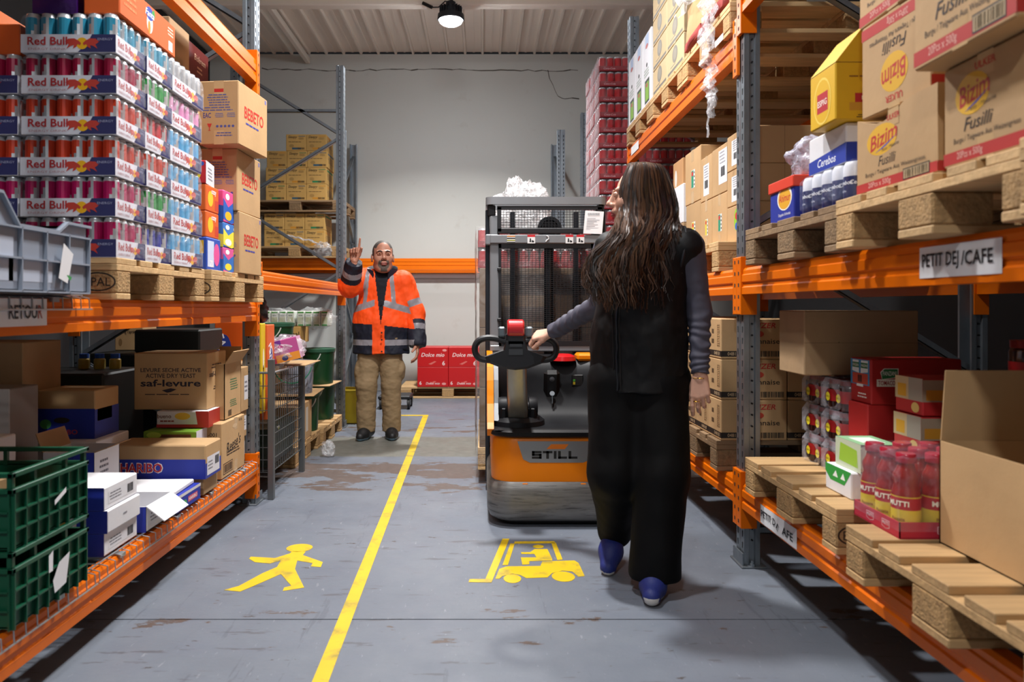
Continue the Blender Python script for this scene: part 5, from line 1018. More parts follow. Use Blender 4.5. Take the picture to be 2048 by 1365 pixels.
carton('drink_carton', 'yellow drink carton standing in the wire basket', -1.36, -1.32, 4.42, 4.50, .50, 1.04, ink('#dcb81e'), [('e', 'right', .5, .6, .2, .12, '#f2e8c8'), ('e', 'right', .5, .4, .16, .14, '#7a5a20')], seam=False, cat='pack')
carton('drink_carton', 'orange drink carton standing in the wire basket', -1.365, -1.31, 4.51, 4.66, .45, 1.03, ink('#d8622a'), [('e', 'right', .5, .66, .24, .12, '#f0e6e0'), ('e', 'right', .5, .66, .2, .09, '#2c3c8c', .002), ('t', 'right', 'Fanta', .5, .66, .1, '#f4f4f4', {'rot': -1.2, 'bold': .03}), ('r', 'front', 0, 1, .5, .55, '#f0c8a8')], seam=False, cat='pack')
carton('dark_pack', 'dark green bottles pack lying low in the wire basket', -1.70, -1.29, 4.46, 5.05, .17, .40, mat('dark_glass', '#1a1e16', .3), [('e', 'right', .5, .8, .2, .12, '#a8a42a'), ('r', 'right', .1, .4, .7, .95, '#c8c4bc')], seam=False, cat='pack', crush=.012)
carton('cardboard_sheet', 'brown cardboard sheet laid across the wire basket', -1.72, -1.16, 4.85, 5.3, .752, .758, CARD, [], seam=False, cat='cardboard', c=.001)
t = carton('soda_pack', 'film wrapped purple and pink soda pack tilted on the basket rim', -1.42, -1.17, 4.70, 4.95, .765, .905, ink('#b04a8a'), [('t', 'front', 'Coca-Cola', .35, .6, .3, '#f3e3ea', {'shear': .3, 'bold': .02, 'wid': .5}), ('r', 'front', 0, .4, .0, .35, '#c03a4a'), ('r', 'front', .4, 1, .0, .35, '#d88a2a'), ('e', 'front', .62, .16, .08, .12, '#22306a', .002), ('r', 'front', 0, .6, .8, 1, '#6a2a8a'), ('r', 'right', 0, 1, 0, 1, '#c89ab4')], seam=False, cat='pack'); t.rotation_euler = (0, R(-14), R(8)); t.location.z += .02
wrap_blob('wrap', '', (0, 0, .07), (.14, .14, .085), 3, WRAP, parent=t)
# ---- buckets and boxes behind
BUCK = mat('green_bucket', '#0a3c1e', .35, var=.03)
def bucket(label, x, y, z, r=.14, h=.31, key='bucket', lidded=True):
    if key in KEYS: return dup(KEYS[key], label, (x, y, z), random.uniform(-.5, .5), 'green lidded buckets')
    t = thing('green_bucket', label, 'bucket', (x, y, z), 0, 'green lidded buckets')
    g = G(BUCK); g.lathe([(0, 0), (r*.88, 0), (r*.9, .01), (r*.985, h-.04), (r*1.02, h-.04), (r*1.02, h-.01), (r, h-.01)], 28); g.obj('body', t, smooth=True)
    g = G(mat('bucket_lid', '#2c5a44', .35)); g.lathe([(r*1.05, h-.03), (r*1.06, h-.004), (r*.98, h), (r*.95, h-.006), (0, h-.006)], 28); g.obj('lid', t, smooth=True)
    g = G(mat('bucket_handle', '#c9ccc6', .4)); g.tube([(r*1.03*math.sin(a), -r*1.03*math.cos(a)*.3 - r*.98, h-.03 - .12*math.cos(a)) for a in [(-1.5 + 3*i/12) for i in range(13)]], .005, 6); g.obj('handle', t, smooth=True); KEYS[key] = t; return t
bucket('green bucket on the pallet, behind the lettered carton', -1.46, 5.98, .1445); bucket('green bucket on the pallet at the far corner by the rack end', -1.46, 6.62, .1445)
carton('cardboard_sheet', 'brown cardboard sheet lying on the front green bucket', -1.78, -1.30, 5.62, 6.14, .457, .463, CARD, [], seam=False, cat='cardboard', c=.001, rz=.06)
carton('cardboard_sheet', 'brown cardboard sheet lying on the rear green bucket', -1.78, -1.30, 6.34, 6.8, .457, .463, CARD, [], seam=False, cat='cardboard', c=.001, rz=-.04)
bucket('green bucket stacked on the rear cardboard sheet', -1.45, 6.55, .4645)
def clear_bucket():
    t = thing('clear_bucket', 'clear plastic bucket with dark contents on the front cardboard sheet', 'bucket', (-1.46, 5.82, .4645)); r, h = .135, .25
    g = G(mat('dark_olives', '#15151c', .3, bump=.8, bs=60)); g.lathe([(0, .006), (r*.86, .006), (r*.93, h*.7), (0, h*.72)], 24); g.obj('contents', t, smooth=True)
    g = G(film('clear_tub', .3, '#c8d2e6', .15, 6, .2)); g.lathe([(0, 0), (r*.9, 0), (r, h-.02), (r*1.06, h-.02), (r*1.06, h)], 28); g.obj('body', t, smooth=True)
    g = G(film('clear_lid', .5, '#d8deec', .2, 6, .2)); g.lathe([(r*1.06, h-.022), (r*1.08, h), (r*.98, h+.004), (0, h)], 28); g.obj('lid', t, smooth=True)
    g = G(mat('green_handle', '#0f6a4a', .4)); g.tube([(r*1.06*math.sin(a), -r*1.02*math.cos(a)*.35 - r*.9, h-.03 - .13*math.cos(a)) for a in [(-1.5 + 3*i/14) for i in range(15)]], .005, 6); g.obj('handle', t, smooth=True)
clear_bucket()
carton('lettered_carton', 'brown carton with blue lettering on the floor pallet', -1.62, -1.325, 5.26, 5.74, .1445, .425, CARD, [('t', 'right', 'erstein', .2, .5, .16, '#3a86b0', {'rot': -PI/2, 'bold': .02}), ('s', 'right', .6, .75, .2, .85, '#cfc8bc'), ('l', 'right', .3, .5, .2, .8, 5, '#8a6c46')])
carton('brown_carton', 'tall brown carton carrying the high green bucket', -1.80, -1.64, 5.62, 6.2, .1445, .695, CARDD, [], seam=False)
bucket('high green bucket beside the soda pack', -1.70, 6.1, .70)
carton('brown_carton', 'tall brown carton in the back row by the rack end', -2.05, -1.62, 6.32, 6.84, .1445, .70, CARDD, [], seam=False)
carton('white_pack', 'white wrapped pack low in the back row', -1.78, -1.62, 6.5, 6.8, .70, .82, WHITEC, [('r', 'front', .6, 1, 0, 1, '#8a90b4')], seam=False, cat='pack') if 0 else None
carton('white_pack', 'white wrapped pack under the tan carton by the rack end', -1.95, -1.62, 6.50, 6.82, .701, .82, WHITEC, [('r', 'front', .7, 1, 0, 1, '#8a90b4'), ('r', 'front', .33, .335, 0, 1, '#a8a8ac')], seam=False, cat='pack')
carton('tan_carton', 'tan carton with black print by the rack end', -1.95, -1.60, 6.50, 6.82, .821, .965, SLC, [('l', 'front', .1, .4, .3, .8, 4, '#4a3a22'), ('t', 'front', 'Ideal', .82, .55, .3, '#2a2018', {'bold': .03})], seam=False)
def tissue(label, x, z):
    t = thing('tissue_pack', label, 'pack', (x, 6.62, z), 0, 'film wrapped packs of tissue cartons')
    for i in range(4):
        b = G(mat('tissue_white', '#d6ddd2', .5)); b.box(-.032, .032, -.09, .09, 0, .135, 0, .006); o = b.obj('packet', t, (-.105 + i*.07, 0, 0)); p = G(); fr = lambda u, v, oo: (-.032 + u, -.09 - oo, v); flat(p, fr, [(.006, .115), (.058, .115), (.058, .128), (.006, .128)], ink('#4f9a4a')); flat(p, fr, [(.008, .02), (.056, .02), (.056, .08), (.008, .08)], ink('#b8bfa0')); flat(p, fr, [(.01, .005), (.055, .005), (.055, .017), (.01, .017)], ink('#3f8a48')); word(p, fr, 'BEBE', .032, .095, .012, ink('#44504a'), bold=.02); p.obj('printing', o, kind='stuff')
    wrap_blob('wrap', '', (0, 0, .07), (.165, .105, .085), x*9, film('thin_film', .16), parent=t)
tissue('film wrapped green and white packets, nearer the post', -1.50, .968); tissue('film wrapped green and white packets, behind the high bucket', -1.80, .968)
wrap_blob('black_bag', 'bundle of black plastic stuffed under the beam beside the post', (-1.42, 4.62, 1.12), (.075, .08, .085), 6, mat('black_plastic', '#0b0b0d', .4, bump=.6, bs=30), 'bag')
wrap_blob('film_scrap', 'scrap of crumpled film lying on the floor by the pallet', (-1.17, 5.62, .06), (.05, .045, .06), 13, flat_=.85)
t = thing('yellow_bin', 'open yellow bin standing behind the rack end', 'bin', (-1.28, 7.35, 0)); m = mat('yellow_bin_plastic', '#c4ac1a', .45, var=.04); g = G(m); a, b, h = .11, .14, .33
for s in (1, -1): g.box(-a, a, s*b, s*(b-.006), 0, h); g.box(s*a, s*(a-.006), -b, b, 0, h)
g.box(-a, a, -b, b, 0, .006); g.obj('body', t); G(m).box(-a-.012, a+.012, -b-.012, -b+.004, h-.02, h, 0, .003).obj('rim', t); G(mat('dark_sack', '#23262a', .6)).box(-a+.01, a-.01, -b+.01, b-.01, h-.05, h-.03).obj('contents', t)
t = thing('hand_trolley', 'low dark trolley with wheels behind the man', 'trolley', (-1.0, 8.3, 0)); m = mat('dark_frame', '#25272b', .5, metal=.4)
G(m).box(-.16, .2, -.1, .25, .11, .15, 0, .01).obj('deck', t)
for x in (-.13, .18):
    for y in (-.07, .2): g = G(mat('rubber', '#141416', .7), STEEL); g.T = Matrix.Translation((x, y, .055)) @ Matrix.Rotation(R(90), 4, 'Y'); g.lathe([(0, -.015), (.03, -.015), (.055, -.012), (.055, .012), (.03, .015), (0, .015)], 18); g.obj('wheel', t, smooth=True); G(STEEL).box(x-.022, x+.022, y-.01, y+.01, .05, .11).obj('caster_fork', t)
# ================================================================ pallet truck
def truck():
    t = thing('pallet_truck', 'orange and grey electric pallet truck with mast held by the woman', 'pallet truck', (.39, 3.8, 0))
    TO = mat('truck_orange', '#ee8200', .38, var=.02, spec=.3, dirt='#8a5a28', ds=9, dth=(.68, .8)); TK = mat('truck_black', '#0d0e12', .5, spec=.22, var=.1, vs=10, dirt='#4a4a52', ds=40, dth=(.7, .74)); TG = mat('truck_grey', '#7c7f83', .45, metal=.2, var=.04)
    SK = mat('scuffed_skirt', '#7e7c79', .42, metal=.55, var=.18, vs=5, stretch=(1, 1, 14), dirt='#4c4a49', ds=6, dth=(.52, .66)); HW = .365
    def foot(hw, y0, y1, rad, n=7):
        p = [(-hw, y1)]
        for i in range(n + 1): a = PI + PI/2*i/n; p.append((-hw + rad + rad*math.cos(a), y0 + rad + rad*math.sin(a)))
        for i in range(n + 1): a = 1.5*PI + PI/2*i/n; p.append((hw - rad + rad*math.cos(a), y0 + rad + rad*math.sin(a)))
        return p + [(hw, y1)]
    def loft(m, levels, name, y0=0, y1=.76, rad=.13, cap=True):
        g = G(m); rings = [[(x, y, z) for x, y in foot(HW - i, y0 + i, y1, max(.03, rad - i*.3))] for z, i in levels]; n = len(rings[0]); vs = [p for r in rings for p in r]; fs = []
        for k in range(len(rings)-1):
            for j in range(n): j2 = (j+1) % n; fs.append((k*n+j, k*n+j2, (k+1)*n+j2, (k+1)*n+j))
        fs.append(tuple(range(n))[::-1]); fs.append(tuple(range((len(rings)-1)*n, len(rings)*n))); g.add(vs, fs); return g.obj(name, t, smooth=True, ang=40)
    loft(SK, [(.03, .03), (.045, .012), (.08, .0), (.19, .0), (.215, .006), (.235, .02)], 'skirt')
    loft(mat('truck_underside', '#0d0d0f', .8), [(.012, .06), (.03, .05)], 'underside')
    low = loft(TO, [(.215, .03), (.24, .022), (.36, .022), (.44, .028), (.468, .04)], 'lower_cover')
    for x in (-.17, .13): G(TO).box(x-.015, x+.015, .012, .04, .215, .23, 0, .003).obj('latch', t)
    loft(TK, [(.462, .022), (.472, .008), (.492, .006), (.505, .02)], 'bumper_step', rad=.14)
    # maker's plate
    g = G(mat('plate_silver', '#8f9296', .35, metal=.5)); fr = lambda u, v, o: (u, .0205 - o, v)
    pp = [(-.21, .445), (.20, .445), (.168, .352), (.13, .335), (-.145, .335), (-.18, .352)]; flat(g, fr, pp, 0, .003); pl = g.obj('badge', t)
    g = G(); flat(g, fr, [(-.06, .405), (.035, .405), (.055, .43), (-.035, .43)], ink('#e0780f'), .0045)
    K = ink('#101014')
    def bars(rects):
        for u0, u1, v0, v1 in rects: flat(g, fr, [(u0, v0), (u1, v0), (u1, v1), (u0, v1)], K, .0045)
    v0, v1 = .355, .395; th = .0115; u = -.135
    bars([(u, u+.05, v1-th, v1), (u, u+.013, v0+.0145, v1), (u, u+.05, v0+.0145, v0+.026), (u+.037, u+.05, v0, v0+.026), (u, u+.05, v0, v0+th)]); u += .056
    bars([(u, u+.05, v1-th, v1), (u+.018, u+.032, v0, v1)]); u += .057
    bars([(u, u+.014, v0, v1)]); u += .022
    bars([(u, u+.014, v0, v1), (u, u+.046, v0, v0+th)]); u += .054
    bars([(u, u+.014, v0, v1), (u, u+.046, v0, v0+th)]); g.obj('lettering', pl)
    # side shells and cowl
    prof = [(.10, .46), (.07, .50), (.10, .53), (.17, .62), (.22, .74), (.26, .81), (.33, .85), (.76, .87), (.76, .46)]
    for s in (-1, 1):
        g = G(TO); g.prism(prof, s*HW - (0 if s > 0 else -.0), s*(HW - .035), 0, 'x'); g.obj('side_shell', t)
        g = G(TG); q = [(.13, .535), (.20, .62), (.25, .74), (.29, .80), (.36, .845), (.6, .86)]
        for (a, b), (c, d) in zip(q, q[1:]): g.add([(s*(HW-.036), a, b), (s*(HW-.062), a, b-.002), (s*(HW-.062), c, d-.002), (s*(HW-.036), c, d)], [(0, 1, 2, 3), (3, 2, 1, 0)])
        g.obj('trim', t)
    q = [(.03, .5), (.16, .503), (.26, .515), (.33, .55), (.375, .62), (.40, .70), (.42, .78), (.45, .825), (.50, .845), (.76, .85)]; g = G(TK)
    n = 16; vs = []; qq = []
    for (y0_, z0_), (y1_, z1_) in zip(q, q[1:]): qq += [(y0_ + (y1_-y0_)*u, z0_ + (z1_-z0_)*u) for u in (0, .5)]
    qq.append(q[-1])
    for y, z in qq:
        for j in range(n + 1): u = j/n*2 - 1; vs.append((u*(HW-.037), y - .10*abs(u)**3*max(0, min(1, (z - .5)/.2)), z))
    g.add(vs, [(k*(n+1)+j, k*(n+1)+j+1, (k+1)*(n+1)+j+1, (k+1)*(n+1)+j) for k in range(len(qq)-1) for j in range(n)])
    g.obj('cowl', t, smooth=True, ang=70)
    G(mat('battery_dark', '#1b1c1f', .6)).box(-.3, .3, .52, .76, .05, .83).obj('battery_case', t)
    g = G(TK); g.T = Matrix.Translation((-.2, .22, .5)); g.lathe([(.15, 0), (.145, .03), (.12, .05), (0, .055)], 28); g.obj('turntable', t, smooth=True)
    g = G(TK); g.T = Matrix.Translation((-.2, .19, .60)) @ Matrix.Rotation(R(90), 4, 'Y'); g.lathe([(0, -.105), (.05, -.105), (.055, -.09), (.055, -.06), (.03, -.058), (.03, .058), (.055, .06), (.055, .09), (.05, .105), (0, .105)], 20); g.T = None; g.box(-.3, -.255, .13, .25, .5, .61, 0, .015); g.box(-.145, -.1, .13, .25, .5, .61, 0, .015); g.obj('tiller_bracket', t, smooth=True)
    # switches on the cowl
    g = G(mat('recess_black', '#08080a', .5)); g.T = Matrix.Translation((.0, .372, .70)) @ Matrix.Rotation(R(15), 4, 'X'); g.box(-.045, .045, -.012, .03, -.1, .085, 0, .02); g.obj('key_recess', t); g = G(mat('knob_grey', '#55585e', .4)); g.T = Matrix.Translation((.0, .375, .74)) @ Matrix.Rotation(R(105), 4, 'X'); g.lathe([(.034, 0), (.03, .02), (0, .03)], 18); g.obj('knob', t, smooth=True)
    g = G(STEEL); g.tube([(0, .34, .655), (0, .352, .65)], .014, 10); g.box(-.003, .003, .332, .342, .60, .645); g.obj('key', t)
    g = G(ink('#050506')); g.box(.115, .18, .385, .40, .69, .755, 0, .004); d = g.obj('display', t); g = G(ink('#b8a01e')); g.box(.122, .134, .383, .386, .70, .715); g.box(.122, .134, .383, .386, .718, .73, ink('#3a8a2a')); g.obj('indicator', d)
    g = G(mat('stop_red', '#c01218', .3, coat=.4)); g.T = Matrix.Translation((.07, .44, .845)); g.lathe([(.075, -.012), (.07, .012), (.045, .025), (0, .028)], 22); g.obj('stop_pad', t, smooth=True)
    G(TO).box(.15, .33, .42, .56, .83, .872, 0, .012).obj('cover_corner', t)
    # tiller
    ST2 = mat('tiller_steel', '#a19c90', .33, metal=.75, var=.1, vs=6, stretch=(3, 3, .6)); g = G(ST2); a, b = Vector((-.2, .17, .545)), Vector((-.217, -.03, .90)); v = b - a
    g.T = Matrix.Translation(a) @ v.to_track_quat('Z', 'Y').to_matrix().to_4x4(); L = v.length; rings = []
    for z, w, d in ((-.03, .045, .03), (0, .056, .034), (L*.5, .052, .03), (L*.85, .05, .028), (L, .046, .026)): rings.append([(w*math.copysign(abs(math.cos(q))**.5, math.cos(q)), d*math.copysign(abs(math.sin(q))**.5, math.sin(q)), z) for q in [2*PI*i/20 for i in range(20)]])
    vs = [p for r in rings for p in r]; fs = [(k*20+j, k*20+(j+1) % 20, (k+1)*20+(j+1) % 20, (k+1)*20+j) for k in range(4) for j in range(20)] + [tuple(range(20))[::-1], tuple(range(80, 100))]; g.add(vs, fs); g.obj('tiller_arm', t, smooth=True, ang=50)
    H = Vector((-.227, -.15, .944)); RB = mat('handle_rubber', '#121318', .5)
    g = G(RB); pl = [(-.15, -.050), (-.06, -.018), (-.048, .03), (.048, .03), (.06, -.018), (.15, -.050), (.135, -.08), (.06, -.108), (.0, -.115), (-.06, -.108), (-.135, -.08)]
    g.T = Matrix.Translation(H); rings = [[(x*k, y, z*k) for x, z in pl] for y, k in ((-.03, .9), (-.018, 1), (.03, 1), (.05, .85))]; n = len(pl); vs = [p for r in rings for p in r]; fs = [(k*n+j, k*n+(j+1) % n, (k+1)*n+(j+1) % n, (k+1)*n+j) for k in range(3) for j in range(n)] + [tuple(range(n))[::-1], tuple(range(3*n, 4*n))]; g.add(vs, fs); g.obj('handle_body', t)
    for s in (-1, 1):
        pts = [(.045, .022), (.09, .038), (.14, .042), (.18, .03), (.2, .0), (.197, -.035), (.175, -.06), (.13, -.068)]; g = G(RB); cr = []
        P = [Vector((s*x, 0, z)) for x, z in pts]
        for i in range(len(P)-1):
            for k in range(3):
                u = k/3; p0, p1, p2, p3 = P[max(i-1, 0)], P[i], P[i+1], P[min(i+2, len(P)-1)]; cr.append(H + .5*((2*p1) + (p2-p0)*u + (2*p0-5*p1+4*p2-p3)*u*u + (3*p1-p0-3*p2+p3)*u**3))
        cr.append(H + P[-1]); g.tube(cr, [.016]*len(cr), 10); g.obj('grip', t, smooth=True)
        g = G(mat('rocker_grey', '#5b666c', .4)); g.T = Matrix.Translation(H + Vector((s*.068, 0, .072))); g.box(-.018, .018, -.02, .025, -.026, .026, 0, .008); g.obj('rocker_switch', t)
    g = G(RB); g.T = Matrix.Translation(H); g.box(-.048, .048, -.03, .05, .0, .07, 0, .012); g.obj('handle_head', t)
    g = G(mat('stop_red', '#c01218', .3)); g.T = Matrix.Translation(H + Vector((0, 0, .088))) @ Matrix.Rotation(R(90), 4, 'Y'); g.lathe([(0, -.041), (.04, -.041), (.046, -.034), (.046, .034), (.04, .041), (0, .041)], 24); g.obj('reverse_button', t, smooth=True)
    g = G(mat('label_dark', '#35383c', .4)); g.T = Matrix.Translation(H); g.box(-.03, .03, -.033, -.029, -.0, .014); g.box(-.034, .034, -.033, -.029, -.04, -.012); g.obj('button_strip', t)
    # mast
    for s in (-1, 1):
        G(TG).box(s*.345, s*.285, .74, .82, .3, 1.70, 0, .008).obj('mast_post', t); G(mat('mast_dark', '#22262c', .4, metal=.4)).box(s*.372, s*.346, .78, .92, .06, 1.74, 0, .004).obj('mast_rail', t)
        G(mat('mast_dark', '#22262c', .4, metal=.4)).box(s*.215, s*.185, .86, .94, .06, 1.74, 0, .004).obj('inner_rail', t)
        for z in (.72, 1.05, 1.36): G(RB).box(s*.30, s*.275, .728, .745, z, z+.02, 0, .003).obj('clip', t)
    g = G(mat('cylinder_dark', '#3a3d42', .3, metal=.8)); g.tube([(.03, .90, .1), (.03, .90, 1.64)], .03, 14); g.T = Matrix.Translation((.03, .84, 1.63)) @ Matrix.Rotation(R(90), 4, 'X'); g.lathe([(.0, -.02), (.075, -.02), (.078, .0), (.075, .02), (.055, .02), (.05, .005), (0, .005)], 26); g.obj('lift_cylinder', t, smooth=True)
    g = G(TG); rr = [(-.37 + .05, .72), (.37 - .05, .72), (.37, .77), (.37, 1.12), (-.37, 1.12), (-.37, .77)]
    pts = []
    for a0, cx, cy in ((PI, -.325, .765), (1.5*PI, .325, .765)):
        for i in range(6): a = a0 + PI/2*i/5; pts.append((cx + .045*math.cos(a), cy + .045*math.sin(a)))
    pts = pts + [(.37, 1.0), (-.37, 1.0)]
    inner = [(x*.88, .745 if y < .8 else .98) for x, y in pts]
    n = len(pts); vs = [(x, y, z) for z in (1.767, 1.813) for x, y in pts] + [(x, y, z) for z in (1.767, 1.813) for x, y in inner]; fs = []
    for j in range(n): j2 = (j+1) % n; fs += [(j, j2, n+j2, n+j), (n+j, n+j2, 3*n+j2, 3*n+j), (2*n+j2, 2*n+j, 3*n+j, 3*n+j2), (j2, j, 2*n+j, 2*n+j2)]
    g.add(vs, fs); g.obj('top_frame', t, smooth=True, ang=40)
    for s in (-1, 1): G(RB).box(s*.36, s*.31, .75, .82, 1.70, 1.767, 0, .006).obj('frame_bracket', t)
    g = G(RB); g.box(-.30, .34, .725, .75, 1.588, 1.622, 0, .004); g.box(-.30, .34, .725, .75, 1.735, 1.758); g.box(-.30, -.275, .725, .75, 1.60, 1.75); g.box(.315, .34, .725, .75, 1.6, 1.75); g.obj('upper_guard_frame', t)
    g = G(RB)
    for i in range(34): x = -.28 + i*.0185; g.box(x-.0012, x+.0012, .732, .735, 1.61, 1.745)
    for i in range(8): z = 1.625 + i*.016; g.box(-.29, .33, .735, .738, z-.0012, z+.0012)
    g.obj('upper_guard_mesh', t, kind='stuff')
    G(TG).box(-.345, .345, .725, .76, 1.527, 1.583, 0, .006).obj('cross_bar', t); G(TG).box(-.345, .345, .735, .78, .865, .905, 0, .006).obj('cross_bar', t)
    G(TG).box(-.372, -.335, .735, .80, 1.52, 1.585, 0, .006).obj('bracket', t)
    g = G(RB); g.box(-.29, .29, .732, .75, 1.50, 1.53); g.box(-.29, .29, .732, .75, .90, .93); g.box(-.29, -.275, .732, .75, .9, 1.53); g.box(.275, .29, .732, .75, .9, 1.53); g.obj('guard_frame', t)
    g = G(RB)
    for i in range(27): x = -.28 + i*.0217; g.box(x-.0012, x+.0012, .738, .741, .91, 1.52)
    for i in range(48): z = .915 + i*.0127; g.box(-.285, .285, .741, .744, z-.0012, z+.0012)
    g.obj('guard_mesh', t, kind='stuff')
    fr = lambda u, v, o: (u, .7248 - o, v)
    def sticker(x, z, w, h, body):
        g = G(); flat(g, fr, [(x, z), (x+w, z), (x+w, z+h), (x, z+h)], ink('#dcdcdc'), .0012); body(g, x, z, w, h); g.obj('sticker', t)
    def red(g, x, z, w, h):
        flat(g, fr, [(x, z+h*.75), (x+w, z+h*.75), (x+w, z+h), (x, z+h)], ink('#c02028'), .002); flat(g, fr, [(x+w*.25, z+h*.15), (x+w*.5, z+h*.15), (x+w*.45, z+h*.6), (x+w*.3, z+h*.6)], ink('#202024'), .002); flat(g, fr, [(x+w*.55, z+h*.12), (x+w*.85, z+h*.12), (x+w*.85, z+h*.3), (x+w*.55, z+h*.4)], ink('#202024'), .002)
    sticker(-.115, 1.528, .047, .052, red); sticker(.118, 1.528, .047, .052, red); sticker(.185, 1.528, .047, .052, red)
    def hz(g, x, z, w, h):
        for i in range(4): flat(g, fr, [(x, z+h*i/4), (x+w, z+h*i/4), (x+w, z+h*(i+.6)/4), (x, z+h*(i+.6)/4)], ink(('#20221e', '#8a8a2a', '#20221e', '#b06a1a')[i]), .002)
    sticker(-.24, 1.53, .05, .05, hz)
    g = G(ink('#d0d2d6')); g.tube([(.0, .722, 1.575), (.012, .722, 1.568), (.014, .722, 1.555), (.002, .722, 1.546), (-.002, .722, 1.538)], .004, 6); g.obj('hook_sign', t)
    g = G(PAPER); g.add([(.225, .718, 1.588), (.34, .717, 1.584), (.352, .722, 1.722), (.238, .722, 1.728)], [(0, 1, 2, 3), (3, 2, 1, 0)]); d = g.obj('document', t); g = G(); fr2 = lambda u, v, o: (.232 + u*.105 + v*.012, .7195 - o, 1.59 + v*.13)
    for i in range(9): flat(g, fr2, [(.08, .08 + i*.075), (.5 + .4*((i*7) % 5)/5, .08 + i*.075), (.5 + .4*((i*7) % 5)/5, .1 + i*.075), (.08, .1 + i*.075)], ink('#7d7d84'), .003)
    for i in range(14): flat(g, fr2, [(.1 + i*.05, .84), (.12 + i*.05, .84), (.12 + i*.05, .95), (.1 + i*.05, .95)], ink('#33333a'), .003)
    g.obj('print', d, kind='stuff')
    for x in (-.2, .2): G(mat('fork_steel', '#4a4d50', .4, metal=.7)).box(x-.08, x+.08, .76, 2.05, .055, .085, 0, .006).obj('fork', t)
    for s in (-1, 1): g = G(mat('wheel_poly', '#3a2a20', .6)); g.T = Matrix.Translation((s*.26, .35, .06)) @ Matrix.Rotation(R(90), 4, 'Y'); g.lathe([(0, -.03), (.055, -.03), (.06, -.02), (.06, .02), (.055, .03), (0, .03)], 20); g.obj('wheel', t, smooth=True)
truck()
pallet('pallet lifted on the truck forks under the wrapped load', .37, 5.36, .09, R(90), 'pale')
LZ = .2345
for i in range(3):
    for j in range(2): carton('load_carton', f'carton darkened for shade in the wrapped load, {("lowest", "middle", "upper")[i]} layer, {("next to the mast", "far end")[j]}', -.02, .76, 4.77 + j*.6, 5.365 + j*.6, LZ + i*.385, LZ + .384 + i*.385, mat('shaded_load_board', '#6a5138', .7, var=.15, vs=3), [('r', 'front', .1, .9, .55, .9, ('#2c3a5a', '#5a3a2a', '#3a2a24')[i]), ('r', 'front', .2, .6, .1, .35, '#4a3a34'), ('r', 'left', 0, 1, .3, .8, ('#b87a5a', '#c8b4a0', '#d86a28')[i])], seam=False)  # shade of the load behind the mesh is put into the dark brown
for i in range(2):
    for a in range(2):
        for b in range(2): dup(ct, f'red cola can tray on the truck load, {("lower", "upper")[i]} layer, {("aisle", "rack")[a]} side, {("near", "far")[b]} one', (.17 + a*.405, 4.93 + b*.3, LZ + 1.158 + i*.134), 0, 'red cola can trays')
t = thing('load_wrap', 'stretch film wrapped around the load on the truck', 'plastic film', (.37, 5.37, .13)); g = G(film('load_wrap_clear', .10, '#e9e6e4', .15, 5, .8)); g.add([(-.41, -.62, 0), (.41, -.62, 0), (.41, -.62, 1.53), (-.41, -.62, 1.53)], [(0, 1, 2, 3)]); g.obj('end_wrap', t)
g = G(film('load_wrap', .5, '#e9e6e4', .2, 5, .8)); rr = random.Random(5)
for s in (-1, 1):
    pts = [[Vector((s*(.41 + rr.uniform(0, .012)), -.62 + 1.24*i/12, 1.53*k/16)) for i in range(13)] for k in range(17)]
    for k in range(16):
        for i in range(12): g.add([pts[k][i], pts[k][i+1], pts[k+1][i+1], pts[k+1][i]], [(0, 1, 2, 3)])
g.obj('side_wrap', t, smooth=True, ang=60)
wrap_blob('film_clump', 'big clump of crumpled film on top of the truck load', (.27, 5.0, 1.72), (.19, .15, .25), 21, film('clump_film', .36, '#f4f5f8', .08, 30, 1.0), flat_=.35, n=(40, 28))
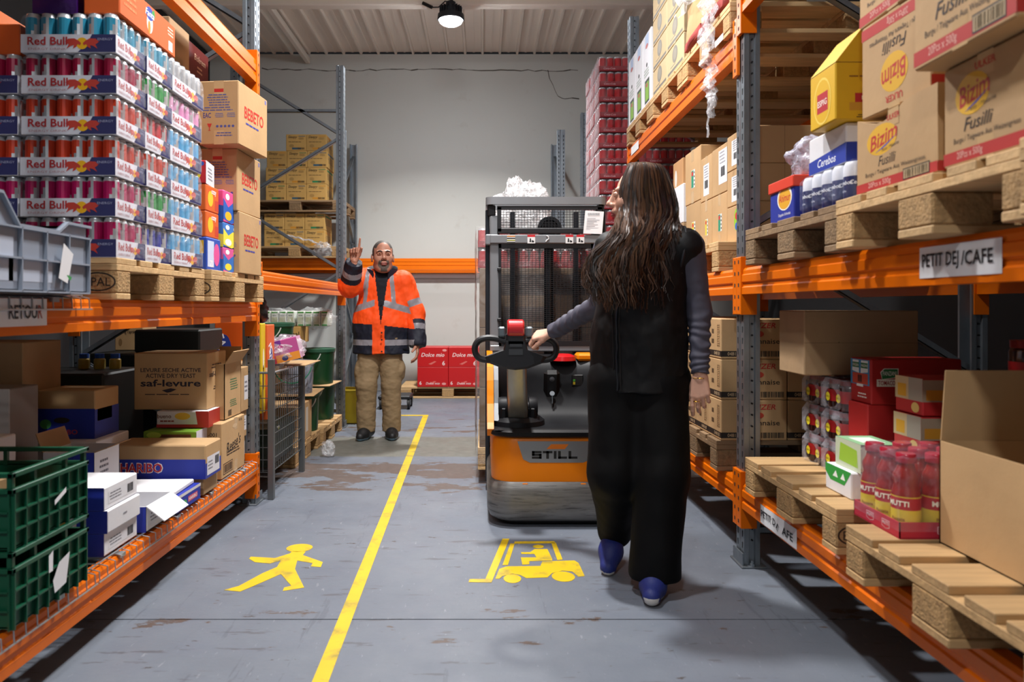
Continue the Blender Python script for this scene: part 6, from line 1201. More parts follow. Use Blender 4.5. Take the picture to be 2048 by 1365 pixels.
# ================================================================ people: distance fields turned into meshes
def V3(*a): return np.array(a, dtype=np.float32)
def cap(a, b, ra, rb=None, k=.02, sq=None): return ('c', V3(*a), V3(*b), ra, ra if rb is None else rb, k, sq)
def ell(c, r, k=.02, rot=None, sub=False): return ('e', V3(*c), V3(*r), k, rot, sub)
def cut(n, d): return ('p', V3(*n), d)
def field(prims, h, pad=.02):
    lo, hi = [], []
    for p in prims:
        if p[0] == 'c': m = max(p[3], p[4]); lo.append(np.minimum(p[1], p[2]) - m); hi.append(np.maximum(p[1], p[2]) + m)
        elif p[0] == 'e' and not p[5]: m = p[2].max(); lo.append(p[1] - m); hi.append(p[1] + m)
    lo = np.min(lo, 0) - pad; hi = np.max(hi, 0) + pad; n = np.ceil((hi - lo) / h).astype(int) + 1
    F = np.full(n, 1.0, np.float32); ax = [lo[i] + h*np.arange(n[i], dtype=np.float32) for i in range(3)]
    for p in prims:
        if p[0] == 'p':
            d = ax[0][:, None, None]*p[1][0] + ax[1][None, :, None]*p[1][1] + ax[2][None, None, :]*p[1][2] - p[2]; F = np.maximum(F, d.astype(np.float32)); continue
        if p[0] == 'c': m = max(p[3], p[4]) + p[5]*1.5 + .03; a, b = np.minimum(p[1], p[2]) - m, np.maximum(p[1], p[2]) + m
        else: m = p[2].max() + p[3]*1.5 + .03; a, b = p[1] - m, p[1] + m
        i0 = np.clip(((a - lo)/h).astype(int), 0, n-1); i1 = np.clip(((b - lo)/h).astype(int) + 2, 1, n); s = tuple(slice(i0[i], i1[i]) for i in range(3))
        X, Y, Z = np.meshgrid(*[ax[i][s[i]] for i in range(3)], indexing='ij'); Q = np.stack((X, Y, Z), -1)
        if p[0] == 'c':
            A, B = p[1], p[2]; ba = B - A; bb = float(ba @ ba) + 1e-9; pa = Q - A; sc = 1
            t = np.clip((pa @ ba) / bb, 0, 1); dv = pa - t[..., None]*ba
            if p[6] is not None: dr, f = p[6]; dr = np.array(dr, np.float32); dv = dv + (dv @ dr)[..., None]*dr*(f - 1)
            d = np.sqrt((dv*dv).sum(-1)) - (p[3] + t*(p[4] - p[3])); k = p[5]; sub = False
        else:
            q = Q - p[1]
            if p[4] is not None: q = q @ np.array(p[4], np.float32)
            u = q / p[2]; k0 = np.sqrt((u*u).sum(-1)) + 1e-6; w = u / p[2]; k1 = np.sqrt((w*w).sum(-1)) + 1e-6; d = k0*(k0 - 1)/k1; k, sub = p[3], p[5]
        f0 = F[s]
        if sub: d = -d; hh = np.clip(.5 - .5*(f0 - d)/k, 0, 1); F[s] = f0 + (d - f0)*hh + k*hh*(1-hh)
        else: hh = np.clip(.5 + .5*(f0 - d)/k, 0, 1); F[s] = f0 + (d - f0)*hh - k*hh*(1-hh)
    return F, lo, h
def nets(F, lo, h):
    S = F < 0; n = F.shape; c = np.zeros([i-1 for i in n], np.int8)
    offs = [(i, j, k) for i in (0, 1) for j in (0, 1) for k in (0, 1)]
    for o in offs: c += S[o[0]:n[0]-1+o[0], o[1]:n[1]-1+o[1], o[2]:n[2]-1+o[2]]
    act = (c > 0) & (c < 8); idx = np.argwhere(act); vals = np.stack([F[idx[:, 0]+o[0], idx[:, 1]+o[1], idx[:, 2]+o[2]] for o in offs], 1)
    acc = np.zeros((len(idx), 3), np.float32); cnt = np.zeros(len(idx), np.float32); O = np.array(offs, np.float32)
    for a in range(8):
        for b in range(a+1, 8):
            if np.abs(O[a]-O[b]).sum() != 1: continue
            va, vb = vals[:, a], vals[:, b]; m = (va < 0) != (vb < 0); t = np.where(m, va/(va - vb + 1e-12), 0); acc += np.where(m[:, None], O[a] + t[:, None]*(O[b]-O[a]), 0); cnt += m
    V = lo + h*(idx + acc/cnt[:, None]); vid = np.full(act.shape, -1, np.int32); vid[act] = np.arange(len(idx)); Q = []
    for ax in range(3):
        u, v = [i for i in range(3) if i != ax]; sl0 = [slice(None)]*3; sl1 = [slice(None)]*3; sl0[ax] = slice(0, n[ax]-1); sl1[ax] = slice(1, n[ax]); s0, s1 = S[tuple(sl0)], S[tuple(sl1)]; E = np.argwhere(s0 != s1)
        ok = (E[:, u] > 0) & (E[:, v] > 0) & (E[:, u] < n[u]-1) & (E[:, v] < n[v]-1); E = E[ok]; st = s0[tuple(E.T)]
        def cell(du, dv): e = E.copy(); e[:, u] -= du; e[:, v] -= dv; return vid[tuple(e.T)]
        q = np.stack((cell(1, 1), cell(0, 1), cell(0, 0), cell(1, 0)), 1); fl = st if ax != 1 else ~st; q = np.where(fl[:, None], q, q[:, ::-1]); Q.append(q)
    return V, np.concatenate(Q)
def vnorm(V, Q):
    d = np.cross(V[Q[:, 2]] - V[Q[:, 0]], V[Q[:, 3]] - V[Q[:, 1]]); N = np.zeros_like(V)
    for i in range(4): np.add.at(N, Q[:, i], d)
    return N / (np.linalg.norm(N, axis=1, keepdims=True) + 1e-12)
def relax(V, Q, n=1):
    for _ in range(n):
        A = np.zeros_like(V); c = np.zeros(len(V), np.float32)
        for i in range(4):
            a, b = Q[:, i], Q[:, (i+1) % 4]; np.add.at(A, a, V[b]); np.add.at(c, a, 1); np.add.at(A, b, V[a]); np.add.at(c, b, 1)
        V = V*.4 + .6*A/np.maximum(c, 1)[:, None]
    return V
def pmesh(name, V, Q, m, parent, origin, label=None):
    u, inv = np.unique(Q, return_inverse=True); W = (V[u] - np.array(origin)).astype(np.float32); q = inv.reshape(Q.shape)
    me = bpy.data.meshes.new(name); me.vertices.add(len(W)); me.vertices.foreach_set('co', W.ravel()); me.loops.add(q.size); me.loops.foreach_set('vertex_index', q.ravel().astype(np.int32)); me.polygons.add(len(q)); me.polygons.foreach_set('loop_start', np.arange(0, q.size, 4, dtype=np.int32)); me.polygons.foreach_set('loop_total', np.full(len(q), 4, np.int32)); me.polygons.foreach_set('use_smooth', np.ones(len(q), bool)); me.update(); me.validate(); me.materials.append(m)
    return link(name, me, parent, None, 0, None, label)
def pieces(V, Q, least=40):
    lab = np.arange(len(V))
    while True:
        m = lab[Q].min(1); new = lab.copy()
        for i in range(4): np.minimum.at(new, Q[:, i], m)
        if (new == lab).all(): break
        lab = new
    f = lab[Q[:, 0]]; ids, n = np.unique(f, return_counts=True); big = ids[n >= least]; out = [Q[f == i] for i in big]; rest = Q[~np.isin(f, big)]
    if len(rest) and out: out[0] = np.concatenate((out[0], rest))
    return out
def wrinkle(V, Q, amp, scale, stretch=(1, 1, 1), seed=0):
    N = vnorm(V, Q); s = np.array(stretch)*scale; d = np.array([noise.noise(Vector(p)) + .5*noise.noise(Vector(p)*2.1) for p in (V*s + seed)]); return V + N*(d*amp)[:, None]
def seg_t(P, a, b):
    a, b = np.array(a), np.array(b); ba = b - a; t = ((P - a) @ ba)/(ba @ ba); tc = np.clip(t, 0, 1); return t, np.linalg.norm(P - a - tc[:, None]*ba, axis=1)
def rotm(f, up=(0, 0, 1)):
    """columns: head's right-hand x, back y, up z, for a face looking along f"""
    y = -Vector(f).normalized(); z = Vector(up); x = y.cross(z).normalized(); z = x.cross(y).normalized(); return np.array([[x[i], y[i], z[i]] for i in range(3)], np.float32)
def head_prims(c, Rm, s, fem=False, neck=None):
    T = lambda *p: tuple(np.array(c) + Rm @ (np.array(p)*s)); e = lambda p, r, k=.02, sub=False, rr=None: ell(T(*p), np.array(r)*s, k*s, Rm if rr is None else Rm @ rr, sub); q = lambda a, b, ra, rb, k=.012: cap(T(*a), T(*b), ra*s, rb*s, k*s); j = .9 if fem else 1
    P = [e((0, .015, .035), (.076, .096, .088)), e((0, -.026, -.03), (.064*j, .066, .088), .03), e((0, -.058, -.10), (.030*j, .026, .020), .03), q((-.05*j, .01, -.07), (-.02, -.06, -.105), .02, .018, .03), q((.05*j, .01, -.07), (.02, -.06, -.105), .02, .018, .03)]
    for t in (-1, 1): P += [e((t*.040, -.058, -.026), (.024, .024, .024), .025), e((t*.079, .012, -.012), (.009, .019, .031), .008), e((t*.086, .008, -.010), (.006, .010, .018), .006, True)]
    P += [q((-.045, -.078, .024), (-.012, -.090, .020), .009, .010), q((.045, -.078, .024), (.012, -.090, .020), .009, .010)]
    for t in (-1, 1): P += [e((t*.032, -.095, .004), (.019, .014, .0115), .012, True)]
    P += [q((0, -.089, .020), (0, -.108, -.024), .008, .0115, .012), e((0, -.112 if fem else -.111, -.029), (.0125 if fem else .015, .012, .010), .008)]
    for t in (-1, 1): P += [e((t*.0125, -.100, -.034), (.0085, .010, .008), .007), e((t*.007, -.108, -.040), (.0035, .005, .003), .003, True)]
    P += [e((0, -.090, -.060), (.028, .012, .012), .015), e((0, -.0965, -.063), (.021, .0085, .0052), .005), e((0, -.0955, -.074), (.018, .0085, .0062), .005), e((0, -.107, -.0685), (.022, .009, .0013), .003, True)]
    if neck: P.append(cap(T(0, .022, -.06), neck, .054*s, .062*s, .03))
    for t in (-1, 1): P.append(e((t*.031, -.0845, .0045), (.0165, .0135, .0125), .0025))      # closed lids bulge, the eye shows in front
    return P, T
def eyes(T, Rm, s, parent, origin, iris, lid):
    for t in (-1, 1):
        g = G(mat('eye_white', '#d8d2cc', .25)); c = Vector(T(t*.031, -.0855, .0045)) - Vector(origin); g.T = Matrix.Translation(c) @ Matrix(Rm.tolist()).to_4x4(); r = .0122*s
        vs = []; fs = []; n = 14; b = 8
        for i in range(b+1):
            for j in range(n): th = PI*i/b; ph = 2*PI*j/n; vs.append((r*1.12*math.sin(th)*math.cos(ph), r*math.sin(th)*math.sin(ph), r*.5*math.cos(th)))
        for i in range(b):
            for j in range(n): fs.append((i*n+j, (i+1)*n+j, (i+1)*n+(j+1) % n, i*n+(j+1) % n))
        g.add(vs, fs); o = g.obj('eye', parent, smooth=True, ang=80)
        h = G(mat(iris, '#2a1a12', .2)); h.T = g.T; h.add([(.0050*s*a, -r*1.02, .0044*s*q - .0006) for a, q in ELL], [tuple(range(20))[::-1]]); h.obj('iris', o)
        h = G(lid); h.T = g.T; h.tube([(r*1.2*x, -r*.86*math.sqrt(max(0, 1 - .8*x*x)), r*.40*math.sqrt(max(0, 1 - .6*x*x))) for x in (-1, -.6, -.2, .2, .6, 1)], .0034*s, 6); h.obj('eyelid', o)
def hand_prims(w, d, palm, thumb, curls, s=1, spread=.05, tcurl=(.2, .3), tang=.75):
    """w wrist, d along the fingers, palm normal, thumb side; curls: three bends for index, middle, ring, little"""
    d = Vector(d).normalized(); pn = Vector(palm); pn = (pn - d*pn.dot(d)).normalized(); th = Vector(thumb); th = (th - d*th.dot(d) - pn*th.dot(pn)).normalized(); w = Vector(w); P = []; tips = []
    L = ((.041, .025, .019), (.045, .028, .02), (.041, .026, .019), (.033, .020, .017)); off = (.029, .0095, -.0105, -.029); kn = (.086, .090, .085, .076)
    P.append(cap(w - d*.05*s, w + d*.01*s, .024*s, .024*s, .012, (tuple(pn), 1.35)))
    for i in range(4):
        b = w + d*kn[i]*s + th*off[i]*s; P.append(cap(w + d*.012*s + th*off[i]*.55*s, b, .0165*s, .0125*s, .010, (tuple(pn), 1.12)))
        ang = 0; p = b; dd0 = (d + th*(1.5 - i)*spread).normalized(); r = (.0098, .0102, .0096, .0085)[i]*s
        for k in range(3):
            ang += curls[i][k]; dv = dd0*math.cos(ang) + pn*math.sin(ang); q = p + dv*L[i][k]*s; P.append(cap(p, q, r, r*.9, .0035)); p = q; r *= .9
        tips.append((p, dv, r))
    b = w + d*.022*s + th*.024*s + pn*.006*s; dv = (d*math.cos(tang) + th*math.sin(tang) + pn*.25).normalized(); P.append(cap(w + d*.015*s + th*.012*s, b + dv*.03*s, .016*s, .0135*s, .012)); p = b + dv*.03*s
    for k, ln in enumerate((.032, .026)): dv = (dv + (d*.5 + pn*.7)*tcurl[k]).normalized(); q = p + dv*ln*s; P.append(cap(p, q, (.0118, .0108)[k]*s, (.0108, .0092)[k]*s, .004)); p = q
    return P
def join(parts):
    Vs, Qs, n = [], [], 0
    for V, Q in parts: Vs.append(V); Qs.append(Q + n); n += len(V)
    return np.concatenate(Vs), np.concatenate(Qs)
def build(prims, h, sm=1):
    V, Q = nets(*field(prims, h)); return relax(V, Q, sm) if sm else V, Q
def person(label, org): return thing('person', label, 'person', org)
SHRINK = .0
# ---------------------------------------------------------------- the man in the hi-vis jacket
def man():
    O = (-.90, 6.43, 0); t = person('man in an orange hi-vis jacket and khaki trousers pointing upwards', O); SKIN = mat('skin_ruddy', '#b47d66', .5, var=.1, vs=30, spec=.4); hc = (-.862, 6.40, 1.575); Rm = rotm((.22, -1, .10)); s = 1.17
    Rsh, Rel, Rwr = (-1.045, 6.45, 1.375), (-1.125, 6.27, 1.315), (-1.062, 6.13, 1.52); Lsh, Lel, Lwr = (-.69, 6.46, 1.36), (-.585, 6.45, 1.09), (-.56, 6.36, .83)
    hp, T = head_prims(hc, Rm, s, neck=(-.875, 6.455, 1.40)); core = build(hp, .0026, 1)
    Hd = (Vector(Rwr) - Vector(Rel)).normalized()
    rh = build(hand_prims(Rwr, (.06, .0, 1), (0.25, -1, .05), (1, .2, 0), [(.1, .08, .05), (1.5, 1.6, .8), (1.5, 1.6, .8), (1.45, 1.6, .8)], 1.1, .02, (.7, .9), .35), .0022, 1)
    lh = build(hand_prims(Lwr, (.05, -.25, -1), (-1, .0, .0), (0, -1, -.2), [(.3, .5, .3)]*4, 1.05, .02), .0026, 1)
    trunk = build([cap((-.88, 6.46, .95), (-.875, 6.46, 1.32), .15, .16, .05, ((0, 1, 0), 1.4)), cap(Rsh, Lsh, .05, .05, .05), cap(Rsh, Rel, .05, .042, .04), cap(Rel, Rwr, .042, .028, .03), cap(Lsh, Lel, .05, .042, .04), cap(Lel, Lwr, .042, .028, .03), cap((-.97, 6.46, .9), (-1.0, 6.41, .48), .08, .055, .05), cap((-1.0, 6.41, .48), (-1.0, 6.44, .1), .055, .04, .03), cap((-.81, 6.46, .9), (-.80, 6.43, .48), .08, .055, .05), cap((-.80, 6.43, .48), (-.80, 6.47, .1), .055, .04, .03)], .012, 1)
    V, Q = join([trunk, rh, lh, core]); n0 = len(trunk[1]) + len(rh[1]) + len(lh[1])
    C = (V[Q].mean(1) - np.array(hc)) @ Rm / s; ishead = np.arange(len(Q)) >= n0; x, y, z = C.T
    hair = ishead & (((z > .062 - .35*np.maximum(0, -y - .02)) & (y > -.055) & (z > .04)) | ((y > .02) & (z > -.05)) | ((np.abs(x) > .066) & (z > .0) & (y > -.035) & (y < .05) & (np.abs(x) < .079)))
    mo = np.hypot(x/.034, (z + .068)/.036); beard = ishead & (y < -.06) & (((mo < 1.22) & (mo > .62) & (z > -.118) & (z < -.043)) | ((np.abs(x) < .024) & (z < -.082) & (z > -.124)))
    lips = ishead & (y < -.085) & (np.abs(x) < .021) & (z < -.0585) & (z > -.0805) & ~beard
    pmesh('body', V, Q[~(hair | beard | lips)], SKIN, t, O); pmesh('hair', V, Q[hair], mat('cropped_hair', '#4b443f', .7, var=.3, vs=90), t, O); pmesh('beard', V, Q[beard], mat('grey_beard', '#5c5048', .8, var=.4, vs=120, bump=.6, bs=300), t, O); pmesh('lips', V, Q[lips], mat('lip_ruddy', '#96554c', .45), t, O)
    eyes(T, Rm, s, t, O, 'iris_brown', SKIN)
    for q in (-1, 1):
        g = G(mat('brow_dark', '#2c2320', .8)); pts = [Vector(T(q*a, b, c)) - Vector(O) for a, b, c in ((.012, -.1005, .019), (.025, -.0975, .026), (.04, -.089, .024), (.05, -.078, .017))]; g.tube(pts, [.003*s, .0048*s, .0042*s, .002*s], 6); g.obj('eyebrow', t, smooth=True)
    # jacket
    jp = [cap((-.885, 6.45, .62), (-.885, 6.455, 1.0), .245, .24, .05, ((0, 1, 0), 1.55)), cap((-.885, 6.455, 1.0), (-.875, 6.46, 1.27), .24, .195, .05, ((0, 1, 0), 1.5)), cap(Rsh, Lsh, .082, .085, .07), cap(Rsh, Rel, .094, .09, .05), cap(Rel, tuple(np.array(Rwr) - .03*np.array(Hd)), .09, .073, .03), cap(Lsh, Lel, .09, .082, .05), cap(Lel, Lwr, .082, .076, .03), cut((0, 0, -1), -.735)]
    ld = np.array(Lwr) - np.array(Lel); ld /= np.linalg.norm(ld); rd = np.array(Hd)
    F, lo, h = field(jp, .0055); ax = [lo[i] + h*np.arange(F.shape[i]) for i in range(3)]; X, Y, Z = np.meshgrid(*ax, indexing='ij')
    cutL = (X - Lwr[0])*ld[0] + (Y - Lwr[1])*ld[1] + (Z - Lwr[2])*ld[2] - .035; near = ((X-Lwr[0])**2 + (Y-Lwr[1])**2 + (Z-Lwr[2])**2) < .14**2; F = np.where(near, np.maximum(F, cutL), F).astype(np.float32)
    cutR = (X - Rwr[0])*rd[0] + (Y - Rwr[1])*rd[1] + (Z - Rwr[2])*rd[2] + .01; near = ((X-Rwr[0])**2 + (Y-Rwr[1])**2 + (Z-Rwr[2])**2) < .14**2; F = np.where(near, np.maximum(F, cutR), F).astype(np.float32)
    V, Q = nets(F, lo, h); V = relax(V, Q, 1); V = wrinkle(V, Q, .009, 9, (1, 1, .8), 3); V = wrinkle(V, Q, .004, 24, (1, 1, .7), 8)
    C = V[Q].mean(1); x, y, z = C.T; cx = -.885
    tr1, dr1 = seg_t(C, Rsh, Rel); tr2, dr2 = seg_t(C, Rel, Rwr); tl1, dl1 = seg_t(C, Lsh, Lel); tl2, dl2 = seg_t(C, Lel, Lwr)
    armR = ((np.minimum(dr1, dr2) < .112) & ((x < -1.09) | (dr2 < .10)) & (z > 1.12)); armL = (np.minimum(dl1, dl2) < .1) & (x > -.70 + .12*np.clip((1.36 - z)/.4, 0, 1)); u = x - cx; au = np.abs(u); fr = y < 6.46
    cls = np.zeros(len(Q), int)        # 0 orange 1 navy 2 grey 3 sweater
    tor = ~armR & ~armL
    cls[tor & (z < .985 - .12*np.maximum(0, u) + .06*np.maximum(0, -u)) & (au > .052)] = 1
    cls[tor & (np.abs(z - (1.185 - .30*au)) < .028) & (au > .035)] = 2; cls[tor & (z > 1.17) & (au > .105 - .10*(z - 1.2)) & (au < .140 - .10*(z - 1.2))] = 2
    cls[tor & (np.abs(z - .835) < .024) & (au > .052)] = 2
    w = np.clip((z - .99)/.45, 0, 1)*.062; cls[tor & fr & (np.abs(u - .02) < w) & (z > .99)] = 3
    cls[armL & (tl1 > .62) & (tl1 < .82) & (tl2 < .0)] = 2; cls[armL & (tl2 > .30)] = 1; cls[armL & (tl2 > .44) & (tl2 < .62)] = 2
    cls[armR & (tr2 > .25)] = 1; cls[armR & (tr2 > .45) & (tr2 < .64)] = 2
    HV = mat('hi_vis_orange', '#ff5200', .7, var=.04, vs=12); NV = mat('navy_fabric', '#0d1326', .7, var=.1, vs=20); GR = mat('reflective_grey', '#8d8a90', .4, var=.04)
    j = pmesh('jacket', V, Q[cls == 0], HV, t, O)
    for nm, k, m_ in (('navy_panel', 1, NV), ('reflective_strip', 2, GR)):
        for q in pieces(V, Q[cls == k]): pmesh(nm, V, q, m_, j, O)
    pmesh('sweater', V, Q[cls == 3], mat('sweater_navy', '#090c18', .85, var=.1), t, O)
    for k in t.children:
        for q in k.children: q.matrix_parent_inverse.identity()
    # collar, standing open
    g = G(NV); n = 22; R1 = [(.085, 1.42), (.112, 1.40), (.135, 1.505), (.132, 1.525), (.122, 1.522), (.1, 1.45)]
    vs = []; fs = []
    for i in range(n + 1):
        a = R(-62) + R(304)*i/n - R(0); a = -PI/2 + R(30) + R(300)*i/n; op = .5 + .5*math.cos((i/n - .5)*2*PI)
        for r, z in R1: vs.append((-.875 - O[0] + r*math.cos(a)*1.02, 6.445 - O[1] + r*math.sin(a)*.92, z - .012 - .05*(1-op) - (.012 if i in (0, n) else 0)))
    m_ = len(R1)
    for i in range(n):
        for k in range(m_): fs.append((i*m_+k, (i+1)*m_+k, (i+1)*m_+(k+1) % m_, i*m_+(k+1) % m_))
    fs += [tuple(range(m_)), tuple(range(n*m_, (n+1)*m_))[::-1]]; g.add(vs, fs); g.obj('collar', j, smooth=True, ang=60)
    g = G(mat('navy_knit', '#0a0d18', .9)); g.lathe([(.072, 1.36), (.078, 1.42), (.072, 1.462), (.066, 1.455), (.066, 1.4)], 22, 0, (-.875 - O[0], 6.44 - O[1], 0)); g.obj('sweater_collar', t, smooth=True)
    for z in (1.19, 1.07, .92, .86, .76): g = G(ink('#121216')); g.T = Matrix.Translation((cx + .03 - O[0] - .0, 6.455 - O[1] - .178, z)) @ Matrix.Rotation(R(90), 4, 'X'); g.lathe([(.008, 0), (.007, .006), (0, .007)], 10); g.obj('snap_button', j)
    # trousers
    Rk, Ra, Lk, La = (-1.005, 6.40, .47), (-1.01, 6.43, .08), (-.79, 6.42, .47), (-.795, 6.46, .08)
    tp = [cap((-.98, 6.455, .86), (-.80, 6.455, .86), .135, .135, .05), cap((-.98, 6.455, .80), Rk, .110, .086, .02), cap(Rk, Ra, .086, .08, .02), cap((-.80, 6.455, .80), Lk, .110, .086, .02), cap(Lk, La, .086, .082, .02), ell((-1.075, 6.43, .585), (.035, .07, .085), .02), ell((-.705, 6.44, .585), (.035, .07, .085), .02), cut((0, 0, -1), -.055)]
    V, Q = build(tp, .006, 1); V = wrinkle(V, Q, .010, 6, (1, 1, .9), 11); V = wrinkle(V, Q, .0035, 20, (1, 1, 1.5), 5); pmesh('trousers', V, Q, mat('khaki_cotton', '#8f7858', .8, var=.03, vs=20, bump=.1, bs=200), t, O)
    # shoes
    for ax_, ay, rz in ((-1.005, 6.42, R(-12)), (-.795, 6.45, R(10))):
        Rz = np.array(Matrix.Rotation(rz, 3, 'Z'), np.float32); W = lambda x, y, z: tuple(np.array((ax_, ay, 0)) + Rz @ np.array((x, y, z)))
        sp = [cap(W(0, .04, .06), W(0, -.09, .045), .052, .05, .03), cap(W(0, -.09, .042), W(0, -.155, .035), .05, .036, .03), cap(W(0, .05, .06), W(0, .03, .13), .05, .052, .03), cut((0, 0, -1), -.002)]
        V, Q = build(sp, .005, 1); z = V[Q].mean(1)[:, 2]; so = z < .022; sh = pmesh('shoe', V, Q[~so], mat('black_shoe', '#131417', .55, bump=.2, bs=80), t, O); pmesh('sole', V, Q[so], mat('pale_blue_sole', '#6f8ca0', .6), sh, O)
        g = G(mat('lace_dark', '#2b2d31', .8))
        for k in range(4): p = [Vector(W(x, -.05 - k*.018, .10 - k*.006 - abs(x)*.35)) - Vector(O) for x in (-.028, 0, .028)]; g.tube(p, .003, 5)
        g.obj('lace', sh, kind='stuff')
man()
# ---------------------------------------------------------------- the woman leading the truck
def woman():
    O = (.65, 3.06, 0); t = person('woman with long brown hair in a black vest leading the pallet truck', O); SKIN = mat('skin_fair', '#cf9f88', .48, var=.05, vs=30, spec=.4)
    hc = (.652, 3.11, 1.600); Rm = rotm((-1, .16, .04)); s = 1.04; fd = np.array((-.36, -.93, 0)); fd = tuple(fd/np.linalg.norm(fd))
    Rsh, Rel, Rwr = (.535, 3.17, 1.385), (.535, 3.35, 1.155), (.335, 3.585, 1.015); Lsh, Lel, Lwr = (.845, 3.03, 1.385), (.892, 3.05, 1.12), (.878, 2.985, .865)
    hp, T = head_prims(hc, Rm, s, True, neck=(.675, 3.11, 1.38)); head = build(hp, .0023, 1)
    rh = build(hand_prims(Rwr, (-.80, .28, -.18), (-.1, .55, -.85), (.1, -1, -.2), [(.75, 1.15, .8), (.8, 1.15, .8), (.85, 1.15, .8), (.9, 1.1, .8)], .98, .02, (.25, .15), .35), .002, 1)
    lh = build(hand_prims(Lwr, (-.03, -.10, -1), (.45, 1, 0), (-1, .25, 0), [(.12, .25, .2), (.35, .6, .4), (.45, .8, .5), (.5, .85, .5)], .98, .03, (.15, .2), .4), .002, 1)
    trunk = build([cap((.65, 3.1, .95), (.665, 3.1, 1.3), .13, .13, .05, (fd, 1.35)), cap(Rsh, Lsh, .045, .045, .05), cap(Rsh, Rel, .045, .036, .03), cap(Rel, Rwr, .036, .024, .02), cap(Lsh, Lel, .045, .036, .03), cap(Lel, Lwr, .036, .024, .02), cap((.57, 3.12, .88), (.555, 3.07, .46), .08, .05, .05), cap((.555, 3.07, .46), (.585, 3.29, .14), .05, .035, .03), cap((.735, 3.08, .88), (.725, 3.0, .46), .08, .05, .05), cap((.725, 3.0, .46), (.69, 2.97, .09), .05, .035, .03)], .012, 1)
    V, Q = join([trunk, rh, lh, head]); n0 = len(Q) - len(head[1]); C = (V[Q].mean(1) - np.array(hc)) @ Rm / s; x, y, z = C.T; ish = np.arange(len(Q)) >= n0
    lips = ish & (y < -.085) & (np.abs(x) < .021) & (z < -.0585) & (z > -.0805); pmesh('body', V, Q[~lips], SKIN, t, O); pmesh('lips', V, Q[lips], mat('lip_rose', '#a85a58', .4), t, O); eyes(T, Rm, s*.96, t, O, 'iris_brown', SKIN)
    for q in (-1, 1): g = G(mat('brow_brown', '#33241c', .8)); g.tube([Vector(T(q*a, b, c)) - Vector(O) for a, b, c in ((.014, -.096, .024), (.028, -.092, .029), (.042, -.083, .027), (.05, -.073, .022))], [.002, .003, .003, .0015], 6); g.obj('eyebrow', t, smooth=True)
    # long sleeves
    SL_ = mat('grey_violet_jersey', '#474654', .7, var=.05, vs=15)
    def sleeve(a, b, c, seed):
        p = [cap(a, b, .064, .049, .03), cap(b, c, .049, .036, .025)]; F, lo, h = field(p, .0042); dv = np.array(c) - np.array(b); dv /= np.linalg.norm(dv); ax = [lo[i] + h*np.arange(F.shape[i]) for i in range(3)]; X, Y, Z = np.meshgrid(*ax, indexing='ij'); cutp = (X - c[0])*dv[0] + (Y - c[1])*dv[1] + (Z - c[2])*dv[2] + .004; nr = ((X-c[0])**2 + (Y-c[1])**2 + (Z-c[2])**2) < .09**2; F = np.where(nr, np.maximum(F, cutp), F).astype(np.float32)
        V, Q = nets(F, lo, h); V = relax(V, Q, 1); N = vnorm(V, Q); tt, _ = seg_t(V, b, c); t1, _ = seg_t(V, a, b)
        sdir = V @ np.array((.5, .3, .2)); w = np.array([noise.noise(Vector(p)*8 + Vector((seed, 0, 0))) for p in V]); amp = np.clip(tt*1.4 + .35, .25, 1)*.0042
        V = V + N*(np.sin(tt*46 + w*9 + sdir*22)*amp*np.clip(1.05 - np.abs(tt - .55), .1, 1))[:, None]; pmesh('sleeve', wrinkle(V, Q, .003, 18, (1, 1, 1), seed), Q, SL_, t, O)
    sleeve(Rsh, Rel, Rwr, 2); sleeve(Lsh, Lel, Lwr, 9)
    # vest
    BK = mat('black_softshell', '#060608', .6, var=.12, vs=8, spec=.25)
    vp = [cap((.648, 3.08, .70), (.65, 3.085, 1.0), .205, .190, .05, (fd, 1.45)), cap((.65, 3.085, 1.0), (.665, 3.09, 1.26), .190, .185, .05, (fd, 1.42)), cap((.55, 3.15, 1.392), (.825, 3.04, 1.388), .074, .074, .06), ell((.84, 3.035, 1.375), (.058, .078, .075), .03), cap((.67, 3.10, 1.36), (.67, 3.10, 1.43), .10, .078, .04), ell((.60, 2.99, 1.20), (.11, .06, .10), .05), cut((0, 0, -1), -.79)]
    V, Q = build(vp, .0055, 1); V = wrinkle(V, Q, .008, 8, (1, 1, .8), 4); V = wrinkle(V, Q, .003, 22, (1, 1, .7), 6); v = pmesh('vest', V, Q, BK, t, O)
    N = vnorm(V, Q)
    def onfront(px, z):
        """point of the vest's front surface below the line x = px"""
        d = np.abs(V[:, 0] - px)*1.0 + np.abs(V[:, 2] - z) + (N[:, 1] > -.2)*1.0; i = int(np.argmin(d)); return Vector(V[i] + N[i]*.002) - Vector(O)
    g = G(mat('zip_black', '#1b1c22', .3, metal=.5)); g.tube([onfront(.545 - .02*(z - .8), z) for z in np.linspace(.80, 1.33, 16)], .0055, 6); g.obj('zip', v, smooth=True)
    for q in (.012, -.012):
        g = G(mat('seam_black', '#08080a', .6)); g.tube([onfront(.545 + q - .02*(z - .8), z) for z in np.linspace(.80, 1.30, 14)], .0025, 5); g.obj('seam', v)
    g = G(mat('armhole_trim', '#14141a', .6)); c = Vector(Lsh) + Vector((-.045, .01, -.015)) - Vector(O); g.tube([c + Vector((.028*math.sin(a)*.6 + .01, .075*math.cos(a), .098*math.sin(a))) for a in [2*PI*i/24 for i in range(24)]], .006, 6, closed=True); g.obj('armhole_binding', v, smooth=True)
    g = G(mat('radio_black', '#0a0a0c', .35), ink('#d8761a')); p = Vector((.462, 3.015, 1.265)) - Vector(O); g.T = Matrix.Translation(p) @ Matrix.Rotation(R(-25), 4, 'Y'); g.box(-.014, .014, -.01, .012, -.04, .05, 0, .004); g.box(-.004, .006, -.0112, -.0098, -.03, -.018, 1); g.obj('radio_clip', v)
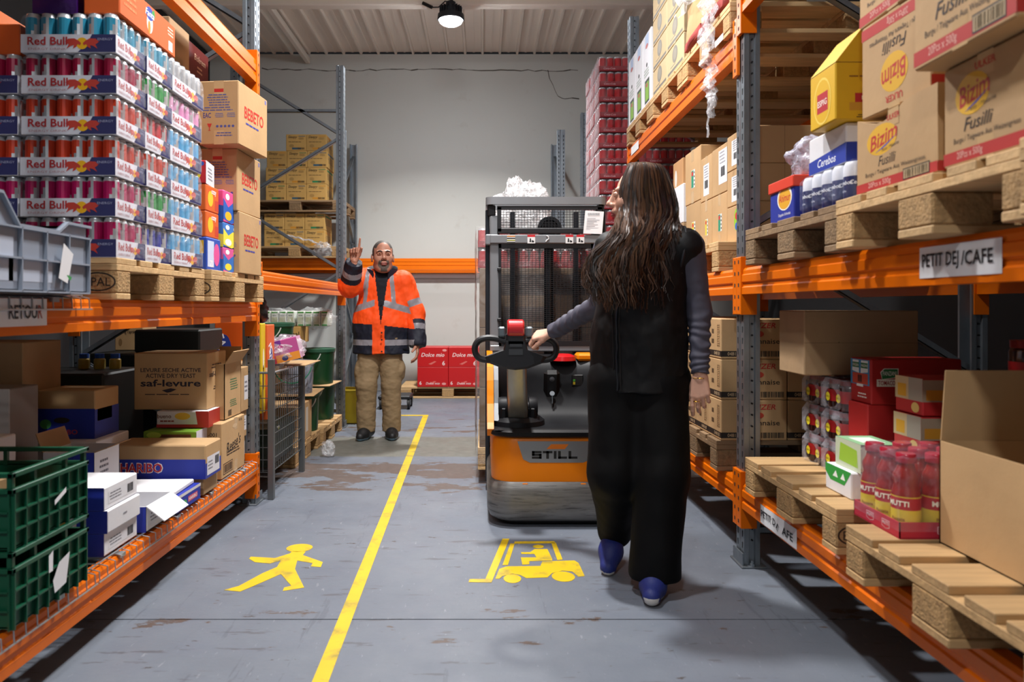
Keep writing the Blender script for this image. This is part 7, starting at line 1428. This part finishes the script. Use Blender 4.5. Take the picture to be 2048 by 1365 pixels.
    # trousers
    Rk, Ra, Lk, La = (.548, 3.05, .46), (.585, 3.27, .15), (.722, 2.99, .46), (.690, 2.955, .085)
    tp = [cap((.58, 3.11, .84), (.73, 3.07, .84), .13, .13, .06), cap((.57, 3.11, .80), Rk, .125, .104, .04), cap(Rk, Ra, .104, .072, .03), cap((.735, 3.075, .80), Lk, .125, .108, .04), cap(Lk, La, .108, .102, .03), cut((0, 0, -1), -.062)]
    V, Q = build(tp, .0058, 1); V = wrinkle(V, Q, .010, 5, (1, 1, .6), 21); V = wrinkle(V, Q, .003, 14, (1, 1, .6), 2); pmesh('trousers', V, Q, mat('black_trousers', '#050506', .7, var=.1, spec=.15), t, O)
    # trainers
    for (ax_, ay, az), rz, pitch in (((.682, 2.955, 0), R(-14), 0), ((.578, 3.285, .06), R(-16), R(26))):
        M = np.array(Matrix.Rotation(rz, 3, 'Z') @ Matrix.Rotation(pitch, 3, 'X'), np.float32); W = lambda x, y, z: tuple(np.array((ax_, ay, az)) + M @ np.array((x, y, z)))
        sp = [cap(W(0, .03, .055), W(0, -.06, .050), .046, .048, .03), cap(W(0, -.06, .046), W(-.004, -.14, .036), .048, .035, .03), cap(W(0, .035, .05), W(0, .03, .10), .04, .042, .03), cut(tuple(-M[:, 2]), -float(np.array((ax_, ay, az)) @ M[:, 2]) - .002)]
        V, Q = build(sp, .0042, 1); zz = (V[Q].mean(1) - np.array((ax_, ay, az))) @ M[:, 2]; yy = (V[Q].mean(1) - np.array((ax_, ay, az))) @ M[:, 1]; so = (zz < .02) | ((yy < -.16) & (zz < .036)); sh = pmesh('trainer', V, Q[~so], mat('blue_mesh', '#16246a', .6, bump=.15, bs=150), t, O); pmesh('sole', V, Q[so], mat('white_sole', '#c9c6c2', .6), sh, O); g = G(mat('lace_navy', '#0e1640', .8))
        for k in range(4): g.tube([Vector(W(x, -.03 - k*.016, .094 - k*.006 - abs(x)*.3)) - Vector(O) for x in (-.024, 0, .024)], .003, 5)
        g.obj('lace', sh, kind='stuff')
    # rings and bracelet
    GO = mat('gold', '#d9a84a', .25, metal=1); g = G(GO); c = Vector(Lwr) - Vector(O) + Vector((-.02, -.015, -.105)); g.tube([c + Vector((.011*math.cos(a), .011*math.sin(a), 0)) for a in [2*PI*i/14 for i in range(14)]], .0018, 5, closed=True); g.obj('ring', t); g = G(GO); c = Vector(Lwr) - Vector(O) + Vector((.0, 0, -.012)); g.tube([c + Vector((.030*math.cos(a), .024*math.sin(a), .0012*math.sin(a*20))) for a in [2*PI*i/80 for i in range(80)]], .0016, 5, closed=True); g.obj('bracelet', t)
    # hair: an under-layer and many wavy locks over it
    H1 = mat('hair_brown', '#24150e', .36, var=.35, vs=60, stretch=(3, 3, .3), spec=.6); H2 = mat('hair_light_brown', '#4c3221', .4, var=.3, vs=60, stretch=(3, 3, .3), spec=.6)
    e = lambda p, r, k=.03: ell(T(*p), np.array(r)*s, k*s, Rm)
    sc = [e((0, .036, .046), (.080, .092, .090)), e((.02, .06, -.04), (.05, .065, .12)), cap(T(.045, .045, -.02), (.67, 3.045, 1.42), .045, .045, .05), cap((.67, 3.03, 1.42), (.65, 2.99, 1.25), .045, .03, .05, ((0, 1, 0), 1.5)), cap((.58, 3.03, 1.42), (.50, 2.99, 1.30), .03, .02, .05), cap(T(.03, .085, -.02), (.73, 3.05, 1.40), .05, .05, .05)]
    V, Q = build(sc, .005, 1); V = wrinkle(V, Q, .006, 30, (1, 1, .3), 3); hr = pmesh('hair', V, Q, H1, t, O)
    rr = random.Random(11); lay = {0: G(H1), 1: G(H2)}; L3 = lambda *p: np.array(T(*p))
    for c_ in range(190):
        ph = R(-58 + 178*((c_*.618034) % 1.0)); f = min(1, max(0, (math.degrees(ph) + 58)/160)); fq = rr.uniform(32, 46); ph0 = rr.uniform(0, 6.3); am = rr.uniform(.006, .013); cx, cy, cz = (rr.uniform(-1, 1) for _ in range(3)); lg = rr.random() < .2 + .35*(f < .35)
        up = rr.uniform(.0, 1.0)
        for st in range(6):
            j = lambda k: rr.uniform(-k, k); out = 1 + .10*up + j(.03)
            root = L3(.004 + j(.006), -.046 + .115*min(1, max(0, f + .12*cx)), .134 - .06*(f - .4)**2 + .006*up)
            sh_ = L3(.055*math.cos(ph)*out + .012, .02 + .07*math.sin(ph)*out, .118)
            sd = L3(.092*math.cos(ph)*out, .024 + .104*math.sin(ph)*out, .03 + .02*cz); lo_ = L3(.097*math.cos(ph)*out, .034 + .112*math.sin(ph)*out, -.065)
            x4 = .525 + .27*f + .02*cx + j(.010); y4 = 2.965 + .06*f**4 - .03*up + j(.006); x5 = .425 + .365*f + .025*cx + j(.014); y5 = 2.945 + .09*f**4 - .03*up + .02*(f < .25) + j(.006)
            ze = 1.195 - .05*math.sin(PI*min(1, f*1.05)) + .10*max(0, f - .7) + .05*cz + rr.uniform(0, .05); x6 = x5 - .012 + .02*cx + j(.014) + .03*(f < .2)
            P = [Vector(p) for p in (root, sh_, sd, lo_, np.array((x4, y4, 1.435)), np.array((x5, y5, 1.31)), np.array((x6, y5 + j(.01), ze)))]; pts = []; n = 5
            for k in range(len(P)-1):
                for q in range(n):
                    w = q/n; p0, p1, p2, p3 = P[max(k-1, 0)], P[k], P[k+1], P[min(k+2, len(P)-1)]; c = .5*((2*p1) + (p2-p0)*w + (2*p0-5*p1+4*p2-p3)*w*w + (3*p1-p0-3*p2+p3)*w**3); g_ = min(1, max(0, (k + w - 1.6)/2.5))
                    c = c + Vector((math.sin(fq*c.z + ph0), .6*math.cos(fq*c.z + ph0), 0))*(am*g_) + Vector((math.sin(93*c.z + st), math.cos(81*c.z + st*2), 0))*(.0025*g_); pts.append(c - Vector(O))
            pts.append(P[-1] - Vector(O)); K = len(pts); r0 = rr.uniform(.0026, .0046)
            lay[1 if lg else 0].tube(pts, [r0*(.6 + .6*min(1, 5*k/K))*(1 - .8*(k/K)**4) for k in range(K)], 4)
    for k, g in lay.items(): g.obj('hair_lock', hr, smooth=True, ang=80, kind='stuff')
woman()
